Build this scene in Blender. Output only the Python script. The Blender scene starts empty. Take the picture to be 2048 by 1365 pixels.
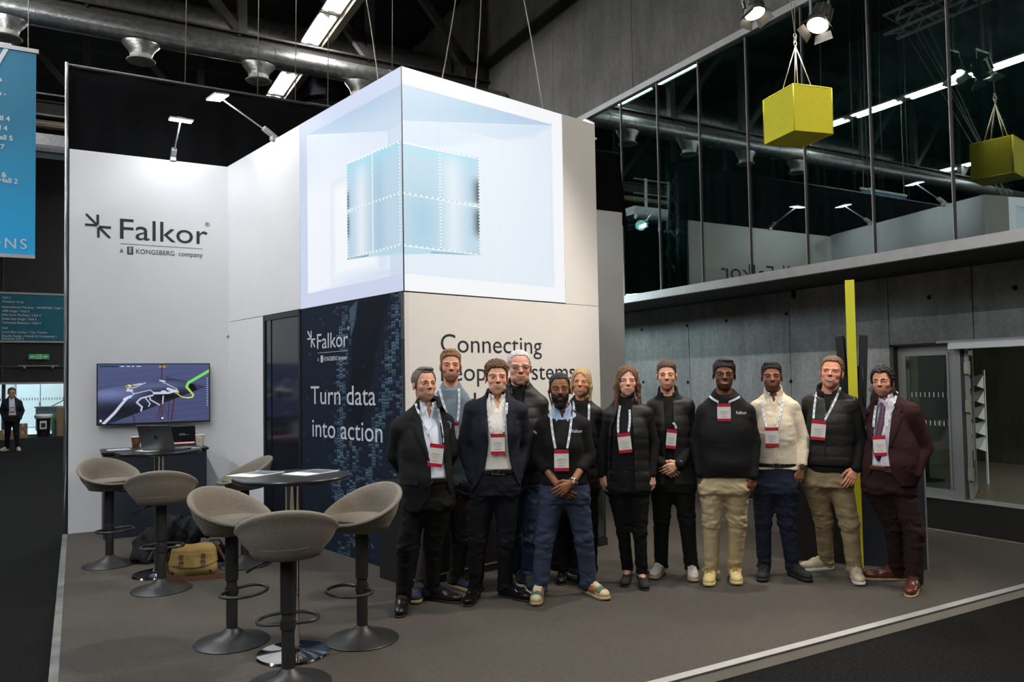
import bpy, bmesh, math, random
import numpy as np
from math import sin, cos, pi, radians, sqrt, hypot, atan2
from mathutils import Vector, Matrix

# ------------------------------------------------------------------ camera, world, light, exposure
SC = bpy.context.scene
COL = SC.collection
FPX, CX, CY = 1547.55, 1024.0, 706.06
PITCH, ROLL, YAW, CUBE_ROT = radians(2.13831), radians(-0.9698), radians(29.38725), radians(11.77776)
CAM = np.array([0.0, 0.0, 1.72])
PZ = 0.06                                            # top of the booth platform
_f = np.array([sin(YAW) * cos(PITCH), cos(YAW) * cos(PITCH), sin(PITCH)])
_r = np.array([cos(YAW), -sin(YAW), 0.0])
_u = np.cross(_r, _f)
CR = cos(ROLL) * _r + sin(ROLL) * _u
CU_ = -sin(ROLL) * _r + cos(ROLL) * _u
CF = _f
cam_data = bpy.data.cameras.new('camera')
cam_data.sensor_width = 36.0
cam_data.lens = FPX / 2048 * 36.0
cam_data.shift_y = (CY - 682.5) / 2048.0
cam_data.clip_end = 200
cam = bpy.data.objects.new('camera', cam_data)
COL.objects.link(cam)
cam.matrix_world = Matrix(((CR[0], CU_[0], -CF[0], CAM[0]), (CR[1], CU_[1], -CF[1], CAM[1]), (CR[2], CU_[2], -CF[2], CAM[2]), (0, 0, 0, 1)))
SC.camera = cam
SC.view_settings.view_transform = 'Standard'
SC.view_settings.look = 'None'
SC.view_settings.gamma = 1.0
SC.view_settings.exposure = 0.0
SC.view_settings.use_curve_mapping = False
SC.cycles.use_denoising = True
SC.cycles.max_bounces = 6
SC.cycles.diffuse_bounces = 3
SC.cycles.glossy_bounces = 4
SC.cycles.transparent_max_bounces = 12
SC.cycles.caustics_reflective = False
SC.cycles.caustics_refractive = False
SC.cycles.sample_clamp_indirect = 4.0
world = bpy.data.worlds.new('hall_air')
SC.world = world
world.use_nodes = True
world.node_tree.nodes['Background'].inputs[0].default_value = (0.55, 0.62, 0.72, 1)
world.node_tree.nodes['Background'].inputs[1].default_value = 0.012

def area_light(name, loc, target, energy, size, size_y, color):
    d = bpy.data.lights.new(name, 'AREA')
    d.shape = 'RECTANGLE'; d.size = size; d.size_y = size_y; d.energy = energy; d.color = color
    o = bpy.data.objects.new(name, d); COL.objects.link(o)
    o.location = loc
    o.rotation_euler = (Vector(target) - Vector(loc)).to_track_quat('-Z', 'Y').to_euler()
    return o

def spot_light(name, loc, target, energy, angle, blend, color, radius=0.08):
    d = bpy.data.lights.new(name, 'SPOT')
    d.energy = energy; d.spot_size = radians(angle); d.spot_blend = blend; d.color = color; d.shadow_soft_size = radius
    o = bpy.data.objects.new(name, d); COL.objects.link(o)
    o.location = loc
    o.rotation_euler = (Vector(target) - Vector(loc)).to_track_quat('-Z', 'Y').to_euler()
    return o

WARM = (1.0, 0.91, 0.80)
KEY = 1.0
# the hall lamps, stage lights and arm lights carry their own light in their builders further down
area_light('daylight_court', (-3.0, 39.0, 7.5), (-2.0, 37.0, 0), 2600, 9.0, 5.0, (0.80, 0.93, 1.0))
area_light('foyer_fill', (14.5, 3.0, 3.12), (13.8, 4.2, 0), 260, 3.0, 1.5, (0.95, 1.0, 0.85))  # fill light added under the foyer ceiling to brighten the foyer

# ------------------------------------------------------------------ pixel helpers (photo frame 2048 x 1365)
def ray(x, y):
    return CF + CR * (x - CX) / FPX - CU_ * (y - CY) / FPX
def ground(x, y, z=PZ):
    d = ray(x, y)
    return CAM + d * (z - CAM[2]) / d[2]
def on_plane(x, y, p0, n):
    d = ray(x, y); n = np.array(n, float)
    return CAM + d * ((np.array(p0, float) - CAM) @ n) / (d @ n)
CORNER = np.array([2.5, 6.35, 0.0])
AX = np.array([cos(CUBE_ROT), sin(CUBE_ROT), 0.0])       # along the right face
BX = np.array([-sin(CUBE_ROT), cos(CUBE_ROT), 0.0])      # along the left face, away from the camera

# ------------------------------------------------------------------ materials
MATS = {}
def lin(c):
    return tuple(((v / 255) / 12.92 if v / 255 <= 0.04045 else ((v / 255 + 0.055) / 1.055) ** 2.4) for v in c)

def mat(name, color=(0.5, 0.5, 0.5), rough=0.6, metal=0.0, noise=0.0, nscale=40.0, bump=0.0, bscale=120.0,
        emit=None, estr=0.0, spec=0.5, attr=None, stretch=(1, 1, 1), sheen=0.0, coat=0.0):
    """procedural principled material: colour broken up by noise, fine relief from a second noise"""
    if name in MATS:
        return MATS[name]
    m = bpy.data.materials.new(name); m.use_nodes = True
    nt = m.node_tree; N = nt.nodes; L = nt.links
    p = N['Principled BSDF']
    p.inputs['Roughness'].default_value = rough
    p.inputs['Metallic'].default_value = metal
    p.inputs['Specular IOR Level'].default_value = spec
    if sheen: p.inputs['Sheen Weight'].default_value = sheen
    if coat: p.inputs['Coat Weight'].default_value = coat
    tc = N.new('ShaderNodeTexCoord'); mp = N.new('ShaderNodeMapping')
    mp.inputs['Scale'].default_value = stretch
    L.new(tc.outputs['Object'], mp.inputs[0])
    src = None
    if attr:
        a = N.new('ShaderNodeAttribute'); a.attribute_name = attr; src = a.outputs['Color']
    if noise > 0:
        n = N.new('ShaderNodeTexNoise'); n.inputs['Scale'].default_value = nscale; n.inputs['Detail'].default_value = 5
        L.new(mp.outputs[0], n.inputs['Vector'])
        mr = N.new('ShaderNodeMapRange'); mr.inputs['From Min'].default_value = 0.3; mr.inputs['From Max'].default_value = 0.7
        mr.inputs['To Min'].default_value = 1 - noise; mr.inputs['To Max'].default_value = 1 + noise
        L.new(n.outputs['Fac'], mr.inputs['Value'])
        mx = N.new('ShaderNodeVectorMath'); mx.operation = 'SCALE'
        if src: L.new(src, mx.inputs[0])
        else: mx.inputs[0].default_value = color[:3]
        L.new(mr.outputs[0], mx.inputs['Scale'])
        src = mx.outputs[0]
    if src: L.new(src, p.inputs['Base Color'])
    else: p.inputs['Base Color'].default_value = (*color[:3], 1)
    if bump > 0:
        n2 = N.new('ShaderNodeTexNoise'); n2.inputs['Scale'].default_value = bscale; n2.inputs['Detail'].default_value = 3
        L.new(mp.outputs[0], n2.inputs['Vector'])
        b = N.new('ShaderNodeBump'); b.inputs['Strength'].default_value = bump; b.inputs['Distance'].default_value = 0.01
        L.new(n2.outputs['Fac'], b.inputs['Height']); L.new(b.outputs[0], p.inputs['Normal'])
    if emit is not None or (attr and estr):
        if attr and emit is None: L.new(src, p.inputs['Emission Color']); p.inputs['Base Color'].default_value = (0.01, 0.01, 0.01, 1)
        else: p.inputs['Emission Color'].default_value = (*emit[:3], 1)
        if attr and emit is None:
            for l in list(p.inputs['Base Color'].links): L.remove(l)
        p.inputs['Emission Strength'].default_value = estr
    MATS[name] = m
    return m

def glass_mat(name, tint, refl_min, refl_max, rough=0.0):
    if name in MATS: return MATS[name]
    m = bpy.data.materials.new(name); m.use_nodes = True
    nt = m.node_tree; N = nt.nodes; L = nt.links
    N.clear()
    out = N.new('ShaderNodeOutputMaterial'); mix = N.new('ShaderNodeMixShader')
    tr = N.new('ShaderNodeBsdfTransparent'); tr.inputs[0].default_value = (*tint, 1)
    gl = N.new('ShaderNodeBsdfGlossy'); gl.inputs['Roughness'].default_value = rough; gl.inputs[0].default_value = (0.86, 0.95, 0.95, 1)
    fr = N.new('ShaderNodeFresnel'); fr.inputs['IOR'].default_value = 1.5
    mr = N.new('ShaderNodeMapRange'); mr.inputs['From Min'].default_value = 0.04; mr.inputs['From Max'].default_value = 0.5
    mr.inputs['To Min'].default_value = refl_min; mr.inputs['To Max'].default_value = refl_max
    L.new(fr.outputs[0], mr.inputs['Value']); L.new(mr.outputs[0], mix.inputs[0])
    L.new(tr.outputs[0], mix.inputs[1]); L.new(gl.outputs[0], mix.inputs[2]); L.new(mix.outputs[0], out.inputs[0])
    MATS[name] = m
    return m

def concrete_mat(name, base, streak=0.2):
    if name in MATS: return MATS[name]
    m = mat(name, base, rough=0.75, noise=0.22, nscale=1.3, bump=0.25, bscale=30)
    nt = m.node_tree; N = nt.nodes; L = nt.links; p = N['Principled BSDF']
    tc = N.new('ShaderNodeTexCoord'); mp = N.new('ShaderNodeMapping'); mp.inputs['Scale'].default_value = (2, 3.5, 0.4)
    L.new(tc.outputs['Object'], mp.inputs[0])
    n = N.new('ShaderNodeTexNoise'); n.inputs['Scale'].default_value = 1.6; n.inputs['Detail'].default_value = 8; n.inputs['Roughness'].default_value = 0.7
    L.new(mp.outputs[0], n.inputs['Vector'])
    mr = N.new('ShaderNodeMapRange'); mr.inputs['From Min'].default_value = 0.3; mr.inputs['From Max'].default_value = 0.7
    mr.inputs['To Min'].default_value = 1 - streak; mr.inputs['To Max'].default_value = 1 + streak
    L.new(n.outputs['Fac'], mr.inputs['Value'])
    n3 = N.new('ShaderNodeTexNoise'); n3.inputs['Scale'].default_value = 14; n3.inputs['Detail'].default_value = 8; n3.inputs['Roughness'].default_value = 0.75
    L.new(tc.outputs['Object'], n3.inputs['Vector'])
    mr3 = N.new('ShaderNodeMapRange'); mr3.inputs['From Min'].default_value = 0.35; mr3.inputs['From Max'].default_value = 0.65
    mr3.inputs['To Min'].default_value = 0.82; mr3.inputs['To Max'].default_value = 1.15
    L.new(n3.outputs['Fac'], mr3.inputs['Value'])
    mu = N.new('ShaderNodeMath'); mu.operation = 'MULTIPLY'; L.new(mr.outputs[0], mu.inputs[0]); L.new(mr3.outputs[0], mu.inputs[1])
    mx = N.new('ShaderNodeVectorMath'); mx.operation = 'SCALE'
    old = p.inputs['Base Color'].links[0].from_socket
    L.new(old, mx.inputs[0]); L.new(mu.outputs[0], mx.inputs['Scale']); L.new(mx.outputs[0], p.inputs['Base Color'])
    return m

M_carpet_dark = mat('hall_carpet', (0.009, 0.0086, 0.0085), 0.95, noise=0.75, nscale=55, bump=0.6, bscale=160, spec=0.1)
M_carpet = mat('platform_carpet', (0.086, 0.077, 0.067), 0.95, noise=0.10, nscale=45, bump=0.5, bscale=350, spec=0.1)
M_alu = mat('brushed_aluminium', (0.42, 0.42, 0.41), 0.42, 0.7, noise=0.15, nscale=12, bump=0.05)
M_alu_light = mat('pale_aluminium', (0.42, 0.41, 0.40), 0.5, 0.25, noise=0.08, nscale=6)
M_white = mat('white_laminate', (0.76, 0.76, 0.77), 0.55, noise=0.015, nscale=3, bump=0.03, bscale=300)
M_shadedwall = mat('shaded_white_laminate', (0.68, 0.67, 0.65), 0.6, noise=0.02, nscale=3)  # same white laminate, its shading put into a greyer base colour
M_black = mat('black_plastic', (0.012, 0.012, 0.013), 0.4, noise=0.1, nscale=30)
M_blackcloth = mat('black_drape', (0.004, 0.004, 0.0045), 0.95, noise=0.2, nscale=20, bump=0.2, bscale=200, spec=0.1)
M_blackmetal = mat('black_metal', (0.030, 0.029, 0.029), 0.38, 0.55, noise=0.08, nscale=20)
M_chrome = mat('polished_chrome', (0.80, 0.78, 0.76), 0.07, 1.0, noise=0.02, nscale=4)
M_navy = mat('navy_laminate', (0.018, 0.024, 0.036), 0.55, noise=0.06, nscale=6)
M_fabric = mat('taupe_felt', (0.20, 0.172, 0.138), 0.95, noise=0.28, nscale=160, bump=0.35, bscale=420, sheen=0.15, spec=0.15)
M_yellow = mat('lime_yellow_cloth', (0.60, 0.55, 0.035), 0.75, noise=0.04, nscale=15, bump=0.08, bscale=60, spec=0.2)
M_yellowpaint = mat('lime_yellow_paint', (0.58, 0.56, 0.02), 0.5, noise=0.02, nscale=8)
M_steel = mat('brown_steel', (0.060, 0.052, 0.046), 0.6, 0.3, noise=0.2, nscale=8)
M_foil = mat('foil_duct', (0.42, 0.41, 0.39), 0.34, 0.85, noise=0.3, nscale=9, bump=0.5, bscale=18)
M_wire = mat('steel_wire', (0.40, 0.37, 0.30), 0.5, 0.6, noise=0.1, nscale=30)
M_paper = mat('white_paper', (0.75, 0.75, 0.74), 0.7, noise=0.03, nscale=10)
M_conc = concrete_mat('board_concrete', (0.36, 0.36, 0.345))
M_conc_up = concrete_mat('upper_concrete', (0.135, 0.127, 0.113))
M_glass = glass_mat('dark_window_glass', (0.50, 0.62, 0.60), 0.27, 0.75)
M_clear = glass_mat('clear_glass', (0.80, 0.86, 0.85), 0.06, 0.5)
M_ink = mat('charcoal_print', (0.016, 0.018, 0.024), 0.6, noise=0.03, nscale=10)
M_inkw = mat('pale_print', (0.62, 0.64, 0.68), 0.6, noise=0.02, nscale=10)
M_dark = mat('dark_panel', (0.020, 0.019, 0.018), 0.7, noise=0.15, nscale=5)

# ------------------------------------------------------------------ mesh helpers
class MB:
    """collects shapes in local coordinates and links them as ONE mesh object"""
    def __init__(s): s.v = []; s.f = []; s.c = None
    def quadmesh(s, V, F):
        o = len(s.v); s.v += [tuple(p) for p in V]; s.f += [tuple(i + o for i in f) for f in F]; return s
    def box(s, a, b, M=None):
        (x0, y0, z0), (x1, y1, z1) = a, b
        V = [(x0, y0, z0), (x1, y0, z0), (x1, y1, z0), (x0, y1, z0), (x0, y0, z1), (x1, y0, z1), (x1, y1, z1), (x0, y1, z1)]
        if M is not None: V = [tuple(M @ Vector(p)) for p in V]
        return s.quadmesh(V, [(0, 3, 2, 1), (4, 5, 6, 7), (0, 1, 5, 4), (1, 2, 6, 5), (2, 3, 7, 6), (3, 0, 4, 7)])
    def bar(s, p, q, w, h=None, up=(0, 0, 1)):
        """rectangular bar from p to q"""
        h = h or w; p = Vector(p); q = Vector(q); d = (q - p).normalized(); u = Vector(up)
        if abs(d.dot(u)) > 0.98: u = Vector((1, 0, 0))
        r = d.cross(u).normalized(); u = r.cross(d)
        V = [e + r * a * w / 2 + u * b * h / 2 for e in (p, q) for a, b in ((-1, -1), (1, -1), (1, 1), (-1, 1))]
        return s.quadmesh(V, [(0, 1, 2, 3)[::-1], (4, 5, 6, 7), (0, 1, 5, 4), (1, 2, 6, 5), (2, 3, 7, 6), (3, 0, 4, 7)])
    def tube(s, pts, r, n=10, caps=True, closed=False):
        pts = [Vector(p) for p in pts]; m = len(pts)
        rr = r if isinstance(r, (list, tuple)) else [r] * m
        V = []; u = None
        for i, p in enumerate(pts):
            if closed: d = (pts[(i + 1) % m] - pts[i - 1]).normalized()
            else: d = (pts[min(i + 1, m - 1)] - pts[max(i - 1, 0)]).normalized()
            if u is None: u = d.orthogonal().normalized()
            u = (u - d * u.dot(d)).normalized(); w = d.cross(u)
            V += [p + (u * cos(2 * pi * k / n) + w * sin(2 * pi * k / n)) * rr[i] for k in range(n)]
        F = []
        for i in range(m if closed else m - 1):
            j = (i + 1) % m
            F += [(i * n + k, i * n + (k + 1) % n, j * n + (k + 1) % n, j * n + k) for k in range(n)]
        if caps and not closed: F += [tuple(range(n))[::-1], tuple((m - 1) * n + k for k in range(n))]
        return s.quadmesh(V, F)
    def lathe(s, prof, n=32, c=(0, 0, 0), sx=1, sy=1):
        """profile of (radius, z) turned about z"""
        V = [(c[0] + r * cos(2 * pi * k / n) * sx, c[1] + r * sin(2 * pi * k / n) * sy, c[2] + z) for r, z in prof for k in range(n)]
        F = [(i * n + k, i * n + (k + 1) % n, (i + 1) * n + (k + 1) % n, (i + 1) * n + k) for i in range(len(prof) - 1) for k in range(n)]
        F += [tuple(range(n))[::-1], tuple((len(prof) - 1) * n + k for k in range(n))]
        return s.quadmesh(V, F)
    def prism(s, poly, a, b, M=None):
        """polygon (x, z) extruded along y from a to b"""
        n = len(poly)
        V = [(x, a, z) for x, z in poly] + [(x, b, z) for x, z in poly]
        if M is not None: V = [tuple(M @ Vector(p)) for p in V]
        return s.quadmesh(V, [tuple(range(n)), tuple(range(n, 2 * n))[::-1]] + [(i, i + n, (i + 1) % n + n, (i + 1) % n) for i in range(n)])
    def mesh(s, name):
        me = bpy.data.meshes.new(name); me.from_pydata(s.v, [], s.f); me.update()
        bm = bmesh.new(); bm.from_mesh(me); bmesh.ops.recalc_face_normals(bm, faces=bm.faces); bm.to_mesh(me); bm.free()
        return me

def link(name, me, m, parent=None, smooth=None, label=None, kind=None, bevel=0.0):
    if m is not None and len(me.materials) == 0: me.materials.append(m)
    o = bpy.data.objects.new(name, me); COL.objects.link(o)
    if parent is not None: o.parent = parent
    if smooth is not None:
        if smooth is True or smooth >= 3: me.polygons.foreach_set('use_smooth', [True] * len(me.polygons))
        else: me.set_sharp_from_angle(angle=smooth); 
    if bevel:
        b = o.modifiers.new('bevel', 'BEVEL'); b.width = bevel; b.segments = 2; b.limit_method = 'ANGLE'
    if label: o['label'] = label
    if kind: o['kind'] = kind
    return o

def part(name, mb, m, parent, smooth=None, label=None, kind=None, bevel=0.0):
    me = mb.mesh(name) if isinstance(mb, MB) else mb
    if smooth is not None and smooth is not True:
        me.polygons.foreach_set('use_smooth', [True] * len(me.polygons))
    return link(name, me, m, parent, smooth, label, kind, bevel)

def tag(o, label, cat, group=None):
    o['label'] = label; o['category'] = cat
    if group: o['group'] = group
    return o

def thing(name, label, cat, loc=(0, 0, 0), rz=0.0, group=None):
    o = bpy.data.objects.new(name, None); COL.objects.link(o)
    o.empty_display_size = 0.1
    o.location = loc; o.rotation_euler = (0, 0, rz)
    return tag(o, label, cat, group)

def struct(name, mb, m, smooth=None, parent=None, bevel=0.0):
    o = part(name, mb, m, parent, smooth, bevel=bevel)
    if parent is None: o['kind'] = 'structure'
    return o

ORD = ['first', 'second', 'third', 'fourth', 'fifth', 'sixth', 'seventh', 'eighth', 'ninth', 'tenth', 'eleventh', 'twelfth']
def dup(root, loc, rz, label=None):
    r = root.copy(); COL.objects.link(r); r.location = loc; r.rotation_euler = (0, 0, rz)
    if label: r['label'] = label
    for ch in list(root.children):
        c = ch.copy(); COL.objects.link(c); c.parent = r
        for g in list(ch.children):
            d = g.copy(); COL.objects.link(d); d.parent = c
    return r

def text_mesh(body, size, extrude=0.0003, align='LEFT', sx=1.0, weight=0.0, space=1.0):
    """flat lettering standing in the local xz plane, facing -y, baseline at z = 0"""
    cu = bpy.data.curves.new('lettering', 'FONT'); cu.body = body; cu.size = size; cu.extrude = extrude
    cu.align_x = align; cu.offset = weight; cu.space_character = space; cu.resolution_u = 4
    o = bpy.data.objects.new('lettering', cu); COL.objects.link(o)
    dg = bpy.context.evaluated_depsgraph_get()
    me = bpy.data.meshes.new_from_object(o.evaluated_get(dg))
    me.materials.clear()
    bpy.data.objects.remove(o); bpy.data.curves.remove(cu)
    me.transform(Matrix.Rotation(pi / 2, 4, 'X') @ Matrix.Diagonal((sx, 1, 1, 1)))
    return me

def text(parent, body, size, m, loc, rz=0.0, align='LEFT', fit=None, weight=0.0, name='lettering', space=1.0):
    me = text_mesh(body, size, align=align, weight=weight, space=space)
    xs = [v.co.x for v in me.vertices]
    if fit and xs and max(xs) > min(xs):
        me.transform(Matrix.Diagonal((fit / (max(xs) - min(xs)), 1, 1, 1)))
    if align == 'LEFT' and xs:
        x0 = min(v.co.x for v in me.vertices); me.transform(Matrix.Translation((-x0, 0, 0)))
    o = link(name, me, m, parent); o.location = loc; o.rotation_euler = (0, 0, rz)
    return o

def grid_picture(name, img, w, h, m, parent, loc=(0, 0, 0), rz=0.0):
    """a flat screen or print in the local xz plane facing -y; img[row from top][col] is linear rgb, one value per face"""
    H, W = img.shape[:2]
    xs = np.linspace(0, w, W + 1); zs = np.linspace(h, 0, H + 1)
    X, Z = np.meshgrid(xs, zs)
    V = np.stack([X, np.zeros_like(X), Z], -1).reshape(-1, 3)
    i = np.arange(H)[:, None] * (W + 1) + np.arange(W)[None, :]
    Q = np.stack([i, i + W + 1, i + W + 2, i + 1], -1).reshape(-1, 4)
    me = bpy.data.meshes.new(name)
    me.vertices.add(len(V)); me.vertices.foreach_set('co', V.astype(np.float32).ravel())
    me.loops.add(Q.size); me.loops.foreach_set('vertex_index', Q.astype(np.int32).ravel())
    me.polygons.add(len(Q)); me.polygons.foreach_set('loop_start', np.arange(0, Q.size, 4, dtype=np.int32))
    a = me.color_attributes.new('picture', 'FLOAT_COLOR', 'CORNER')
    rgba = np.ones((H * W, 4), np.float32); rgba[:, :3] = img.reshape(-1, 3)
    a.data.foreach_set('color', np.repeat(rgba, 4, axis=0).ravel())
    me.update(); me.validate()
    o = link(name, me, m, parent); o.location = loc; o.rotation_euler = (0, 0, rz)
    return o

def cat_rom(x, y, q):
    """monotone-ish cubic through the profile points"""
    m = np.gradient(y, x); i = np.clip(np.searchsorted(x, q) - 1, 0, len(x) - 2)
    h = x[i + 1] - x[i]; t = (q - x[i]) / h
    return (2 * t ** 3 - 3 * t ** 2 + 1) * y[i] + (t ** 3 - 2 * t ** 2 + t) * h * m[i] + (-2 * t ** 3 + 3 * t ** 2) * y[i + 1] + (t ** 3 - t ** 2) * h * m[i + 1]

# ------------------------------------------------------------------ the hall
struct('floor', MB().box((-30, -12, -0.1), (10.42, 34.0, 0.0)), M_carpet_dark)
M_foyerfloor = mat('foyer_concrete_floor', (0.20, 0.19, 0.155), 0.35, noise=0.12, nscale=2.5, bump=0.05)
struct('floor', MB().box((10.42, -12, -0.1), (24, 13, -0.002)), M_foyerfloor)
struct('floor', MB().box((-30, 34.0, -0.1), (10.42, 60, -0.004)), mat('court_paving', (0.45, 0.45, 0.44), 0.7, noise=0.15, nscale=3))
struct('floor', MB().box((11.6, 3.0, 0.0), (14.5, 5.6, 0.012)), M_carpet_dark)

# booth platform with metal edge strips
plat = struct('floor', MB().box((-0.085, 3.395, 0.0), (8.0, 10.9, PZ)), M_carpet)
plat.name = 'floor_platform'
for i, (a, b) in enumerate((((-0.135, 3.335, 0.0), (-0.083, 10.29, PZ + 0.004)), ((8.0, 3.335, 0.0), (8.045, 10.9, PZ + 0.004)))):
    struct('trim_%d' % (i + 1), MB().box(a, b), mat('worn_edge_strip', (0.20, 0.20, 0.195), 0.5, 0.3, noise=0.35, nscale=7), bevel=0.004)
# front: a pale top strip and a taupe riser
mb = MB().prism([(3.33, 0.0), (3.395, 0.0), (3.395, PZ), (3.345, PZ)], -0.083, 8.0, Matrix(((0, 1, 0, 0), (1, 0, 0, 0), (0, 0, 1, 0), (0, 0, 0, 1))))
struct('trim_3', mb, mat('taupe_riser', (0.34, 0.31, 0.26), 0.6, noise=0.06, nscale=4))
struct('trim_4', MB().box((-0.083, 3.338, PZ - 0.002), (8.0, 3.40, PZ + 0.006)), M_alu_light, bevel=0.002)

# concrete wall on the right: lower wall set back under the gallery, glazing above
WX, GX = 10.42, 8.69
GZ0, GZ1 = 3.24, 6.823
wall_low = struct('wall_right', MB().box((WX + 0.02, -12, 2.16), (WX + 0.32, 22, 3.2)).box((WX + 0.02, 7.18, 0), (WX + 0.32, 22, 2.16)), M_conc)
def conc_panel(y0, y1, z0, z1, parent, x=WX, m=M_conc):
    mb = MB().box((x - 0.005, y0 + 0.006, z0 + 0.004), (x + 0.03, y1 - 0.006, z1 - 0.004))
    return part('concrete_panel', mb, m, parent, bevel=0.004)
ys = [22, 19.4, 16.7, 14.0, 11.45, 9.0, 7.18]
for a, b in zip(ys[1:], ys[:-1]): conc_panel(a, b, 0, 3.165, wall_low)
ys2 = [7.18, 5.95, 3.4, 0.8, -2, -5, -8]
for a, b in zip(ys2[1:], ys2[:-1]): conc_panel(a, b, 2.16, 3.165, wall_low)
M_hole = mat('tie_hole_dark', (0.01, 0.01, 0.01), 0.9, noise=0.1)
for px, py in ((1374, 652), (1453, 642), (1573, 628), (1376, 765), (1582, 763), (1284, 660), (1287, 765), (1858, 595), (2030, 576)):
    p = on_plane(px, py, (WX - 0.006, 0, 0), (1, 0, 0))
    mb = MB().tube([(p[0] - 0.003, p[1], p[2]), (p[0] + 0.02, p[1], p[2])], 0.022, 14)
    mb.tube([(p[0] - 0.004, p[1] + 0.027 * cos(t), p[2] + 0.027 * sin(t)) for t in np.linspace(0, 2 * pi, 14, endpoint=False)], 0.005, 6, closed=True)
    part('tie_hole', mb, M_hole, wall_low, True)
p = on_plane(1588, 590, (WX - 0.006, 0, 0), (1, 0, 0))
part('wall_socket_box', MB().box((p[0] - 0.03, p[1] - 0.035, p[2] - 0.06), (p[0], p[1] + 0.035, p[2] + 0.06)), M_black, wall_low, bevel=0.004)

# gallery soffit, fascia and upper wall
XZ = Matrix(((1, 0, 0, 0), (0, 1, 0, 0), (0, 0, 1, 0), (0, 0, 0, 1)))
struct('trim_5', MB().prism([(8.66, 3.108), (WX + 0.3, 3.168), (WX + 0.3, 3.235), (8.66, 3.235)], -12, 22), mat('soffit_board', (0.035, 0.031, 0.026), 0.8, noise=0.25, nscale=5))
struct('trim_6', MB().box((8.645, -12, 3.105), (8.72, 22, GZ0)), M_alu_light, bevel=0.004)
struct('trim_7', MB().box((8.635, -12, GZ1), (8.72, 22, GZ1 + 0.11)), M_alu_light, bevel=0.004)
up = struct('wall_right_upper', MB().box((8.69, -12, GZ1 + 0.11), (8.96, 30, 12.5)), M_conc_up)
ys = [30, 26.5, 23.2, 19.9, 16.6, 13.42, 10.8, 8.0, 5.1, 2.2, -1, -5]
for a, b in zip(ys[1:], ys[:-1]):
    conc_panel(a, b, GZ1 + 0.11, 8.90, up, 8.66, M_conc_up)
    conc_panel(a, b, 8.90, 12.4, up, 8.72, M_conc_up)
# glazing: one pane per bay
k = 0
edges = [15.26, 14.25, 13.23, 12.22, 11.205] + [10.192 - 1.013 * i for i in range(14)]
M_mullion = mat('dark_mullion', (0.03, 0.03, 0.03), 0.5, 0.4, noise=0.1)
for y1, y0 in zip(edges[:-1], edges[1:]):
    k += 1
    w = thing('window_%d' % k, '', '', (GX, y0, GZ0)); del w['label']; del w['category']; w['kind'] = 'structure'
    L = y1 - y0
    part('pane', MB().box((0.0, 0.012, 0), (0.012, L - 0.012, GZ1 - GZ0)), M_glass, w)
    part('mullion', MB().box((-0.012, -0.014, 0), (0.07, 0.012, GZ1 - GZ0)), M_mullion, w)
    part('mullion_strip', MB().box((-0.016, 0.006, 0), (-0.010, 0.014, GZ1 - GZ0)), M_wire, w)
    part('head_rail', MB().box((0.05, 0.012, GZ1 - GZ0 - 0.17), (0.09, L - 0.012, GZ1 - GZ0)), mat('sea_green_rail', (0.10, 0.19, 0.17), 0.6, noise=0.1), w)
# room behind the glass: floor, curtain, truss in place of a mirrored one
M_teal = mat('teal_curtain', (0.06, 0.115, 0.11), 0.9, noise=0.3, nscale=6, spec=0.1)
def wavy(x0, y0, y1, z0, z1, amp, wl, m, name, label, cat, axis='y'):
    n = int(abs(y1 - y0) / wl * 6)
    V = []
    for i in range(n + 1):
        y = y0 + (y1 - y0) * i / n; o = amp * sin(2 * pi * i / 6) + amp * 0.5 * sin(i * 0.83)
        for z in (z0, z1): V.append((x0 + o, y, z) if axis == 'y' else (y, x0 + o, z))
    F = [(2 * i, 2 * i + 2, 2 * i + 3, 2 * i + 1) for i in range(n)]
    mb = MB().quadmesh(V, F)
    o = part(name, mb, m, None, True); s = o.modifiers.new('thickness', 'SOLIDIFY'); s.thickness = 0.01
    return tag(o, label, cat)
wavy(10.2, -3, 16, 3.3, 6.75, 0.05, 0.22, M_teal, 'window_curtain', 'dark teal curtain hanging behind the gallery windows', 'curtain')
struct('floor', MB().box((8.73, -12, 3.24), (14, 22, 3.26)), mat('gallery_floor', (0.08, 0.12, 0.11), 0.6, noise=0.1, nscale=4))
struct('ceiling', MB().box((8.97, -12, 6.83), (14, 22, 6.9)), M_dark)

tag(part('added_glow_strip', MB().box((8.81, -2, 6.77), (8.86, 15.5, 6.80)), mat('added_strip_glow', (1, 1, 1), 0.5, emit=(0.7, 1.0, 0.95), estr=9.0), None), 'unseen glowing strip added behind the head rail of the gallery windows', 'lamp')  # hidden glow added to brighten the room behind the glass

def truss(mb, p, q, s=0.29, r=0.024, step=0.30, rb=0.011):
    p = Vector(p); q = Vector(q); d = (q - p); Ln = d.length; d.normalize()
    u = Vector((0, 0, 1)) if abs(d.z) < 0.9 else Vector((1, 0, 0))
    a = d.cross(u).normalized(); u = a.cross(d)
    cs = [(a * i + u * j) * s / 2 for i, j in ((-1, -1), (1, -1), (1, 1), (-1, 1))]
    for c in cs: mb.tube([p + c, q + c], r, 6)
    n = max(2, int(Ln / step))
    for i in range(n):
        e0 = p + d * Ln * i / n; e1 = p + d * Ln * (i + 1) / n
        for j in range(4):
            c0, c1 = (cs[j], cs[(j + 1) % 4]) if i % 2 == 0 else (cs[(j + 1) % 4], cs[j])
            mb.tube([e0 + c0, e1 + c1], rb, 5)
    return mb
M_truss = mat('aluminium_truss', (0.55, 0.55, 0.54), 0.35, 0.8, noise=0.1)
pt = on_plane(1338, 480, (9.7, 0, 0), (1, 0, 0))
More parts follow.
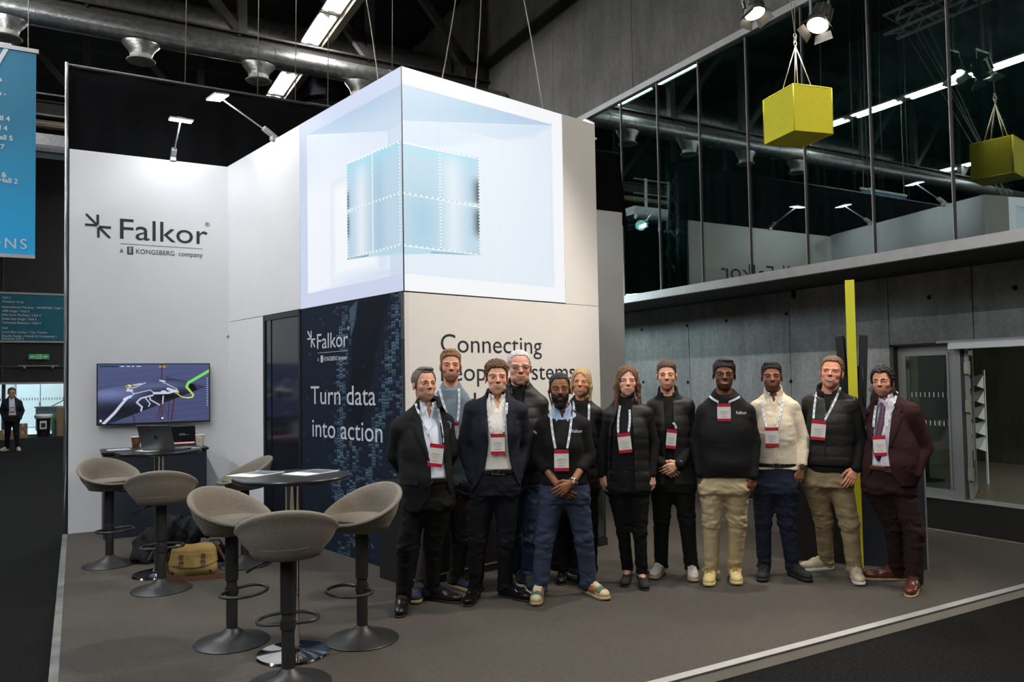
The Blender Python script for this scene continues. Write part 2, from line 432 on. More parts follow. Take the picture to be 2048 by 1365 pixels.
tag(part('reflection_truss', truss(MB(), (9.7, pt[1], 3.27), (9.7, pt[1], 5.6), 0.24), M_truss, None, True), 'upright aluminium lattice truss behind the left gallery windows, in place of a reflection', 'truss')  # solid truss imitating the reflection of one out in the hall
tag(part('truss_beam', truss(MB(), (9.7, pt[1] + 0.2, 4.9), (9.7, pt[1] + 3.2, 4.9), 0.24), M_truss, None, True), 'horizontal aluminium lattice truss joining the upright one behind glass', 'truss')
pl = on_plane(1283, 451, (9.5, 0, 0), (1, 0, 0))
o = thing('flood_lamp', 'small bright square flood lamp glowing behind the leftmost gallery window', 'lamp', (9.55, pl[1], pl[2]))
part('housing', MB().box((-0.02, -0.13, -0.035), (0.10, 0.13, 0.05)), M_black, o, bevel=0.01)
part('lamp_face', MB().box((-0.035, -0.11, -0.045), (-0.015, 0.11, 0.025)), mat('flood_lamp_glow', (1, 1, 1), 0.5, emit=(0.8, 0.97, 1.0), estr=6.0), o)

spot_light('flood_beam', (9.45, pl[1], pl[2]), (10.2, pl[1] - 2.5, 4.6), 60, 160, 0.8, (0.8, 0.97, 1.0), 0.1)

o = thing('work_lamp', 'cool work lamp on a stand behind the booth, hidden from view', 'lamp', (6.9, 13.2, 0.0))
part('stand_pole', MB().tube([(0, 0, 0.3), (0, 0, 3.3)], 0.02, 8), M_blackmetal, o)
for k in range(3): part('stand_leg', MB().tube([(0, 0, 0.5), (0.4 * cos(k * 2.1), 0.4 * sin(k * 2.1), 0.02)], 0.015, 6), M_blackmetal, o)
part('lamp_head', MB().box((-0.08, -0.25, 3.3), (0.0, 0.25, 3.6)), M_black, o)
area_light('work_lamp_beam', (6.93, 13.2, 3.45), (10.4, 11.5, 1.4), 95, 0.4, 0.25, (0.72, 0.95, 1.0))

# far end of the hall: dark partition over a glazed opening, court outside
bw = struct('wall_back', MB().box((-30, 34.0, 1.97), (-0.0, 34.3, 12.5)).box((-0.05, 34.0, 0), (10.4, 34.3, 12.5)).box((-30, 34, 0), (-6.5, 34.3, 1.97)), M_dark)
for px, py in ((6, 640), (200, 640)):
    q = on_plane(px, py, (0, 33.98, 0), (0, 1, 0)); part('wall_joint', MB().box((q[0] - 0.025, 33.96, 0), (q[0] + 0.025, 34.0, 7.2)), M_steel, bw)
part('lintel', MB().box((-8, 33.93, 1.93), (0.1, 34.0, 2.0)), M_alu, bw)
part('upper_band', MB().box((-8, 33.95, 2.55), (0.1, 34.0, 2.62)), M_steel, bw)
struct('wall_left', MB().box((-30.3, -12, 0), (-30, 60, 12.5)), M_dark)
struct('wall_front', MB().box((-30, -12.3, 0), (24, -12, 12.5)), M_dark)
for i, (xa, xb) in enumerate(((-6.5, -4.4), (-4.4, -2.32), (-2.32, -0.42))):
    w = thing('window_%d' % (30 + i), '', '', (xa, 34.1, 0.0)); del w['label']; del w['category']; w['kind'] = 'structure'
    part('pane', MB().box((0.03, 0.0, 0.05), (xb - xa - 0.03, 0.012, 1.95)), M_clear, w)
    part('window_frame', MB().box((-0.035, -0.03, 0), (0.035, 0.05, 1.97)).box((0, -0.03, 0), (xb - xa, 0.05, 0.05)), M_steel, w)
    mb = MB()
    for q in range(int((xb - xa) / 0.09)): mb.box((0.05 + q * 0.09, -0.004, 1.32), (0.085 + q * 0.09, -0.001, 1.42))
    part('safety_marks', mb, M_paper, w)
# court outside
court = struct('wall_court', MB().box((-14, 41.5, 0), (4, 41.8, 6)), mat('court_cladding', (0.62, 0.68, 0.70), 0.6, noise=0.08, nscale=2))
d = thing('door_1', '', '', (-2.35, 41.45, 0)); del d['label']; del d['category']; d['kind'] = 'structure'
M_doorw = mat('white_door', (0.80, 0.86, 0.90), 0.5, noise=0.03)
for sx in (0, 0.93): part('door_leaf', MB().box((sx, -0.06, 0.02), (sx + 0.90, 0.0, 2.05)), M_doorw, d, bevel=0.01)
part('door_handle', MB().box((0.86, -0.13, 0.98), (0.90, -0.06, 1.15)), M_alu, d)
part('door_frame', MB().box((-0.08, -0.04, 0), (-0.01, 0.02, 2.15)).box((1.84, -0.04, 0), (1.91, 0.02, 2.15)).box((-0.08, -0.04, 2.06), (1.91, 0.02, 2.15)), M_alu_light, d)
o = tag(part('brick_pier', MB().box((-0.35, 40.95, 0), (0.12, 41.40, 4)), mat('red_brick', (0.28, 0.12, 0.09), 0.8, noise=0.3, nscale=14, bump=0.4, bscale=20), None), 'reddish brick pier outside the far glazed doors', 'pillar')
o = tag(part('handrail', MB().tube([(-1.55, 39.5, 0.62), (0.3, 39.5, 1.75)], 0.04, 8).tube([(-1.15, 39.5, 0.0), (-1.15, 39.5, 0.86)], 0.04, 8).tube([(-0.3, 39.5, 0), (-0.3, 39.5, 1.38)], 0.03, 8), M_alu_light, None, True), 'sloping white handrail outside the far glazed doors', 'handrail')
o = tag(part('low_cabinet', MB().box((-1.5, 38.4, 0.0), (0.3, 38.9, 0.95)).box((-1.55, 38.35, 0.95), (0.35, 38.95, 1.0)), mat('grey_cabinet', (0.10, 0.11, 0.12), 0.6, noise=0.2, nscale=6), None), 'long dark grey low cabinet standing outside the far doors', 'cabinet')

# bin, boxes, plant at the far opening
o = thing('waste_bin', 'black waste bin with white liner and paper notice by the far doors', 'bin', (*ground(87, 866, 0)[:2], 0))
o.location.y = 33.3; o.location.x = on_plane(87, 860, (0, 33.3, 0), (0, 1, 0))[0]
part('bin_body', MB().lathe([(0.20, 0.0), (0.26, 0.72), (0.275, 0.74), (0.275, 0.76)], 20), M_black, o, 0.6)
part('bin_liner', MB().lathe([(0.285, 0.66), (0.30, 0.78), (0.27, 0.80), (0.25, 0.77)], 20), mat('white_liner', (0.75, 0.82, 0.82), 0.5, noise=0.1), o, True)
part('notice', MB().box((-0.11, -0.29, 0.28), (0.11, -0.275, 0.58)), M_paper, o)
part('notice_mark', MB().box((-0.07, -0.293, 0.34), (0.07, -0.29, 0.50)), M_ink, o)
M_card = mat('cardboard', (0.30, 0.19, 0.105), 0.85, noise=0.1, nscale=10)
def carton(px, w, dpt, h, label, y=33.2, z=0.0, lid=True):
    q = on_plane(px, 860, (0, y, 0), (0, 1, 0))
    o = thing('cardboard_box', label, 'box', (q[0], y, z), 0.08, 'cartons at the far doors')
    part('box_body', MB().box((-w / 2, -dpt / 2, 0), (w / 2, dpt / 2, h)), M_card, o, bevel=0.008)
    part('box_tape', MB().box((-0.03, -dpt / 2 - 0.004, h * 0.6), (0.03, -dpt / 2 - 0.001, h)).box((-0.03, -dpt / 2 - 0.004, h), (0.03, dpt / 2, h + 0.003)), mat('pale_tape', (0.55, 0.45, 0.3), 0.5, noise=0.05), o)
carton(127, 0.42, 0.5, 1.05, 'tall cardboard box standing right of the black waste bin')
carton(45, 0.30, 0.35, 0.26, 'lower cardboard box behind the distant man, on the floor', y=32.6)
carton(46, 0.27, 0.32, 0.25, 'upper cardboard box behind the distant man, on another box', y=32.6, z=0.275)
carton(8, 0.55, 0.4, 0.33, 'wide cardboard box left of the distant man', y=32.2)
q = on_plane(110, 850, (0, 33.7, 0), (0, 1, 0))
o = thing('potted_plant', 'bushy green plant in a pot by the far glazed doors', 'plant', (q[0], 35.2, 0))
part('pot', MB().lathe([(0.14, 0.0), (0.19, 0.3), (0.20, 0.32), (0.17, 0.32)], 16), M_black, o, 0.6)
rn = random.Random(5); mb = MB()
for i in range(160):
    a = rn.uniform(0, 2 * pi); e = rn.uniform(0.1, 1.3); l = rn.uniform(0.25, 0.5); b = Vector((rn.uniform(-.1, .1), rn.uniform(-.1, .1), 0.3))
    dv = Vector((cos(a) * cos(e), sin(a) * cos(e), sin(e))); t = b + dv * l; s = dv.cross(Vector((0, 0, 1))).normalized() * 0.025
    mb.quadmesh([b, b + dv * l * .6 + s, t, b + dv * l * .6 - s], [(0, 1, 2, 3)])
part('foliage', mb, mat('leaf_green', (0.10, 0.22, 0.06), 0.6, noise=0.3, nscale=12), o, kind='stuff')

# far banners and exit sign on the dark partition
M_bannerteal = mat('teal_banner', (0.010, 0.135, 0.185), 0.7, noise=0.10, nscale=1.2)
o = thing('wall_banner', 'teal directions banner on the dark partition, lower of two banners', 'banner', (-0.27, 33.93, 3.48))
part('banner_cloth', MB().box((-4.2, 0, 0.06), (0, 0.02, 1.80)), M_bannerteal, o)
for z_ in ((1.80, 1.87), (0.0, 0.06)): part('banner_rail', MB().box((-4.25, -0.02, z_[0]), (0.02, 0.04, z_[1])), M_alu_light, o)
lines = ['Hall 5', 'Outdoor Area', '', 'International Markets - NORWEP / Hall 1', 'ABB Stage / Hall 3', 'Net Zero Markets / Hall 4', 'Scale-Ups Stage / Hall 6', 'Technical Sessions / Hall 5', '', 'Deli', 'Local Bus routes / City Centre', 'Shuttle buses - Hotels & Companies /', 'Entrance hall 2']
zz = 1.62
for s in lines:
    if s:
        text(o, s, 0.115, M_inkw, (-2.13, -0.012, zz), weight=0.002)
        if s != 'Entrance hall 2': text(o, '-', 0.13, M_inkw, (-2.25, -0.012, zz))
        zz -= 0.145 if s != 'Shuttle buses - Hotels & Companies /' else 0.10
    else: zz -= 0.055
e = on_plane(78, 714, (0, 33.95, 0), (0, 1, 0))
o = thing('exit_sign', 'green emergency exit sign with two white arrows and running figure', 'sign', (e[0], 33.9, e[2]))
M_exit = mat('exit_green', (0.02, 0.20, 0.05), 0.4, emit=(0.03, 0.28, 0.08), estr=0.35)
part('sign_box', MB().box((-0.33, 0, -0.095), (0.33, 0.05, 0.095)), M_exit, o)
for s in (-1, 1): part('arrow', MB().prism([(s * 0.10, -0.02), (s * 0.20, -0.02), (s * 0.20, -0.06), (s * 0.29, 0), (s * 0.20, 0.06), (s * 0.20, 0.02), (s * 0.10, 0.02)], -0.006, -0.002), M_inkw, o)
mb = MB().box((-0.07, -0.004, -0.085), (0.07, -0.002, 0.085))
part('figure_panel', mb, M_inkw, o)
mb = MB().tube([(0.0, -0.008, 0.05), (0.0, -0.003, 0.05)], 0.016, 10).bar((0.0, -0.006, 0.035), (-0.01, -0.006, -0.02), 0.03, 0.004, (0, 1, 0)).bar((-0.01, -0.006, -0.02), (0.035, -0.006, -0.075), 0.018, 0.004, (0, 1, 0)).bar((-0.01, -0.006, -0.02), (-0.05, -0.006, -0.06), 0.018, 0.004, (0, 1, 0)).bar((0.0, -0.006, 0.03), (0.045, -0.006, 0.0), 0.015, 0.004, (0, 1, 0)).bar((0.0, -0.006, 0.03), (-0.045, -0.006, 0.01), 0.015, 0.004, (0, 1, 0))
part('running_figure', mb, M_exit, o)
q = on_plane(77, 733, (0, 33.9, 0), (0, 1, 0))
o = thing('track_light', 'slim grey track light bar above the far doors', 'lamp', (q[0], 33.87, q[2]))
part('track', MB().box((-0.65, 0, 0), (0.65, 0.05, 0.03)), M_alu, o)
for x in (-0.45, 0.45): part('lamp_head', MB().lathe([(0.04, -0.10), (0.05, -0.02), (0.03, 0.0)], 12, (x, 0.02, 0)), M_alu, o, True)

# blue hanging banner, left edge of the picture
def banner_mat():
    m = mat('blue_banner', (0.005, 0.18, 0.32), 0.55, noise=0.03, nscale=2)
    nt = m.node_tree; N = nt.nodes; L = nt.links; p = N['Principled BSDF']
    tc = N.new('ShaderNodeTexCoord'); sp = N.new('ShaderNodeSeparateXYZ'); L.new(tc.outputs['Object'], sp.inputs[0])
    r = N.new('ShaderNodeValToRGB'); e = r.color_ramp.elements
    e[0].position = 0.0; e[0].color = (0.0, 0.42, 0.80, 1); e[1].position = 1.0; e[1].color = (0.002, 0.16, 0.28, 1)
    mr = N.new('ShaderNodeMapRange'); mr.inputs['From Max'].default_value = 2.0; L.new(sp.outputs['Z'], mr.inputs['Value']); L.new(mr.outputs[0], r.inputs[0])
    L.new(r.outputs[0], p.inputs['Base Color'])
    return m
b0 = on_plane(70, 518, (0, 13, 0), (0, 1, 0))
o = thing('hanging_banner', 'tall blue banner with white hall directions hanging from the ceiling', 'banner', (b0[0], 13, b0[2]))
part('banner_cloth', MB().box((-1.9, 0, 0.04), (0, 0.012, 3.02)), banner_mat(), o)
for a_, b_ in (((-1.92, -0.015, 3.0), (0.03, 0.03, 3.06)), ((-1.92, -0.01, 0), (0.0, 0.02, 0.05))): part('banner_rail', MB().box(a_, b_), M_alu_light, o)
for x_ in (-0.10, -1.8): part('hanging_wire', MB().tube([(x_, 0, 3.05), (x_, 0, 7.9)], 0.006, 5), M_wire, o)
part('rule', MB().box((-1.7, -0.004, 2.54), (-0.42, -0.001, 2.555)), M_ink, o)
for s, px, py, sz in (('7', 24, 138, 0.46), ('a', 4, 163, 0.075), ('s -', 12, 192, 0.075), ('Hall 4', 20, 243, 0.085), ('Hall 4', 15, 262, 0.085), ('Hall 5', 26, 282, 0.085), ('7', 9, 299, 0.085), ('s &', 13, 355, 0.085), ('the Hall 2', 36, 368, 0.085)):
    q = on_plane(px, py, (0, 13, 0), (0, 1, 0)) - b0
    text(o, s, sz * 1.15, M_inkw, (q[0], -0.008, q[2]), align='RIGHT', weight=0.002)
q = on_plane(55, 499, (0, 13, 0), (0, 1, 0)) - b0
text(o, 'ONS', 0.21, M_inkw, (q[0], -0.008, q[2]), align='RIGHT', space=1.25)

# gallery with railings far left
o = thing('gallery_walkway', 'grey steel gallery walkway with railings high on the far left', 'walkway', (0, 21, 0))
q0 = on_plane(70, 265, (0, 21, 0), (0, 1, 0)); zt = q0[2]
part('deck', MB().box((-6, 0, zt - 0.28), (0.6, 1.2, zt)).tube([(-6, -0.05, zt - 0.38), (0.6, -0.05, zt - 0.38)], 0.10, 8), M_alu, o)
for i in range(6): part('railing_post', MB().box((-5.2 + i * 1.05, -0.03, zt - 0.2), (-5.12 + i * 1.05, 0.03, zt + 1.0)), M_alu, o)
for z in (0.25, 0.45, 0.95): part('railing_bar', MB().tube([(-6, 0, zt + z), (0.6, 0, zt + z)], 0.025, 6), M_alu, o)
part('cable_tray', MB().box((-6, 0.6, zt + 0.35), (0.6, 0.8, zt + 0.5)), M_card, o)

# ------------------------------------------------------------------ ceiling, steel, ducts
ceil = MB(); n = 120
V = [(-30, -12 + 72 * i / n, 11.6 + (0.10 if i % 2 else 0)) for i in range(n + 1)] + [(24, -12 + 72 * i / n, 11.6 + (0.10 if i % 2 else 0)) for i in range(n + 1)]
ceil.quadmesh(V, [(i, i + 1, i + n + 2, i + n + 1) for i in range(n)])
struct('ceiling', ceil, mat('dark_roof_sheet', (0.022, 0.021, 0.020), 0.7, 0.2, noise=0.2, nscale=2))
def roof_truss(Y, label):
    o = thing('roof_truss', label, 'truss', (0, Y, 0), 0, 'steel roof trusses')
    part('bottom_chord', MB().box((-14, -0.12, 8.62), (8.7, 0.12, 8.66)).box((-14, -0.12, 8.94), (8.7, 0.12, 8.98)).box((-14, -0.02, 8.66), (8.7, 0.02, 8.94)), M_steel, o)
    part('top_chord', MB().box((-14, -0.1, 11.2), (8.7, 0.1, 11.5)), M_steel, o)
    for i in range(8):
        x = 8.45 - i * 2.75
        part('brace', MB().bar((x, 0, 8.95), (x - 2.0, 0, 11.25), 0.16, 0.16), M_steel, o)
        part('post', MB().box((x - 0.09, -0.09, 8.95), (x + 0.09, 0.09, 11.3)), M_steel, o)
    part('gusset', MB().box((8.05, -0.03, 8.6), (8.68, 0.03, 9.4)), M_steel, o)
roof_truss(16.355, 'nearer brown steel roof truss, its bottom beam crossing above the black drape')
roof_truss(22.5, 'farther brown steel roof truss behind the silver ducts')
mb = MB().box((-0.06, -8, 0), (0.06, 33, 0.22))
tag(part('roof_beam', MB().box((4.78, -4, 9.3), (4.93, 33, 9.52)), mat('lamplit_beam_tone', (0.16, 0.14, 0.09), 0.6, noise=0.1), None), 'steel beam running beside the row of ceiling lamps', 'beam')  # lamp light on the steel put into a paler yellowish colour

# lamp row: trays with two tubes
M_tube = mat('tube_glow', (1, 1, 1), 0.5, emit=(0.95, 0.98, 1.0), estr=98.0)
M_tray = mat('lamp_tray', (0.32, 0.32, 0.31), 0.5, 0.3, noise=0.05)
lamp = None
spots = [(4.5, 33.0 - 1.68 * i) for i in range(12)] + [(-2.45, 17.2 - 1.68 * i) for i in range(17)] + [(-10.8, 17.2 - 1.68 * i) for i in range(17)]
for i, (x, y) in enumerate(spots):
    row = 'row above the booth' if x > 0 else 'row left of the picture'
    lab = 'twin-tube ceiling lamp in the slanting row left of the glowing screen cube' if x > 0 else ('twin-tube ceiling lamp left of the picture, seen mirrored in the windows' if x > -5 else 'twin-tube ceiling lamp in the outermost row left of the picture')
    if x > 0 and 7 <= i <= 11: lab = 'twin-tube ceiling lamp, %s from the top edge in the slanting row' % ORD[11 - i]
    if lamp is None:
        lamp = thing('ceiling_lamp', lab, 'lamp', (x, y, 9.33), 0, 'twin-tube ceiling lamps')
        part('tray', MB().box((-0.20, -0.82, 0.0), (0.20, 0.82, 0.05)), M_tray, lamp)
        for s in (-0.125, 0.125): part('tube', MB().box((s - 0.045, -0.68, -0.03), (s + 0.045, 0.68, -0.002)), M_tube, lamp)
        part('louvre', MB().box((-0.2, -0.82, -0.012), (0.2, -0.70, 0.0)).box((-0.2, 0.70, -0.012), (0.2, 0.82, 0.0)), M_wire, lamp)
    else: dup(lamp, (x, y, 9.33), 0, lab)

def duct(Y, z, r, label, x0=-14, x1=8.6):
    o = thing('air_duct', label, 'duct', (x0, Y, z), 0, 'silver air ducts')
    part('duct_tube', MB().tube([(0, 0, 0), (x1 - x0, 0, 0)], r, 24), M_foil, o, 0.7)
    x = 0.6
    while x < x1 - x0:
        part('seam_band', MB().tube([(x, 0, 0), (x + 0.03, 0, 0)], r + 0.008, 24), M_foil, o, 0.7); x += 1.2
    return o
duct(15.5, 8.235, 0.20, 'silver foil air duct with round outlets below the roof beam')
duct(18.6, 10.05, 0.36, 'thick dull grey air duct high behind the roof beam')
M_outlet = mat('beige_outlet', (0.45, 0.41, 0.35), 0.5, noise=0.05)
for j, x in enumerate((-1.07, 1.012, 3.105, 5.17)):
    lab = ['leftmost round ceiling air outlet, cut by the picture edge', 'round ceiling air outlet second from the left', 'round ceiling air outlet just left of the lamp row', 'round ceiling air outlet half hidden by the screen cube'][j]
    o = thing('air_outlet', lab, 'vent', (x, 15.5, 7.72), 0, 'round air outlets under the foil duct')
    V = []; nn = 16
    mb = MB(); prof = []
    for t, (rx, ry, z) in enumerate(((0.30, 0.22, 0.335), (0.29, 0.22, 0.29), (0.22, 0.20, 0.18), (0.19, 0.19, 0.10))):
        V += [(rx * cos(2 * pi * k / nn) * (1.1 if t < 2 else 1), ry * sin(2 * pi * k / nn), z) for k in range(nn)]
    mb.quadmesh(V, [(i * nn + k, i * nn + (k + 1) % nn, (i + 1) * nn + (k + 1) % nn, (i + 1) * nn + k) for i in range(3) for k in range(nn)])
    part('foil_boot', mb, M_foil, o, 0.5)
    part('collar', MB().lathe([(0.19, 0.0), (0.19, 0.12)], 20), M_outlet, o, 0.6)
    part('diffuser', MB().lathe([(0.0001, -0.01), (0.05, -0.035), (0.24, -0.005), (0.25, 0.01), (0.19, 0.03)], 24), M_outlet, o, 0.6)
    mb = MB()
    for k in range(16):
        a = 2 * pi * k / 16; mb.bar((0.06 * cos(a), 0.06 * sin(a), -0.036), (0.21 * cos(a + 0.25), 0.21 * sin(a + 0.25), -0.012), 0.008, 0.012)
    part('vane', mb, M_wire, o)
q = on_plane(650, 165, (0, 21.0, 0), (0, 1, 0))
tag(part('dark_air_drum', MB().tube([(q[0], q[1], q[2] + 0.9), (q[0], q[1], 11.65)], 0.05, 8).lathe([(0.68, -0.75), (0.7, -0.70), (0.7, 0.9), (0.62, 1.0)], 28, tuple(q)), mat('dark_foil', (0.05, 0.055, 0.06), 0.25, 0.8, noise=0.3, nscale=10, bump=0.3, bscale=12), None, 0.6), 'dark shiny round air drum under the roof behind the screen cube', 'duct')

# black drape above the booth wall
def drape():
    n = 160; rows = 6; V = []
    for j in range(rows + 1):
        t = j / rows
        for i in range(n + 1):
            x = -0.095 + (8.12 - 0.0 + 0.095) * i / n
            xr = x + (0.12 * t if i == n else 0)
            V.append((xr, 10.55 + 0.02 * sin(i * 0.9) * t + 0.012 * sin(i * 0.37 + t * 2), 5.61 - 1.25 * t))
    F = [(j * (n + 1) + i, j * (n + 1) + i + 1, (j + 1) * (n + 1) + i + 1, (j + 1) * (n + 1) + i) for j in range(rows) for i in range(n)]
    return MB().quadmesh(V, F)
o = thing('stage_drape', 'long black cloth drape hung above the white booth back wall', 'curtain', (0, 0, 0))
d_ = part('drape_cloth', drape(), M_blackcloth, o, True); s = d_.modifiers.new('thickness', 'SOLIDIFY'); s.thickness = 0.008
part('top_pipe', MB().tube([(-0.12, 10.55, 5.60), (8.1, 10.55, 5.60)], 0.028, 8), M_blackmetal, o, True)
part('edge_pole', MB().tube([(-0.115, 10.5, 0.06), (-0.115, 10.5, 5.62)], 0.018, 8), M_alu, o, True)
part('edge_cable', MB().tube([(-0.105 - 0.012 * sin(i * 0.7), 10.30, 5.5 - 0.18 * i) for i in range(30)], 0.007, 6), M_alu_light, o, True)
for i, (x, y, xt, zt2) in enumerate(((1.2, 10.55, 1.15, 11), (2.1, 10.55, 2.0, 11), (2.6, 10.55, 2.6, 11), (3.05, 10.55, 3.05, 11), (4.0, 10.55, 3.95, 11))):
    tag(part('hanging_wire', MB().tube([(x, y, 5.6), (x + 0.03, y, 7.5), (xt, y, zt2)], 0.006, 5), M_wire, None, True), 'thin steel wire rising from the black drape, %s from the left' % ORD[i], 'wire', 'drape wires')
# ------------------------------------------------------------------ pictures (screens and prints)
class Pic:
    def __init__(s, w, h, base):
        s.W, s.H = w, h; s.a = np.ones((h, w, 3)) * np.array(base)
        s.u, s.v = np.meshgrid((np.arange(w) + 0.5) / w, (np.arange(h) + 0.5) / h)
    def mix(s, mask, col):
        m = np.clip(mask, 0, 1)[..., None]; s.a = s.a * (1 - m) + np.array(col) * m
    def poly(s, pts, asp=1.0, soft=0.004):
        """signed mask of a polygon given in u, v"""
        d = np.full(s.u.shape, 9.0); inside = np.zeros(s.u.shape, bool)
        n = len(pts)
        for i in range(n):
            (x0, y0), (x1, y1) = pts[i], pts[(i + 1) % n]
            d = np.minimum(d, s._seg(x0, y0, x1, y1, asp))
            c = ((y0 > s.v) != (y1 > s.v)) & (s.u < (x1 - x0) * (s.v - y0) / (y1 - y0 + 1e-12) + x0)
            inside ^= c
        return np.clip(0.5 + np.where(inside, d, -d) / soft, 0, 1)
    def _seg(s, x0, y0, x1, y1, asp):
        dx, dy = (x1 - x0) * asp, y1 - y0; px, py = (s.u - x0) * asp, s.v - y0
        t = np.clip((px * dx + py * dy) / (dx * dx + dy * dy + 1e-12), 0, 1)
        return np.hypot(px - t * dx, py - t * dy)
    def line(s, pts, w, asp=1.0, soft=0.004):
        d = np.full(s.u.shape, 9.0)
        for (x0, y0), (x1, y1) in zip(pts[:-1], pts[1:]): d = np.minimum(d, s._seg(x0, y0, x1, y1, asp))
        return np.clip((w - d) / soft + 0.5, 0, 1)
    def rect(s, u0, v0, u1, v1, soft=0.004):
        return np.clip((np.minimum(np.minimum(s.u - u0, u1 - s.u), np.minimum(s.v - v0, v1 - s.v))) / soft + 0.5, 0, 1)

def sm(x, a, b):
    t = np.clip((x - a) / (b - a + 1e-12), 0, 1); return t * t * (3 - 2 * t)

def led_left():
    P = Pic(260, 260, lin((203, 213, 238)))
    S = 2 * (1 - P.u); Z = 4.535 - 2 * P.v                     # distance from the cube corner, height
    inner = P.rect(0.085, 0.078, 1.2, 0.925, 0.006)
    P.mix(inner, lin((243, 248, 255)))
    P.mix(inner * sm(S, 1.75, 0.2) * 0.55, lin((214, 228, 245)))
    uv = lambda s, z: (1 - s / 2, (4.535 - z) / 2)
    ceil = P.poly([uv(1.83, 4.381), uv(0, 4.377), uv(-0.1, 4.05), uv(0.223, 4.01)], 1, 0.006)
    P.mix(ceil, lin((176, 201, 227))); P.mix(ceil * sm(Z, 4.40, 4.05) * 0.5, lin((222, 233, 247)))
    wedge = P.poly([uv(1.83, 4.38), uv(0.223, 4.01), uv(0.223, 3.6), uv(1.83, 3.2)], 1, 0.02)
    P.mix(wedge * np.clip(1 - (4.4 - Z) / 0.75 - (1.83 - S) * 0.12, 0, 1) * 0.5, lin((188, 208, 232)))
    right = P.poly([uv(0.223, 4.01), uv(-.1, 4.07), uv(-.1, 2.6), uv(0.223, 2.6)], 1, 0.01); P.mix(right * 0.6, lin((196, 214, 235)))
    P.mix(P.line([uv(0.223, 4.01), uv(0.223, 3.86)], 0.003, 1) * 0.5, lin((160, 180, 205)))
    P.mix(P.rect(0.34, 0.38, 0.86, 0.90, 0.03) * 0.35, lin((206, 222, 243))); P.mix(P.rect(0.375, 0.42, 0.78, 0.865, 0.05) * 0.8, lin((252, 254, 255)))
    fl = P.poly([uv(0, 2.76), uv(0, 2.69), uv(1.6, 2.686), uv(1.1, 2.72)], 1, 0.02); P.mix(fl * 0.5, lin((205, 220, 240)))
    P.mix(P.rect(0.085, 0.925, 1.1, 1.1, 0.006), lin((205, 214, 238)))
    cube = P.poly([uv(0.99, 3.876), uv(0.05, 3.867), uv(0.05, 2.945), uv(0.988, 2.945)], 1, 0.004)
    P.mix(cube, lin((190, 214, 233)))
    P.mix(cube * np.exp(-((S - 0.72) / 0.11) ** 2) * 0.8, lin((236, 243, 251)))
    P.mix(cube * np.exp(-((S - 0.40) / 0.10) ** 2) * 0.7, lin((160, 198, 220)))
    P.mix(cube * np.exp(-np.abs(Z - 3.84) / 0.10) * 0.8, lin((160, 224, 240)))
    P.mix(cube * np.exp(-((S - 0.99) / 0.045) ** 2) * (np.exp(-((Z - 3.50) / 0.10) ** 4) + np.exp(-((Z - 3.26) / 0.12) ** 4)), lin((18, 42, 58)))
    P.mix(cube * np.exp(-((Z - 3.407) / 0.018) ** 2) * sm(S, 0.7, 0.99) * 0.9, lin((225, 255, 255)))
    side = P.poly([uv(0.05, 3.867), uv(-0.1, 3.86), uv(-0.1, 2.94), uv(0.05, 2.945)], 1, 0.004); P.mix(side, lin((196, 216, 236)))
    bot = P.poly([uv(0.985, 2.944), uv(-0.1, 2.944), uv(-0.1, 2.86), uv(0.3, 2.885)], 1, 0.01); P.mix(bot * 0.8, lin((176, 216, 232)))
    P.mix(P.line([uv(0.988, 2.943), uv(0.6, 2.925)], 0.004) * 0.7, lin((60, 120, 145)))
    dots = ((np.floor(P.v * 130) % 2 == 0) | (np.floor(P.u * 97) % 3 == 0)).astype(float)
    for pts in ([uv(0.99, 3.876), uv(0.05, 3.867)], [uv(0.05, 3.867), uv(0.05, 2.945)], [uv(0.988, 2.945), uv(0.05, 2.945)], [uv(0.99, 3.407), uv(0.054, 3.406)], [uv(0.515, 3.87), uv(0.512, 2.945)], [uv(0.985, 3.87), uv(0.985, 2.95)]):
        P.mix(P.line(pts, 0.0045) * dots * 0.95, (1, 1, 1)); P.mix(P.line(pts, 0.004) * (1 - dots) * 0.35, lin((110, 190, 205)))
    return P.a

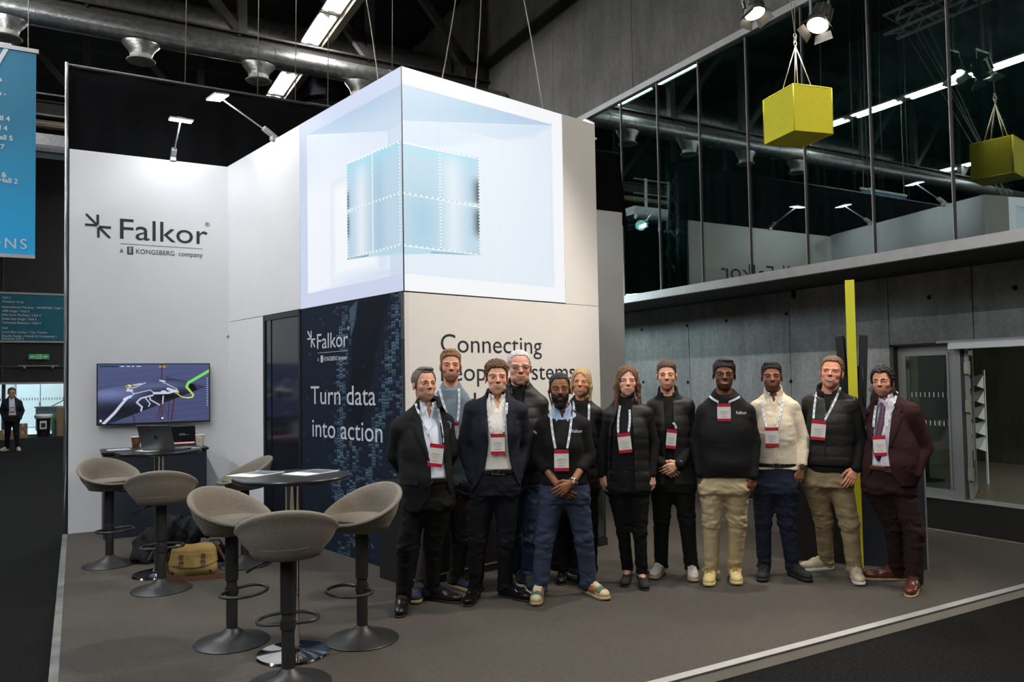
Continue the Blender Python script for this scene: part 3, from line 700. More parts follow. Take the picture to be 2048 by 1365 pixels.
def led_right():
    P = Pic(260, 260, lin((250, 252, 255)))
    R = 2 * P.u; Z = 4.535 - 2 * P.v
    uv = lambda r, z: (r / 2, (4.535 - z) / 2)
    inner = P.rect(-0.2, 0.08, 0.923, 0.924, 0.005); P.mix(inner, lin((228, 240, 252)))
    P.mix(P.rect(-0.2, 0.08, 0.90, 0.915, 0.004) * 0.6, lin((234, 243, 253)))
    ceil = P.poly([uv(-0.1, 4.372), uv(1.845, 4.388), uv(-0.1, 4.03)], 1, 0.006)
    P.mix(ceil, lin((186, 211, 236))); P.mix(ceil * np.exp(-((R - 0.7) / 0.6) ** 2 - ((Z - 4.28) / 0.1) ** 2) * 0.5, lin((170, 214, 232)))
    under = P.poly([uv(-0.1, 4.05), uv(1.845, 4.388), uv(1.6, 4.22), uv(-0.1, 3.75)], 1, 0.03); P.mix(under * 0.55, lin((200, 224, 243)))
    P.mix(P.line([uv(0, 4.374), uv(1.845, 4.388)], 0.003) * 0.4, lin((140, 165, 200)))
    P.mix(P.line([uv(0, 4.05), uv(1.84, 4.388)], 0.002) * 0.35, lin((150, 175, 205)))
    P.mix(np.exp(-((R - 1.1) / 0.5) ** 2) * inner * 0.5 * (Z < 4.1), lin((238, 247, 254)))
    cube = P.poly([uv(-0.1, 3.85), uv(0.868, 3.862), uv(0.864, 2.934), uv(-0.1, 2.937)], 1, 0.004)
    P.mix(cube, lin((192, 220, 238)))
    P.mix(cube * np.exp(-((R - 0.55) / 0.12) ** 2) * 0.75, lin((238, 245, 252)))
    P.mix(cube * np.exp(-((R - 0.2) / 0.2) ** 2 - ((Z - 3.2) / 0.3) ** 2) * 0.6, lin((150, 200, 222)))
    P.mix(cube * np.exp(-np.abs(Z - 3.84) / 0.07) * 0.8, lin((165, 228, 242)))
    P.mix(cube * np.exp(-((R - 0.875) / 0.085) ** 2) * (np.exp(-((Z - 3.53) / 0.13) ** 4) + np.exp(-((Z - 3.24) / 0.14) ** 4)), lin((14, 48, 66)))
    P.mix(cube * np.exp(-((Z - 3.40) / 0.02) ** 2) * sm(R, 0.5, 0.87) * 0.9, lin((225, 255, 255)))
    bot = P.poly([uv(-0.1, 2.936), uv(0.864, 2.934), uv(0.4, 2.90), uv(-0.1, 2.84)], 1, 0.008); P.mix(bot * 0.8, lin((170, 216, 234)))
    P.mix(P.line([uv(0.3, 2.90), uv(0.864, 2.933)], 0.004) * 0.6, lin((80, 150, 175)))
    dots = ((np.floor(P.v * 130) % 2 == 0) | (np.floor(P.u * 97) % 3 == 0)).astype(float)
    for pts in ([uv(-.1, 3.85), uv(0.868, 3.862)], [uv(0.864, 3.86), uv(0.862, 2.935)], [uv(-.1, 2.937), uv(0.862, 2.935)], [uv(-.1, 3.402), uv(0.868, 3.40)], [uv(0.405, 3.855), uv(0.405, 2.937)]):
        P.mix(P.line(pts, 0.0045) * dots * 0.95, (1, 1, 1)); P.mix(P.line(pts, 0.004) * (1 - dots) * 0.35, lin((110, 190, 205)))
    P.a *= (1 - 0.03 * (np.sin(P.u * 260 * pi / 2) > 0))[..., None]
    return P.a

def data_print():
    W, H = 240, 330
    P = Pic(W, H, lin((22, 30, 44)))
    rng = np.random.default_rng(3)
    colb = rng.random(60)
    P.mix((colb[(P.u * 60).astype(int) % 60] * 0.5 + 0.1) * (np.sin(P.v * 200 + colb[(P.u * 60).astype(int) % 60] * 40) > 0.2) * 0.6, lin((38, 52, 72)))
    dark = P.poly([(0.56, 0.0), (0.88, 0.0), (0.62, 0.5), (0.50, 0.46)], 1, 0.03); P.mix(dark * 0.85, lin((14, 19, 29)))
    P.mix(P.poly([(0.52, 0.03), (0.60, 0.0), (0.57, 0.09), (0.53, 0.14)], 1, 0.01) * 0.5, lin((96, 120, 138)))
    cw, ch = 0.030, 0.0125
    img = P.a
    for cu_ in np.arange(0.0, 1.0, cw):
        off = rng.random() * ch
        for cv in np.arange(0, 1.0, ch):
            u = cu_ + cw / 2; v = cv + off
            b1 = 0.47 - 0.10 * v; b2 = 1.0 - 0.45 * v; b3 = 0.66 - 0.2 * v; b4 = 1.0 - 0.12 * v
            pr = 0.85 * np.exp(-((u - b1) / 0.05) ** 2) * (v < 0.9) + 0.75 * np.exp(-((u - b2) / 0.055) ** 2) * (v < 0.95) + 0.5 * np.exp(-((u - b3) / 0.08) ** 2) * (v > 0.55) + 0.6 * np.exp(-((u - b4) / 0.03) ** 2) * (v > 0.3) + 0.03
            if rng.random() < pr:
                x0, x1 = int(cu_ * W) , int((cu_ + cw * 0.9) * W); y0, y1 = int(v * H), int((v + ch * 0.85) * H)
                c = np.array(lin((105, 135, 158))) * rng.uniform(0.35, 1.15) * min(1, pr * 1.4 + 0.25)
                y1 = min(y1, H - 1); x1 = min(x1, W - 1)
                if y1 <= y0: continue
                img[y0, x0:x1] = c; img[y0:y1, x0] = c * 0.8; img[y0:y1, x1 - 1] = c * 0.7; img[y0 + 1:y1, x0 + 1:x1 - 1] += c * 0.18
    return img

def tv_picture():
    P = Pic(400, 225, lin((74, 82, 122)))
    def q(x, y): return ((x - 115) / 1683, (y - 80) / (888 - (x - 115) / 1683 * 33))
    A = 1.78
    P.mix(np.clip(1 - P.v * 1.5, 0, 1) * 0.35, lin((96, 104, 150))); P.mix((np.sin(P.u * 9 + P.v * 60) > 0.93) * 0.2, lin((110, 120, 160)))
    sea = P.poly([q(100, 470), q(520, 385), q(820, 345), q(1200, 285), q(1480, 345), q(1740, 425), q(1480, 520), q(280, 965), q(100, 1000)], A)
    P.mix(sea, lin((40, 44, 66)))
    P.mix(sea * np.exp(-((P.u - 0.1) / 0.28) ** 2 - ((P.v - 0.5) / 0.13) ** 2), lin((120, 128, 176)))
    P.mix(sea * np.exp(-((P.u - 0.5) / 0.35) ** 2 - ((P.v - 0.36) / 0.08) ** 2) * 0.7, lin((110, 118, 165)))
    P.mix(sea * np.exp(-((P.u - 0.60) / 0.2) ** 2 - ((P.v - 0.56) / 0.10) ** 2), lin((10, 10, 18)))
    P.mix(sea * np.exp(-((P.u - 0.25) / 0.25) ** 2 - ((P.v - 0.80) / 0.16) ** 2) * 0.9, lin((16, 17, 28)))
    P.mix(P.poly([q(1480, 370), q(1560, 385), q(1610, 470), q(1480, 520), q(1440, 440)], A, 0.01), lin((8, 8, 14)))
    W_ = lin((225, 230, 255)); Yl = lin((200, 165, 30))
    for pts, w, al in (([(200, 960), (360, 800), (430, 710), (540, 580)], 0.022, 0.85), ([(540, 580), (600, 560), (640, 520), (880, 465), (940, 510)], 0.006, 0.9), ([(640, 520), (580, 470), (540, 430), (640, 430), (810, 355)], 0.007, 0.85),
                       ([(920, 545), (740, 590), (680, 650), (760, 720), (745, 775)], 0.013, 0.8), ([(810, 585), (880, 670), (860, 710)], 0.008, 0.9), ([(880, 580), (880, 610), (1020, 690)], 0.010, 0.8), ([(1080, 560), (1070, 670)], 0.010, 0.8),
                       ([(1060, 340), (1300, 460)], 0.006, 0.8), ([(940, 515), (1160, 510), (1280, 480)], 0.02, 0.85), ([(1150, 450), (1300, 500)], 0.022, 0.9), ([(500, 600), (590, 560)], 0.022, 0.9), ([(540, 470), (610, 470)], 0.018, 0.9), ([(1030, 325), (1100, 335)], 0.014, 0.8), ([(640, 390), (740, 370)], 0.012, 0.7), ([(1060, 490), (1110, 490)], 0.016, 0.9)):
        P.mix(P.line([q(*p) for p in pts], w, A, 0.008) * al, W_)
    P.mix(P.line([q(515, 412), q(560, 385), q(580, 412), q(640, 378)], 0.010, A), Yl); P.mix(P.line([q(1025, 115), q(1105, 115)], 0.014, A), Yl); P.mix(P.line([q(1275, 510), q(1295, 515)], 0.018, A), Yl)
    ribbon = [(1300, 530), (1370, 575), (1450, 590), (1530, 580), (1545, 545), (1490, 480), (1440, 425), (1470, 360), (1800, 180)]
    for i in range(len(ribbon) - 1):
        t = i / 7; c = np.array(lin((235, 205, 120))) * (1 - t) + np.array(lin((130, 230, 110))) * t
        P.mix(P.line([q(*ribbon[i]), q(*ribbon[i + 1])], 0.008 + 0.016 * t, A), c)
    red = lin((88, 30, 48))
    for pts, w in (([(1060, 90), (1052, 310)], 0.009), ([(630, 830), (650, 950)], 0.010), ([(1170, 640), (1150, 930)], 0.007), ([(1245, 610), (1205, 930)], 0.010), ([(1035, 690), (1000, 930)], 0.006), ([(1050, 690), (1040, 930)], 0.006), ([(1070, 690), (1070, 930)], 0.006), ([(1085, 690), (1130, 850)], 0.004), ([(1030, 700), (960, 930)], 0.003), ([(1145, 250), (1143, 290)], 0.006)):
        P.mix(P.line([q(*p) for p in pts], w, A), red)
    for c in ((575, 398), (1066, 890)): P.mix(P.line([q(*c), q(c[0] + 2, c[1])], 0.016, A), (1, 1, 1))
    P.mix(P.line([q(760, 350), q(600, 440), q(900, 415), q(1100, 400)], 0.002, A) * 0.5, lin((120, 150, 60)))
    P.mix(P.line([q(900, 310), q(1480, 200), q(1690, 160)], 0.002, A) * 0.7, lin((20, 20, 40)))
    P.mix(P.line([q(150, 108), q(400, 108)], 0.018, A), lin((40, 110, 130))); P.mix(P.line([q(150, 108), q(400, 108)], 0.013, A), lin((32, 50, 92)))
    for x0, x1 in ((445, 490), (535, 575), (612, 635), (682, 735)): P.mix(P.line([q(x0, 109), q(x1, 109)], 0.008, A), lin((200, 210, 240)))
    P.mix(P.line([q(1768, 300), q(1768, 705)], 0.016, A) * 0.8, lin((38, 46, 82)))
    for y in range(298, 720, 34): P.mix(P.line([q(1766, y), q(1770, y)], 0.010, A), lin((190, 205, 240)))
    P.mix(P.line([q(145, 905), q(170, 935)], 0.006, A) + P.line([q(170, 905), q(145, 935)], 0.006, A), (1, 1, 1))
    return P.a

# ------------------------------------------------------------------ booth walls
FL_RZ, FR_RZ = CUBE_ROT - pi / 2, CUBE_ROT           # local x runs left to right on either cube face
def left_frame(s): return tuple(CORNER + BX * s)
ZL = 2.535

# local frame of the left side wall: x = 0 at the back corner (s = 4.04), x = 4.04 - s
o = thing('booth_side_wall', 'white side wall panels between the logo wall and the glowing screen cube', 'wall', (*left_frame(4.03)[:2], PZ), FL_RZ)
part('panel', MB().box((0.0, 0.0, ZL - PZ + 0.003), (2.026, 0.05, 4.535 - PZ)), M_white, o, bevel=0.002)
part('panel', MB().box((0.0, 0.0, 0.0), (1.066, 0.05, ZL - PZ - 0.003)), M_white, o, bevel=0.002)
part('panel_clip', MB().box((-0.01, -0.03, 2.30), (0.03, 0.0, 2.33)), M_white, o)

o = thing('booth_back_wall', 'tall white booth wall with large dark company logo', 'wall', (-0.08, 10.29, PZ))
part('panel', MB().box((0, 0, 0), (1.79, 0.06, 4.465)), M_white, o, bevel=0.003)
part('edge_profile', MB().box((-0.02, 0.0, 0), (0.0, 0.065, 4.47)), M_black, o)
def star(parent, x, z, r, m, y=-0.004):
    c = []
    # six arms: four straight, two diagonal, with a small open centre
    g = r * 0.13; w = r * 0.19
    mb = MB()
    def arm(p, q): mb.bar((p[0], y, p[1]), (q[0], y, q[1]), w, 0.003, (0, 1, 0))
    arm((-g * 0.2, g * 0.9), (-g * 0.2, r)); arm((-g * 0.6, g * 0.4), (-r, g * 0.4)); arm((-g * 0.9, g * 1.0), (-r * 0.92, r * 0.98))
    arm((g * 0.2, -g * 0.9), (g * 0.2, -r)); arm((g * 0.6, -g * 0.4), (r, -g * 0.4)); arm((g * 0.9, -g * 1.0), (r * 0.92, -r * 0.98))
    b = part('logo_star', mb, m, parent); b.location = (x, 0, z); return b
lx = lambda X: X + 0.08
star(o, lx(0.215), 3.64 - PZ, 0.135, M_ink)
text(o, 'Falkor', 0.355, M_ink, (lx(0.446), -0.003, 3.508 - PZ), fit=0.985)
text(o, '\u00ae', 0.075, M_ink, (lx(1.40), -0.003, 3.735 - PZ))
part('logo_rule', MB().box((lx(0.447), -0.003, 3.447 - PZ), (lx(1.372), -0.001, 3.451 - PZ)), M_ink, o)
text(o, 'a', 0.085, M_ink, (lx(0.447), -0.003, 3.345 - PZ))
part('logo_badge', MB().box((lx(0.524), -0.003, 3.325 - PZ), (lx(0.588), -0.001, 3.418 - PZ)), M_ink, o)
mb = MB()
for i in range(4): mb.tube([(lx(0.556) + 0.016 * cos(t), -0.004, 3.345 + 0.019 * i - PZ + 0.006 * sin(t)) for t in np.linspace(0, 2 * pi, 9, endpoint=False)], 0.0022, 4, closed=True)
part('logo_crest', mb, M_paper, o)
text(o, 'KONGSBERG', 0.082, M_ink, (lx(0.620), -0.003, 3.340 - PZ), fit=0.425, space=1.05)
text(o, 'company', 0.085, M_ink, (lx(1.095), -0.003, 3.342 - PZ), fit=0.275)

o = thing('booth_back_wall', 'right part of the booth back wall, a narrow strip right of the screen cube', 'wall', (1.75, 10.30, PZ))
part('panel', MB().box((0, 0, 0), (6.215, 0.05, 4.465)), M_shadedwall, o, bevel=0.003)
text(o, 'Falkor', 0.45, M_ink, (4.10, -0.003, 3.52 - PZ), fit=1.36)
star(o, 3.83, 3.69 - PZ, 0.175, M_ink)
part('logo_rule', MB().box((4.10, -0.003, 3.44 - PZ), (5.4, -0.001, 3.446 - PZ)), M_ink, o)

# dark display door between side wall and printed panel
o = thing('display_door', 'tall dark framed glossy display panel set in the booth side wall', 'screen', (*left_frame(2.96)[:2], PZ), FL_RZ)
part('frame', MB().box((0.0, -0.01, 0.0), (0.05, 0.05, 2.47)).box((0.905, -0.01, 0), (0.955, 0.05, 2.47)).box((0.0, -0.01, 2.41), (0.955, 0.05, 2.47)).box((0, -0.01, 0), (0.955, 0.05, 0.05)), M_black, o, bevel=0.003)
M_gloss = mat('glossy_display_glass', (0.010, 0.012, 0.020), 0.12, noise=0.02, nscale=1, spec=0.9)
part('display_glass', MB().box((0.05, 0.012, 0.05), (0.905, 0.03, 2.41)), M_gloss, o)
part('inner_edge', MB().box((0.05, 0.004, 0.05), (0.19, 0.012, 2.41)), M_gloss, o)

# LED screen cube
M_led = mat('led_picture', attr='picture', estr=0.93, rough=0.5)
o = thing('led_screen_cube', 'huge glowing corner screen showing a glass cube in a white box', 'screen', (*CORNER[:2], ZL), 0)
ci = Matrix.Rotation(CUBE_ROT, 4, 'Z')
part('screen_housing', MB().box((0.012, 0.012, 0.0), (2.0, 0.2, 2.0), ci).box((0.012, 0.012, 0.0), (0.2, 2.0, 2.0), ci), M_black, o)
grid_picture('led_picture_side', led_left(), 2.0, 2.0, M_led, o, tuple(BX * 2.0), FL_RZ)
grid_picture('led_picture_front', led_right(), 2.0, 2.0, M_led, o, (0, 0, 0), FR_RZ)
part('corner_seam', MB().box((-0.004, -0.004, 0.0), (0.004, 0.004, 2.0), ci), M_black, o)
part('lower_seam', MB().box((0, -0.002, -0.008), (2.0, 0.03, 0.0), ci).box((-0.002, 0, -0.008), (0.03, 2.0, 0.0), ci), M_black, o)

M_cream = mat('warm_white_laminate', (0.70, 0.68, 0.655), 0.55, noise=0.02, nscale=3)
o = thing('booth_front_wall', 'white booth front wall printed with dark slogan below the glowing screen', 'wall', (*CORNER[:2], PZ), FR_RZ)
part('panel', MB().box((0, 0, 0), (2.51, 0.06, ZL - PZ - 0.012)), M_cream, o, bevel=0.002)
part('upper_panel', MB().box((2.004, 0, ZL - PZ - 0.008), (2.51, 0.06, 4.54 - PZ)), M_cream, o, bevel=0.002)
part('side_panel', MB().box((2.45, 0.06, 0), (2.51, 3.46, ZL - PZ - 0.003)), M_white, o, bevel=0.002)
part('side_panel', MB().box((2.45, 0.06, ZL - PZ + 0.003), (2.51, 3.46, 4.54 - PZ)), M_white, o, bevel=0.002)
part('corner_clip', MB().box((2.51, 0.0, 4.37 - PZ), (2.54, 0.03, 4.39 - PZ)), M_white, o)
text(o, 'Connecting', 0.245, M_ink, (0.387, -0.001, 1.998 - PZ), fit=1.26)
text(o, 'People, Systems', 0.245, M_ink, (0.387, -0.001, 1.735 - PZ), fit=1.735)
text(o, 'and', 0.245, M_ink, (0.387, -0.001, 1.455 - PZ), fit=0.40)
text(o, 'W', 0.245, M_ink, (1.715, -0.001, 1.455 - PZ), fit=0.22)

o = thing('printed_booth_panel', 'dark navy printed panel with pale slogan and falling data pattern', 'panel', (*left_frame(2.0)[:2], PZ), FL_RZ)
part('panel_board', MB().box((0, 0.004, 0), (2.0, 0.05, ZL - PZ - 0.01)), M_navy, o)
M_print = mat('data_print', attr='picture', rough=0.75, noise=0.02, nscale=30, spec=0.15)
grid_picture('data_pattern', data_print(), 2.0, ZL - PZ - 0.01, M_print, o)
X_ = lambda s: 2.0 - s
star(o, X_(1.755), 2.200 - PZ, 0.088, M_inkw)
text(o, 'Falkor', 0.222, M_inkw, (X_(1.626), -0.004, 2.092 - PZ), fit=0.64)
text(o, '\u00ae', 0.05, M_inkw, (X_(0.995), -0.004, 2.25 - PZ))
part('logo_rule', MB().box((X_(1.62), -0.004, 2.047 - PZ), (X_(1.0), -0.001, 2.051 - PZ)), M_inkw, o)
text(o, 'a', 0.065, M_inkw, (X_(1.618), -0.004, 1.965 - PZ))
part('logo_badge', MB().box((X_(1.55), -0.004, 1.95 - PZ), (X_(1.505), -0.001, 2.02 - PZ)), M_inkw, o)
text(o, 'KONGSBERG', 0.062, M_inkw, (X_(1.48), -0.004, 1.962 - PZ), fit=0.27)
text(o, 'company', 0.062, M_inkw, (X_(1.185), -0.004, 1.964 - PZ), fit=0.18)
text(o, 'Turn data', 0.27, M_inkw, (X_(1.775), -0.004, 1.523 - PZ), fit=1.29)
text(o, 'into action', 0.27, M_inkw, (X_(1.745), -0.004, 1.187 - PZ), fit=1.37)
part('yellow_square', MB().box((X_(0.245), -0.004, 0.168 - PZ), (X_(0.125), -0.001, 0.292 - PZ)), M_yellowpaint, o)

# suspension wires of the screen cube
for wi, ((xa, ya), (xb, yb), hgt) in enumerate((((755, 160), (733, 0), 11), ((883, 157), (911, 0), 11), ((950, 175), (962, 0), 11), ((1085, 216), (1048, 0), 11))):
    base = CORNER + AX * 0.9 + BX * 1.0
    p0 = on_plane(xa, ya, base, (CF[0], CF[1], 0)); p1 = on_plane(xb, yb, base + BX * 0.6, (CF[0], CF[1], 0))
    d = (p1 - p0); p0 = p0 - d * ((p0[2] - 4.54) / d[2]); p2 = p0 + d * ((hgt - p0[2]) / d[2])
    pts = [p0 + (p2 - p0) * t + np.array([0.012 * sin(t * 13), 0, 0]) for t in np.linspace(0, 1, 12)]
    tag(part('hanging_wire', MB().tube(pts, 0.0075, 5), M_wire, None, True), 'steel cable rising from the glowing screen cube, %s from the left' % ORD[wi], 'wire', 'screen cube cables')

# arm lights on top of the booth walls
M_armlamp = mat('arm_lamp_glow', (1, 1, 1), 0.5, emit=(0.95, 0.98, 1.0), estr=14.0)
def arm_light(label, foot, head, tilt):
    """clip-on display light: foot on the wall top, thin arm, flat head"""
    o = thing('arm_light', label, 'lamp', tuple(foot), 0, 'clip-on display lights')
    h = Vector(head) - Vector(foot); hd = Vector((h.x, h.y, 0)).normalized(); sd = Vector((-hd.y, hd.x, 0))
    part('clamp', MB().box((-0.06, -0.035, -0.02), (0.06, 0.035, 0.03), Matrix.Rotation(atan2(hd.y, hd.x), 4, 'Z')), M_alu, o, bevel=0.008)
    e0 = hd * 0.10 + Vector((0, 0, 0.07)); part('driver_box', MB().bar((0, 0, 0.02), e0 * 1.5, 0.06, 0.05), M_alu, o, bevel=0.008)
    part('arm', MB().tube([e0, h * 0.96], 0.010, 8), M_alu, o, True)
    M4 = Matrix(((hd.x, sd.x, 0, h.x), (hd.y, sd.y, 0, h.y), (0, 0, 1, h.z), (0, 0, 0, 1))) @ Matrix.Rotation(tilt, 4, 'Y')
    part('lamp_head', MB().box((-0.05, -0.13, 0.0), (0.11, 0.13, 0.018), M4).box((-0.02, -0.05, 0.018), (0.06, 0.05, 0.035), M4), M_alu_light, o, bevel=0.006)
    part('lamp_face', MB().box((-0.045, -0.12, -0.006), (0.105, 0.12, 0.0), M4), M_armlamp, o)
    return o
wf = on_plane(346, 320, (0, 10.29, 0), (0, 1, 0)); wf[2] = 4.535
arm_light('small grey arm light above the logo on the back wall', wf + np.array([0, 0.03, 0]), wf + np.array([0.02, -0.62, 0.30]), 0.10)
spot_light('arm_lamp_beam', wf + np.array([0.02, -0.66, 0.27]), wf + np.array([0.0, 0.15, -0.6]), 33, 150, 0.9, (0.93, 0.97, 1.0), 0.10)
sp = on_plane(548, 275, CORNER, AX); sp[2] = 4.54
hd_ = sp - AX * 0.62 + np.array([0, 0, 0.33]) - BX * 0.02
arm_light('grey arm light reaching out from the side wall, lamp lit', sp + AX * 0.02, hd_, 0.12)
spot_light('arm_lamp_beam', hd_ - AX * 0.02 - np.array([0, 0, 0.03]), sp + AX * 0.15 - np.array([0, 0, 0.6]), 34, 150, 0.9, (0.93, 0.97, 1.0), 0.10)

bf = np.array([5.92, 10.33, 4.53])
arm_light('small grey arm light on the back wall behind the screen cube', bf, bf + np.array([-0.02, -0.64, 0.30]), 0.10)
spot_light('arm_lamp_beam', bf + np.array([-0.02, -0.68, 0.27]), bf + np.array([0.0, 0.15, -0.6]), 33, 150, 0.9, (0.93, 0.97, 1.0), 0.10)
for q, lab in ((CORNER + AX * 2.48 + BX * 2.4, 'grey arm light on the hidden right side wall, toward the back'), (CORNER + AX * 2.48 + BX * 0.75, 'grey arm light on the hidden right side wall, toward the front')):
    q = q + np.array([0, 0, 4.545]); h_ = q + AX * 0.60 + np.array([0, 0, 0.32])
    arm_light(lab, q, h_, 0.12); spot_light('arm_lamp_beam', h_ - np.array([0, 0, 0.03]), q - AX * 0.15 - np.array([0, 0, 0.6]), 33, 150, 0.9, (0.93, 0.97, 1.0), 0.10)

# television on the logo wall
o = thing('wall_television', 'wide flat television showing a blue seabed model', 'television', (0.203, 10.205, 1.29))
part('television_body', MB().box((0, 0, 0), (1.24, 0.04, 0.722)), M_black, o, bevel=0.004)
part('wall_mount', MB().box((0.4, 0.04, 0.2), (0.84, 0.085, 0.5)), M_black, o)
M_tv = mat('tv_picture', attr='picture', estr=0.85, rough=0.3)
grid_picture('television_picture', tv_picture(), 1.216, 0.694, M_tv, o, (0.012, -0.003, 0.016))

# ------------------------------------------------------------------ furniture
cab = thing('sideboard', 'dark navy sideboard with black top under the television', 'cabinet', (0.26, 9.68, PZ))
part('cabinet_body', MB().box((0.0, 0.0, 0.0), (1.07, 0.59, 0.93)), M_navy, cab, bevel=0.003)
part('cabinet_top', MB().box((-0.02, -0.03, 0.93), (1.09, 0.60, 0.955)), M_black, cab, bevel=0.004)
part('door_gap', MB().box((0.533, -0.002, 0.03), (0.537, 0.004, 0.92)), M_black, cab)
CT = PZ + 0.955
o = thing('tablet', 'thin tablet lying at the left end of the sideboard', 'tablet', (0.42, 9.85, CT), 0.1)
part('tablet_body', MB().box((-0.12, -0.09, 0.0), (0.12, 0.09, 0.012)), M_alu, o, bevel=0.003)
part('tablet_screen', MB().box((-0.11, -0.08, 0.012), (0.11, 0.08, 0.014)), M_paper, o)
def laptop(name, label, loc, rz, lid_m, open_deg, front, w=0.33, dp=0.23, screen=None):
    o = thing(name, label, 'laptop', loc, rz)
    part('keyboard_base', MB().box((-w / 2, -dp / 2, 0), (w / 2, dp / 2, 0.012)), lid_m, o, bevel=0.003)
    mb = MB()
    for r in range(5):
        for c in range(13): mb.box((-w / 2 + 0.02 + c * 0.0225, dp / 2 - 0.045 - r * 0.021, 0.012), (-w / 2 + 0.039 + c * 0.0225, dp / 2 - 0.028 - r * 0.021, 0.0145))
    part('keys', mb, M_black, o, kind='stuff')
    M4 = Matrix.Translation((0, dp / 2, 0.012)) @ Matrix.Rotation(radians(-(open_deg - 90)), 4, 'X')
    l = part('lid', MB().box((-w / 2, -0.003, 0.0), (w / 2, 0.004, dp), M4), lid_m, o, bevel=0.002)
    part('screen', MB().box((-w / 2 + 0.01, -0.005, 0.012), (w / 2 - 0.01, -0.003, dp - 0.01), M4), screen or M_gloss, l)
    return o, l, M4
M_grey = mat('space_grey_metal', (0.16, 0.16, 0.17), 0.35, 0.8, noise=0.03)
o, l, M4 = laptop('laptop', 'black open laptop on the sideboard, right end', (1.10, 9.93, CT), 0.05, M_black, 100, True, screen=mat('dark_laptop_screen', (0.01, 0.01, 0.012), 0.2, noise=0.05))
M_bar = mat('screen_glow_pink', (0.2, 0.1, 0.1), 0.5, emit=(0.75, 0.35, 0.35), estr=0.7)
part('screen_bar', MB().box((-0.15, -0.0062, 0.016), (0.15, -0.005, 0.036), M4), M_bar, l)
part('screen_writing', MB().box((-0.02, -0.0062, 0.12), (0.09, -0.005, 0.126), M4).box((-0.02, -0.0062, 0.135), (0.05, -0.005, 0.14), M4), M_alu, l)

def bar_table(label, loc):
    o = thing('bar_table', label, 'table', loc, 0, 'round bar tables')
    part('table_top', MB().lathe([(0.30, 1.070), (0.345, 1.073), (0.355, 1.083), (0.355, 1.093), (0.35, 1.10), (0.001, 1.10)], 56), mat('black_table_top', (0.012, 0.012, 0.014), 0.28, noise=0.1, nscale=20), o, 0.5)
    part('column', MB().lathe([(0.045, 0.03), (0.04, 0.05), (0.04, 1.04), (0.12, 1.05), (0.12, 1.07)], 32), M_chrome, o, 0.5)
    part('base', MB().lathe([(0.218, 0.0), (0.222, 0.006), (0.215, 0.016), (0.08, 0.028), (0.045, 0.036)], 56), M_chrome, o, 0.5)
    part('base_collar', MB().lathe([(0.055, 0.03), (0.055, 0.045), (0.046, 0.055)], 28), M_chrome, o, 0.5)
    return o
T1, T2 = (0.645, 7.60, PZ), (1.172, 4.90, PZ)
bar_table('round black bar table with laptop and cups, nearer the television', T1)
bar_table('round black bar table with chrome column among the front stools', T2)
TT = PZ + 1.101

def bucket(kind):
    """upholstered bucket: outer shell and rolled rim, higher at the back (+y)"""
    n = 56; V = []; rows = []
    def rimh(t): b = 0.5 - 0.5 * cos(t); return 0.075 + 0.215 * (b ** 1.25)         # t = 0 front
    prof_out = [(0.05, 0.0), (0.55, 0.0), (0.80, 0.012), (0.90, 0.05)]
    for k in range(n):
        t = 2 * pi * k / n; h = rimh(t); b = 0.5 - 0.5 * cos(t)
        rx, ry = 0.285 - 0.01 * (1 - b), 0.25
        flare = 1.0 + 0.02 * b
        col = []
        for f, z in prof_out: col.append((f * 0.80 * rx, f * 0.80 * ry, z))
        for s in (0.35, 0.6, 0.85): col.append(((0.74 + 0.26 * s ** 0.7) * rx, (0.74 + 0.26 * s ** 0.7) * ry, 0.05 + (h - 0.05) * s))
        col.append((rx * flare, ry * flare, h - 0.012)); col.append((rx * flare * 0.985, ry * flare * 0.985, h)); col.append((rx * flare * 0.93, ry * flare * 0.93, h + 0.008)); col.append((rx * flare * 0.875, ry * flare * 0.87, h - 0.004))
        for s in (0.75, 0.45, 0.2): col.append(((0.70 + 0.17 * s) * rx, (0.68 + 0.18 * s) * ry, 0.062 + (h - 0.062) * s))
        col.append((0.60 * rx, 0.58 * ry, 0.055))
        V.append([(x * sin(t), -y * cos(t), z) for x, y, z in col])
    m = len(V[0]); flat = [p for c in V for p in c]
    F = [(k * m + j, ((k + 1) % n) * m + j, ((k + 1) % n) * m + j + 1, k * m + j + 1) for k in range(n) for j in range(m - 1)]
    F.append(tuple(k * m for k in range(n))); F.append(tuple(k * m + m - 1 for k in range(n))[::-1])
    return MB().quadmesh(flat, F)
M_stoolmetal = mat('matt_black_steel', (0.045, 0.044, 0.044), 0.42, 0.6, noise=0.06, nscale=12)
stool = thing('bar_stool', '', 'stool', (0, 0, PZ), 0, 'taupe bar stools')
part('seat_shell', bucket(0), M_fabric, stool, True)
stool.children[0].location.z = 0.70
c = part('seat_cushion', MB().lathe([(0.001, 0.055), (0.15, 0.055), (0.205, 0.062), (0.222, 0.080), (0.205, 0.096), (0.12, 0.104), (0.001, 0.106)], 48, sx=1.0, sy=0.88), M_fabric, stool, True); c.location.z = 0.70
part('seam', MB().tube([(0.216 * cos(t), 0.19 * sin(t), 0.792) for t in np.linspace(0, 2 * pi, 40, endpoint=False)], 0.004, 6, closed=True), M_fabric, stool, True)
part('gas_column', MB().lathe([(0.036, 0.05), (0.036, 0.36), (0.033, 0.37), (0.033, 0.70)], 24), M_stoolmetal, stool, 0.6)
part('column_sleeve', MB().lathe([(0.041, 0.40), (0.041, 0.70)], 24), M_stoolmetal, stool, 0.6)
part('base', MB().lathe([(0.232, 0.0), (0.236, 0.006), (0.225, 0.014), (0.13, 0.032), (0.07, 0.062), (0.045, 0.085), (0.036, 0.095)], 56), M_stoolmetal, stool, 0.9)
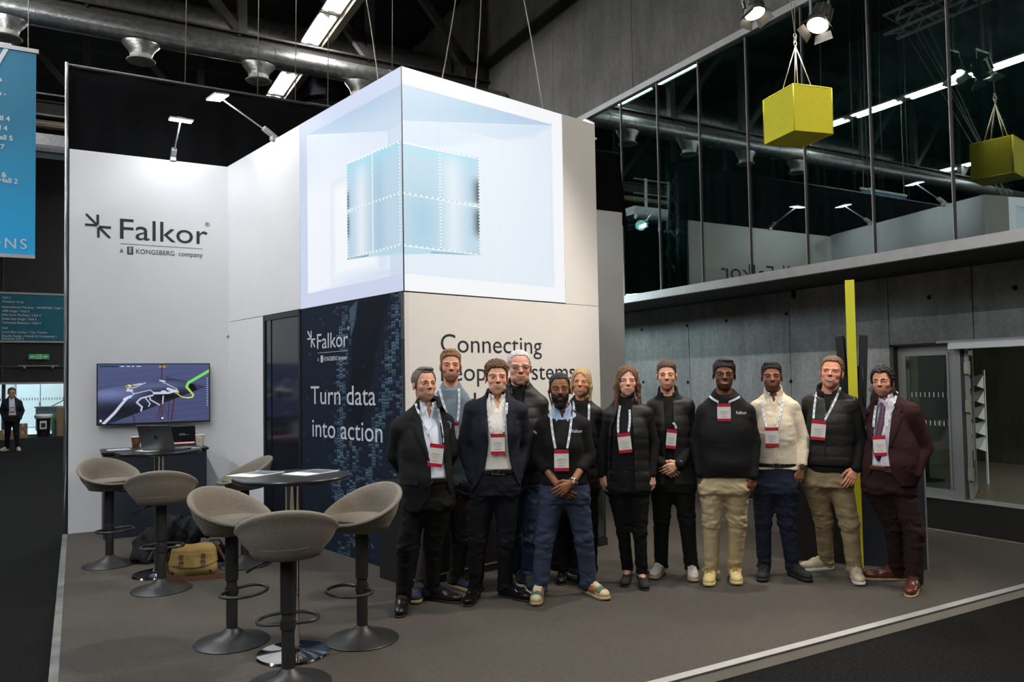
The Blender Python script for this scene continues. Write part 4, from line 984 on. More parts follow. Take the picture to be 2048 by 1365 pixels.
pts = [(0.036, -0.0, 0.335)] + [(0.15 * cos(a), -0.02 - 0.19 * (0.5 - 0.5 * cos(0)) * 0 - 0.10 - 0.10 * sin(a), 0.335) for a in np.linspace(0.3, pi - 0.3, 14)] + [(-0.036, 0, 0.335)]
pts = [(0.04, 0.0, 0.335), (0.13, -0.02, 0.335), (0.165, -0.07, 0.335), (0.15, -0.15, 0.335), (0.09, -0.21, 0.335), (0.0, -0.23, 0.335), (-0.09, -0.21, 0.335), (-0.15, -0.15, 0.335), (-0.165, -0.07, 0.335), (-0.13, -0.02, 0.335), (-0.04, 0.0, 0.335)]
ctl = np.array(pts); tt_ = np.linspace(0, len(ctl) - 1, 45); pts = [tuple(cat_rom(np.arange(len(ctl)), ctl[:, c_], tt_)[i_] for c_ in range(3)) for i_ in range(45)]
part('foot_ring', MB().tube(pts, 0.0115, 8).lathe([(0.043, 0.31), (0.043, 0.36)], 24), M_stoolmetal, stool, 0.7)
part('height_lever', MB().tube([(0.05, -0.02, 0.69), (0.15, -0.05, 0.665), (0.22, -0.07, 0.62)], [0.006, 0.006, 0.008], 6), M_black, stool, True)
def face(p, t): return atan2(t[1] - p[1], t[0] - p[0]) + pi / 2            # seat opening (-y) towards t
st = [((0.277, 8.29), T1, 'bar stool at the far left, seat open toward the laptop table', 0.0),
      ((0.615, 7.03), T1, 'bar stool seen from behind, in front of the messenger bag', -0.10),
      ((0.886, 5.343), T2, 'bar stool left of the front table, its seat facing the camera', 0.12),
      ((1.030, 4.42), T2, 'nearest bar stool, its back to the camera, cut by the lower picture edge', 0.05),
      ((1.626, 4.933), T2, 'bar stool right of the front table, beside the man in the dark suit', 0.25),
      ((1.372, 7.567), T1, 'bar stool behind the front table by the display door', 0.1)]
for i, (p, t, lab, da) in enumerate(st):
    if i == 0:
        stool.location = (*p, PZ); stool.rotation_euler.z = face(p, t) + da; stool['label'] = lab
    else: dup(stool, (*p, PZ), face(p, t) + da, lab)

# things on the tables
o, l, M4 = laptop('laptop', 'grey open laptop on the farther bar table, lid toward the camera', (T1[0] + 0.065, T1[1] - 0.005, TT), pi - 0.72, M_grey, 108, False)
mb = MB().prism([(0.0 + 0.017 * cos(t) * (1 - 0.12 * (abs(sin(t)) > 0.9)), 0.115 + 0.019 * sin(t)) for t in np.linspace(0, 2 * pi, 18, endpoint=False)], 0.0045, 0.0055, M4)
mb.prism([(0.002, 0.137), (0.010, 0.148), (0.012, 0.139)], 0.0045, 0.0055, M4)
part('lid_emblem', mb, M_black, l)
def cup(label, loc, m, lid):
    o = thing('paper_cup', label, 'cup', loc, 0.6, 'paper cups on the bar table')
    part('cup_body', MB().lathe([(0.029, 0.0), (0.030, 0.002), (0.041, 0.105), (0.0385, 0.105), (0.028, 0.008), (0.001, 0.008)], 28), m, o, 0.7)
    part('cup_rim', MB().tube([(0.041 * cos(t), 0.041 * sin(t), 0.105) for t in np.linspace(0, 2 * pi, 24, endpoint=False)], 0.003, 6, closed=True), M_paper, o, True)
    return o
M_cupdark = mat('brown_patterned_cup', (0.10, 0.05, 0.02), 0.5, noise=0.95, nscale=28)
tp = lambda px, py: ground(px, py, TT)
q = tp(272, 897); o = cup('brown patterned paper cup left of the grey laptop', (q[0], q[1], TT), M_cupdark, False)
q = tp(400, 892); o = cup('cream paper cup with thin ring mark at the table edge', (q[0], q[1], TT), mat('cream_cup', (0.62, 0.58, 0.48), 0.6, noise=0.04), True)
rz_c = -YAW
mb = MB().tube([(0.017 * cos(t), -0.0385, 0.055 + 0.017 * sin(t)) for t in np.linspace(0, 2 * pi, 20, endpoint=False)], 0.0012, 4, closed=True)
r_ = part('ring_mark', mb, M_ink, o); r_.rotation_euler.z = rz_c - 0.6
def sheet(label, loc, rz, w=0.21, h=0.297, pic=True):
    o = thing('brochure', label, 'brochure', loc, rz, 'brochures on the tables')
    part('sheet', MB().box((-w / 2, -h / 2, 0), (w / 2, h / 2, 0.003)), M_paper, o)
    if pic: part('printed_photo', MB().box((-w / 2 + 0.01, -0.02, 0.003), (w / 2 - 0.01, h / 2 - 0.012, 0.0036)), mat('sea_photo', (0.10, 0.13, 0.17), 0.35, noise=0.7, nscale=9), o)
q = tp(512, 949); sheet('white brochure at the left of the front bar table', (q[0], q[1], TT), -0.95)
q = tp(622, 946); sheet('white brochure at the right of the front bar table', (q[0], q[1], TT), -1.05)
q = tp(315, 901); sheet('printed leaflet in front of the grey laptop', (q[0], q[1], TT), -1.2)
q = tp(365, 897); sheet('leaflet with picture beside the cream paper cup', (q[0], q[1], TT + 0.0), -0.9)

# ------------------------------------------------------------------ yellow demo kiosk on the right
KZ = PZ
fr = ground(1718, 1136); dirc = np.array([fr[0], fr[1], 0]) + np.array([0.10, -0.05, 0]); dirc /= np.linalg.norm(dirc)
krz = atan2(dirc[1], dirc[0]) - pi / 2
o = thing('demo_kiosk', 'tall yellow-edged kiosk post with dark base panels behind the group', 'kiosk', (fr[0], fr[1], PZ), krz)
part('post', MB().box((-0.036, 0.0, 0), (0.036, 0.9, 2.5)), M_navy, o)
part('post_edge', MB().box((-0.038, -0.006, 0), (0.038, 0.0, 2.502)), M_yellowpaint, o)
part('base_panel', MB().box((-0.62, 0.10, 0.0), (-0.036, 0.14, 0.95)), M_black, o, bevel=0.003)
part('base_panel', MB().box((0.036, 0.10, 0.0), (0.53, 0.14, 0.95)), M_navy, o, bevel=0.003)
part('base_top', MB().box((-0.62, 0.10, 0.95), (-0.036, 0.6, 0.98)).box((0.036, 0.10, 0.95), (0.53, 0.6, 0.98)), M_black, o)
part('panel_edge', MB().box((0.53, 0.098, 0.0), (0.542, 0.142, 0.97)), M_alu, o)
for s in (-1, 1):
    M4 = Matrix.Translation((s * 0.078, 0.28, 1.62)) @ Matrix.Rotation(s * 0.05, 4, 'Y')
    k_ = part('side_screen', MB().box((-0.035, -0.25, -0.40), (0.035, 0.35, 0.40), M4), M_black, o, bevel=0.006)
    part('screen_bracket', MB().box((min(s * 0.036, s * 0.05), 0.25, 1.5), (max(s * 0.036, s * 0.05), 0.35, 1.75)), M_black, o)
    part('screen_cable', MB().tube([(s * 0.075, 0.0, 1.75), (s * 0.085, -0.02, 1.62), (s * 0.07, -0.02, 1.50), (s * 0.085, 0.0, 1.40)], 0.006, 6), M_blackmetal, o, True)
part('tablet_stand', MB().box((-0.10, -0.008, -0.08), (0.10, 0.008, 0.08), Matrix.Translation((0.24, 0.25, 1.52)) @ Matrix.Rotation(0.75, 4, 'Y') @ Matrix.Rotation(0.5, 4, 'X')), M_white, o, bevel=0.004)
part('tablet_post', MB().tube([(0.24, 0.27, 0.98), (0.24, 0.27, 1.5)], 0.012, 8), M_black, o)

# bar counter with glass-fronted cooler in front of the slogan wall
c0 = ground(838, 1186); c1 = ground(1240, 1095)
dr = (c1 - c0); Lc = np.linalg.norm(dr); rzc = atan2(dr[1], dr[0])
rzc = CUBE_ROT; c1 = c1 + BX * 0.16; c0 = c1 - AX * 2.35
o = thing('cooler_counter', 'low black counter with glass front behind the standing group', 'counter', (c0[0], c0[1], PZ), rzc)
part('plinth', MB().box((0, 0.0, 0), (2.35, 0.50, 0.075)), M_black, o)
part('metal_strip', MB().box((0, -0.004, 0.062), (1.5, 0.0, 0.072)), M_alu, o)
part('counter_body', MB().box((0, 0.02, 0.075), (1.55, 0.50, 0.80)), M_black, o)
part('cooler_shell', MB().box((1.55, 0.44, 0.075), (2.35, 0.48, 0.80)).box((1.55, 0.02, 0.075), (1.58, 0.44, 0.80)).box((2.32, 0.02, 0.075), (2.35, 0.44, 0.80)), M_black, o)
part('counter_top', MB().box((-0.02, 0.0, 0.80), (2.37, 0.50, 0.83)), M_black, o)
part('cooler_glass', MB().box((1.58, 0.012, 0.085), (2.32, 0.022, 0.795)), M_clear, o)
part('cooler_shelf', MB().box((1.585, 0.06, 0.44), (2.315, 0.43, 0.455)), M_alu, o)
part('screw', MB().lathe([(0.012, -0.004), (0.009, 0.0)], 12, (0, 0, 0)), M_chrome, o).matrix_local = Matrix.Translation((2.10, -0.002, 0.04)) @ Matrix.Rotation(pi / 2, 4, 'X')
M_pet = glass_mat('bottle_plastic', (0.70, 0.76, 0.80), 0.08, 0.6)
bproto = None
for i, x in enumerate((1.70, 1.85, 2.0, 2.12, 2.24)):
    for j, zb in enumerate((0.085, 0.456)):
        wp = c0 + AX * x + BX * 0.14
        lab = 'clear water bottle on the %s cooler shelf, %s from the left' % ('lower' if j == 0 else 'upper', ORD[i])
        if bproto is None:
            bproto = thing('water_bottle', lab, 'bottle', (wp[0], wp[1], PZ + zb), 0, 'water bottles in the cooler')
            part('bottle_body', MB().lathe([(0.03, 0.0), (0.033, 0.01), (0.033, 0.09), (0.029, 0.10), (0.033, 0.115), (0.033, 0.15), (0.014, 0.20), (0.013, 0.215)], 18), M_pet, bproto, 0.7)
            part('cap', MB().lathe([(0.016, 0.212), (0.016, 0.23), (0.001, 0.231)], 14), mat('blue_cap', (0.02, 0.05, 0.25), 0.4, noise=0.02), bproto, 0.6)
            part('bottle_band', MB().lathe([(0.0335, 0.10), (0.0335, 0.15)], 18), mat('blue_band', (0.03, 0.06, 0.16), 0.4, noise=0.2), bproto, 0.6)
        else: dup(bproto, (wp[0], wp[1], PZ + zb), 0, lab)

# ------------------------------------------------------------------ hanging yellow cube and stage lights
hc = np.array([6.776, 5.662, 4.284])
hrz = atan2(-0.10, 0.49)
o = thing('hanging_cube', 'lime yellow fabric cube hanging on wires before the windows', 'cube', tuple(hc), hrz)
part('cube_cover', MB().box((-0.243, -0.252, 0.0), (0.243, 0.252, 0.487)), M_yellow, o, bevel=0.006)
mb = MB()
for a, b in (((-0.243, -0.252, 0), (0.243, -0.252, 0)), ((-0.243, -0.252, 0), (-0.243, 0.252, 0)), ((-0.243, -0.252, 0), (-0.243, -0.252, 0.487)), ((0.243, -0.252, 0), (0.243, -0.252, 0.487)), ((-0.243, 0.252, 0), (-0.243, 0.252, 0.487)), ((-0.243, -0.252, 0.487), (0.243, -0.252, 0.487)), ((-0.243, -0.252, 0.487), (-0.243, 0.252, 0.487)), ((0.243, -0.252, 0), (0.243, 0.252, 0)), ((-0.243, 0.252, 0), (0.243, 0.252, 0))):
    mb.tube([a, b], 0.006, 6)
part('piping', mb, M_yellow, o, True)
for sx in (-1, 1):
    for sy in (-1, 1): part('sling_wire', MB().tube([(sx * 0.12, sy * 0.12, 0.487), (0, 0, 1.02)], 0.005, 5), M_wire, o, True)
mb = MB()
for z in (1.05, 1.09, 1.13): mb.tube([(0.02 * cos(t) * (1 if z != 1.09 else 0.2), 0.02 * cos(t) * (0.2 if z != 1.09 else 1), z + 0.03 * sin(t)) for t in np.linspace(0, 2 * pi, 12, endpoint=False)], 0.005, 5, closed=True)
part('shackle', mb, M_alu, o, True)
part('upper_wire', MB().tube([(0, 0, 1.16), (-0.08, 0.1, 2.5)], 0.005, 5).tube([(0, 0, 1.16), (0.05, 0.02, 2.5)], 0.004, 5), M_wire, o, True)

tag(part('lighting_truss', truss(MB(), (6.95, 1.8, 6.85), (6.95, 7.0, 6.85), 0.29), M_truss, None, True), 'aluminium lighting truss above the right side, mirrored in the windows', 'truss')
tag(part('lighting_truss', truss(MB(), (0.5, 1.5, 7.3), (7.6, 1.5, 7.3), 0.29), M_truss, None, True), 'aluminium lighting truss above the front of the booth', 'truss')
M_lens = mat('stage_lens_glow', (1, 1, 1), 0.4, emit=(1.0, 0.90, 0.72), estr=14.0)
M_can = mat('stage_lamp_metal', (0.16, 0.155, 0.15), 0.35, 0.7, noise=0.15, nscale=10)
def stage_light(label, pos, target, energy, angle=70, hang=6.70, color=WARM):
    o = thing('stage_light', label, 'lamp', tuple(pos), 0, 'stage lights on the trusses')
    d = (Vector(target) - Vector(pos)).normalized(); rot = d.to_track_quat('-Z', 'Y').to_matrix().to_4x4()
    def P(name, mb, m, sm_=0.6):
        x = part(name, mb, m, o, sm_); x.matrix_local = rot; return x
    P('lamp_can', MB().lathe([(0.07, 0.15), (0.10, 0.12), (0.105, -0.08), (0.125, -0.09), (0.125, -0.12)], 20), M_can)
    mb = MB()
    for k in range(10):
        a = 2 * pi * k / 10; mb.box((-0.012, 0.10, -0.05), (0.012, 0.125, 0.10), Matrix.Rotation(a, 4, 'Z'))
    P('cooling_fin', mb, M_can)
    P('lens', MB().lathe([(0.001, -0.126), (0.10, -0.126), (0.112, -0.120)], 20), M_lens)
    for a in (0, pi / 2, pi, 1.5 * pi): P('barn_door', MB().quadmesh([tuple(Matrix.Rotation(a, 4, 'Z') @ Vector(v)) for v in ((-0.09, 0.12, -0.12), (0.09, 0.12, -0.12), (0.11, 0.17, -0.20), (-0.11, 0.17, -0.20))], [(0, 1, 2, 3)]), M_can)
    part('yoke', MB().bar((-0.15, 0, 0), (-0.15, 0, 0.24), 0.03, 0.012).bar((0.15, 0, 0), (0.15, 0, 0.24), 0.03, 0.012).bar((-0.15, 0, 0.24), (0.15, 0, 0.24), 0.012, 0.03).tube([(0, 0, 0.24), (0, 0, hang - pos[2])], 0.018, 8), M_can, o)
    spot_light('stage_beam', Vector(pos) + d * 0.22, target, energy, angle, 0.5, color, 0.10)
    return o
stage_light('right one of the two stage lights at the top picture edge', (7.129, 5.612, 5.677), (4.6, 5.2, 0.8), 300 * KEY, 60)
stage_light('left one of the two stage lights at the top picture edge', (6.749, 6.22, 5.998), (6.8, 4.6, 0.3), 260 * KEY, 70)
stage_light('stage light high above the middle of the booth, outside the picture', (4.7, 4.4, 6.35), (1.6, 5.7, 0.2), 640 * KEY, 87)
stage_light('stage light on the front truss at the centre, outside the picture', (5.4, 1.6, 6.35), (3.6, 5.2, 1.0), 500 * KEY, 66)
stage_light('stage light on the front truss at the right, outside the picture', (7.0, 1.4, 6.35), (5.6, 6.0, 1.2), 450 * KEY, 100)

# ------------------------------------------------------------------ glazed doors on the right
M_frame = mat('grey_door_frame', (0.30, 0.29, 0.285), 0.5, 0.35, noise=0.06)
d = thing('door_2', '', '', (WX, 7.18, 0.0)); del d['label']; del d['category']; d['kind'] = 'structure'
part('door_reveal', MB().box((0.0, -0.05, 0), (0.30, 0.0, 2.16)).box((0.0, -12, 2.14), (0.3, 0, 2.17)), mat('brown_reveal', (0.05, 0.042, 0.034), 0.6, noise=0.1), d)
for a_, b_ in (((0.10, -0.16, 0), (0.20, -0.05, 2.14)), ((0.10, -0.80, 2.02), (0.20, -0.16, 2.14)), ((0.10, -0.97, 0.0), (0.20, -0.80, 2.14)), ((0.10, -0.8, 0.0), (0.2, -0.16, 0.12))): part('door_frame', MB().box(a_, b_), M_frame, d)
part('door_pane', MB().box((0.145, -0.80, 0.12), (0.157, -0.16, 2.02)), M_clear, d)
for a_, b_ in (((0.085, -0.815, 0.13), (0.10, -0.785, 1.99)), ((0.085, -0.175, 0.13), (0.10, -0.145, 1.99)), ((0.085, -0.815, 1.99), (0.10, -0.145, 2.03))): part('inner_bead', MB().box(a_, b_), M_frame, d)
mb = MB()
for q in range(9):
    for z in (1.40, 1.0): mb.box((0.14, -0.76 + q * 0.066, z), (0.143, -0.748 + q * 0.066, z + 0.07))
part('safety_marks', mb, M_paper, d)
part('door_operator', MB().box((-0.06, -2.6, 2.06), (0.10, -0.90, 2.15)), M_paper, d, bevel=0.004)
part('operator_rail', MB().box((-0.03, -2.6, 2.15), (0.10, -0.72, 2.18)), M_paper, d)
part('threshold', MB().box((0.0, -6, 0.0), (0.3, -0.0, 0.012)), M_alu_light, d)
d3 = thing('door_3', '', '', (WX + 0.12, 6.16, 0.0), radians(27)); del d3['label']; del d3['category']; d3['kind'] = 'structure'
lw = 1.05
for a_, b_ in (((0, -0.045, 0.02), (0.09, 0.0, 2.08)), ((lw - 0.09, -0.045, 0.02), (lw, 0, 2.08)), ((0.09, -0.045, 0.02), (lw - 0.09, 0, 0.14)), ((0.09, -0.045, 1.98), (lw - 0.09, 0, 2.08))): part('leaf_frame', MB().box(a_, b_), M_frame, d3)
part('leaf_pane', MB().box((0.09, -0.028, 0.14), (lw - 0.09, -0.018, 1.98)), M_clear, d3)
for z in (0.28, 1.20, 1.72): part('hinge', MB().box((-0.06, -0.06, z), (0.02, 0.01, z + 0.16)).tube([(-0.05, -0.05, z - 0.01), (-0.05, -0.05, z + 0.17)], 0.016, 8), M_wire, d3, bevel=0.003)
part('closer_arm', MB().tube([(0.02, -0.06, 2.05), (0.5, -0.12, 2.07)], 0.012, 6), M_blackmetal, d3)
part('rod', MB().tube([(0.0, -0.07, 0.55), (0.06, -0.07, 1.05)], 0.007, 6), M_wire, d3)
part('door_wedge', MB().prism([(0.9, 0.0), (1.2, 0.0), (0.9, 0.04)], -0.10, -0.02), mat('orange_wedge', (0.45, 0.22, 0.05), 0.6, noise=0.05), d3)
# foyer beyond the doors
foy = struct('wall_foyer', MB().box((15.5, -6, 0), (15.8, 13, 3.3)).box((10.74, 9.0, 0), (15.5, 9.3, 3.3)), concrete_mat('foyer_concrete', (0.12, 0.125, 0.09)))
struct('ceiling', MB().box((10.74, -8, 3.17), (15.8, 9.3, 3.26)), mat('foyer_ceiling', (0.10, 0.11, 0.12), 0.5, noise=0.1))
p0 = on_plane(1958, 900, (12.4, 0, 0), (1, 0, 0))
o = thing('brochure_rack', 'white zigzag leaflet rack standing beyond the open glass door', 'rack', (12.4, p0[1] - 0.12, 0.0), pi / 2)
mb = MB()
for s in (0, 0.30): part('rack_post', MB().box((s - 0.012, -0.012, 0.0), (s + 0.012, 0.012, 1.78)), M_paper, o)
for i in range(5):
    z = 0.55 + i * 0.245
    part('rack_tray', MB().quadmesh([(0.0, -0.02, z + 0.20), (0.30, -0.02, z + 0.10), (0.30, 0.2, z + 0.06), (0.0, 0.2, z)], [(0, 1, 2, 3)]).quadmesh([(0.0, -0.02, z + 0.20), (0.0, 0.2, z), (0.0, 0.0, z - 0.05)], [(0, 1, 2)]).quadmesh([(0, -0.02, z + 0.2), (0.3, -0.02, z + 0.1), (0, 0.0, z - 0.05)], [(0, 1, 2)]), M_paper, o)
o = tag(part('blue_door_panel', MB().box((12.5, 7.3, 0.85), (12.56, 8.1, 2.6)), mat('slate_blue', (0.06, 0.075, 0.12), 0.6, noise=0.05), None), 'slate blue panel seen through the glazed side door', 'panel')
o = thing('lounge_chair', 'dark rounded lounge chair seen through the glazed side door', 'chair', (12.1, 7.75, 0.0), 0.6)
part('seat_shell', MB().lathe([(0.10, 0.62), (0.22, 0.65), (0.30, 0.80), (0.33, 1.0), (0.30, 1.01), (0.25, 0.82), (0.001, 0.72)], 24), M_black, o, True)
part('stem', MB().lathe([(0.04, 0.03), (0.03, 0.64)], 12), M_black, o)
part('foot', MB().lathe([(0.25, 0.0), (0.25, 0.015), (0.04, 0.04)], 24), M_black, o, 0.6)
# ------------------------------------------------------------------ people: continuous surfaces grown from distance fields
def nets(val, xs, ys, zs):
    """surface nets on a rectilinear grid -> vertices, quads (outward)"""
    s = val < 0
    cnt = s[:-1, :-1, :-1].astype(np.int8)
    for a, b, c in ((1, 0, 0), (0, 1, 0), (0, 0, 1), (1, 1, 0), (1, 0, 1), (0, 1, 1), (1, 1, 1)):
        cnt += s[a:s.shape[0] - 1 + a, b:s.shape[1] - 1 + b, c:s.shape[2] - 1 + c]
    act = (cnt > 0) & (cnt < 8)
    I, J, K = np.nonzero(act)
    idx = np.full(act.shape, -1, np.int32); idx[I, J, K] = np.arange(len(I))
    acc = np.zeros((len(I), 3)); n = np.zeros(len(I))
    cor = [(a, b, c) for a in (0, 1) for b in (0, 1) for c in (0, 1)]
    for p in cor:
        for ax in range(3):
            if p[ax]: continue
            q = list(p); q[ax] = 1
            va = val[I + p[0], J + p[1], K + p[2]]; vb = val[I + q[0], J + q[1], K + q[2]]
            m = (va < 0) != (vb < 0)
            t = np.where(m, va / np.where(m, va - vb, 1), 0)
            pos = np.stack([xs[I + p[0]], ys[J + p[1]], zs[K + p[2]]], 1).astype(float)
            arr = (xs, ys, zs)[ax]; i0 = (I, J, K)[ax]
            pos[:, ax] += t * (arr[i0 + 1] - arr[i0])
            acc += pos * m[:, None]; n += m
    V = acc / n[:, None]
    F = []
    for ax in range(3):
        sl0 = [slice(1, -1)] * 3; sl1 = [slice(1, -1)] * 3
        sl0[ax] = slice(0, -1); sl1[ax] = slice(1, None)
        a = s[tuple(sl0)]; b = s[tuple(sl1)]
        e = np.nonzero(a != b)
        i, j, k = e
        if ax == 0: q = [idx[i, j, k], idx[i, j + 1, k], idx[i, j + 1, k + 1], idx[i, j, k + 1]]
        elif ax == 1: q = [idx[i, j, k], idx[i, j, k + 1], idx[i + 1, j, k + 1], idx[i + 1, j, k]]
        else: q = [idx[i, j, k], idx[i + 1, j, k], idx[i + 1, j + 1, k], idx[i, j + 1, k]]
        Q = np.stack(q, 1); flip = ~a[e]
        Q[flip] = Q[flip][:, ::-1]
        F.append(Q[(Q >= 0).all(1)])
    return V, np.concatenate(F)

def smooth_verts(V, F, it=1, lam=0.5):
    """light Laplacian smoothing of a quad mesh"""
    a = np.concatenate([F[:, 0], F[:, 1], F[:, 2], F[:, 3]]); b = np.concatenate([F[:, 1], F[:, 2], F[:, 3], F[:, 0]])
    n = len(V); deg = np.bincount(a, minlength=n) + np.bincount(b, minlength=n)
    for _ in range(it):
        S = np.stack([np.bincount(a, V[b, c], n) + np.bincount(b, V[a, c], n) for c in range(3)], 1)
        V = V * (1 - lam) + lam * S / np.maximum(deg, 1)[:, None]
    return V

def smin(a, b, k):
    h = np.clip(0.5 + 0.5 * (a - b) / k, 0, 1); return a * (1 - h) + b * h - k * h * (1 - h)
def smax(a, b, k): return -smin(-a, -b, k)

class Grid:
    def __init__(s, xs, ys, zs):
        s.ax = [np.asarray(a, np.float32) for a in (xs, ys, zs)]
        s.v = np.full((len(s.ax[0]), len(s.ax[1]), len(s.ax[2])), 0.3, np.float32)
    @staticmethod
    def box(lo, hi, h):
        return Grid(*[np.arange(a, b + h, h) for a, b in zip(lo, hi)])
    def sl(s, lo, hi, m):
        r = []
        for a, l, h in zip(s.ax, lo, hi):
            i0 = max(0, int(np.searchsorted(a, l - m)) - 1); i1 = min(len(a), int(np.searchsorted(a, h + m)) + 1)
            r.append(slice(i0, max(i1, i0)))
        return tuple(r)
    def pts(s, r):
        return s.ax[0][r[0]][:, None, None], s.ax[1][r[1]][None, :, None], s.ax[2][r[2]][None, None, :]
    def put(s, r, d, k, sub=False):
        if s.v[r].size == 0: return
        s.v[r] = smax(s.v[r], -d, k) if sub else smin(s.v[r], d, k)
    def cone(s, a, b, ra, rb, k=0.02, fy=1.0, sub=False):
        a = np.asarray(a, float); b = np.asarray(b, float); m = max(ra, rb) * max(1, fy) + k + 0.02
        r = s.sl(np.minimum(a, b), np.maximum(a, b), m); X, Y, Z = s.pts(r)
        d = b - a; L2 = float(d @ d) + 1e-9
        px, py, pz = X - a[0], Y - a[1], Z - a[2]
        t = np.clip((px * d[0] + py * d[1] + pz * d[2]) / L2, 0, 1)
        q = np.sqrt((px - t * d[0]) ** 2 + ((py - t * d[1]) / fy) ** 2 + (pz - t * d[2]) ** 2) - (ra + (rb - ra) * t)
        s.put(r, q, k, sub)
    def chain(s, pts, rad, k=0.02, **kw):
        for i in range(len(pts) - 1): s.cone(pts[i], pts[i + 1], rad[i], rad[i + 1], k, **kw)
    def ell(s, c, rad, k=0.02, sub=False):
        c = np.asarray(c, float); rad = np.asarray(rad, float)
        r = s.sl(c - rad, c + rad, k + 0.02); X, Y, Z = s.pts(r)
        s.put(r, ell_d(X - c[0], Y - c[1], Z - c[2], rad), k, sub)
    def loft(s, prof, k=0.03, yaw=0.0, n=2.5, off=0.0, zr=None, flat=False):
        """prof rows: z, cx, cy, rx, ry"""
        P = np.array(prof, float); zz = np.linspace(P[0, 0], P[-1, 0], 60)
        Q = [cat_rom(P[:, 0], P[:, i], zz) for i in range(1, 5)]
        z0, z1 = (P[0, 0], P[-1, 0]) if zr is None else zr
        lo = np.array([P[:, 1].min() - P[:, 3].max() - off, P[:, 2].min() - P[:, 4].max() * 1.6 - off, z0]); hi = np.array([P[:, 1].max() + P[:, 3].max() + off, P[:, 2].max() + P[:, 4].max() * 1.6 + off, z1])
        r = s.sl(lo, hi, k + 0.05); X, Y, Z = s.pts(r)
        zc = Z.ravel(); cx, cy, rx, ry = [np.interp(zc, zz, q)[None, None, :] for q in Q]
        rx = rx + off; ry = ry + off
        c, w = cos(yaw), sin(yaw)
        x = (X - cx) * c + (Y - cy) * w; y = -(X - cx) * w + (Y - cy) * c
        d = ((np.abs(x / rx) ** n + np.abs(y / ry) ** n) ** (1 / n) - 1) * np.minimum(rx, ry)
        d = np.maximum(d, np.maximum(z0 - Z, Z - z1))
        s.put(r, d, k if not flat else 1e-4)
    def cut_below(s, z): 
        X, Y, Z = s.pts((slice(None),) * 3); s.v = np.maximum(s.v, (z - Z).astype(np.float32) + 0 * s.v)
    def front(s, x, z):
        """first y (from the front) where the field is inside, or None"""
        i = int(np.clip(np.searchsorted(s.ax[0], x), 1, len(s.ax[0]) - 1)); k = int(np.clip(np.searchsorted(s.ax[2], z), 1, len(s.ax[2]) - 1))
        col = s.v[i, :, k]; j = np.nonzero(col < 0)[0]
        if len(j) == 0 or x < s.ax[0][0] or x > s.ax[0][-1] or z < s.ax[2][0] or z > s.ax[2][-1]: return None
        j = j[0]
        if j == 0: return float(s.ax[1][0])
        a, b = col[j - 1], col[j]; t = a / (a - b)
        return float(s.ax[1][j - 1] + t * (s.ax[1][j] - s.ax[1][j - 1]))
    def top(s, x, y):
        i = int(np.clip(np.searchsorted(s.ax[0], x), 1, len(s.ax[0]) - 1)); j = int(np.clip(np.searchsorted(s.ax[1], y), 1, len(s.ax[1]) - 1))
        k = np.nonzero(s.v[i, j] < 0)[0]
        return float(s.ax[2][k[-1]]) if len(k) else 0.05
    def mesh(s, name, smooth=1):
        V, F = nets(s.v, *s.ax)
        if smooth: V = smooth_verts(V, F, smooth)
        me = bpy.data.meshes.new(name)
        me.vertices.add(len(V)); me.vertices.foreach_set('co', V.astype(np.float32).ravel())
        me.loops.add(F.size); me.loops.foreach_set('vertex_index', F.astype(np.int32).ravel())
        me.polygons.add(len(F)); me.polygons.foreach_set('loop_start', np.arange(0, F.size, 4, dtype=np.int32))
        me.polygons.foreach_set('use_smooth', np.ones(len(F), bool))
        me.update(); me.validate()
        return me, V

def ell_d(x, y, z, r):
    k0 = np.sqrt((x / r[0]) ** 2 + (y / r[1]) ** 2 + (z / r[2]) ** 2)
    k1 = np.sqrt((x / r[0] ** 2) ** 2 + (y / r[1] ** 2) ** 2 + (z / r[2] ** 2) ** 2) + 1e-6
    return k0 * (k0 - 1) / k1
def seg_d(x, y, z, a, b, ra, rb):
    d = [b[i] - a[i] for i in range(3)]; L2 = sum(v * v for v in d) + 1e-9
    px, py, pz = x - a[0], y - a[1], z - a[2]
    t = np.clip((px * d[0] + py * d[1] + pz * d[2]) / L2, 0, 1)
    return np.sqrt((px - t * d[0]) ** 2 + (py - t * d[1]) ** 2 + (pz - t * d[2]) ** 2) - (ra + (rb - ra) * t)

def skull_d(x, y, z, jw=1.0):
    d = smin(ell_d(x, y - 0.07, z - 0.665, (0.318, 0.395, 0.335)), ell_d(x, y + 0.085, z - 0.44, (0.262, 0.275, 0.37)), 0.10)
    return smin(d, ell_d(x, y + 0.115, z - 0.20, (0.218 * jw, 0.228, 0.17)), 0.10)

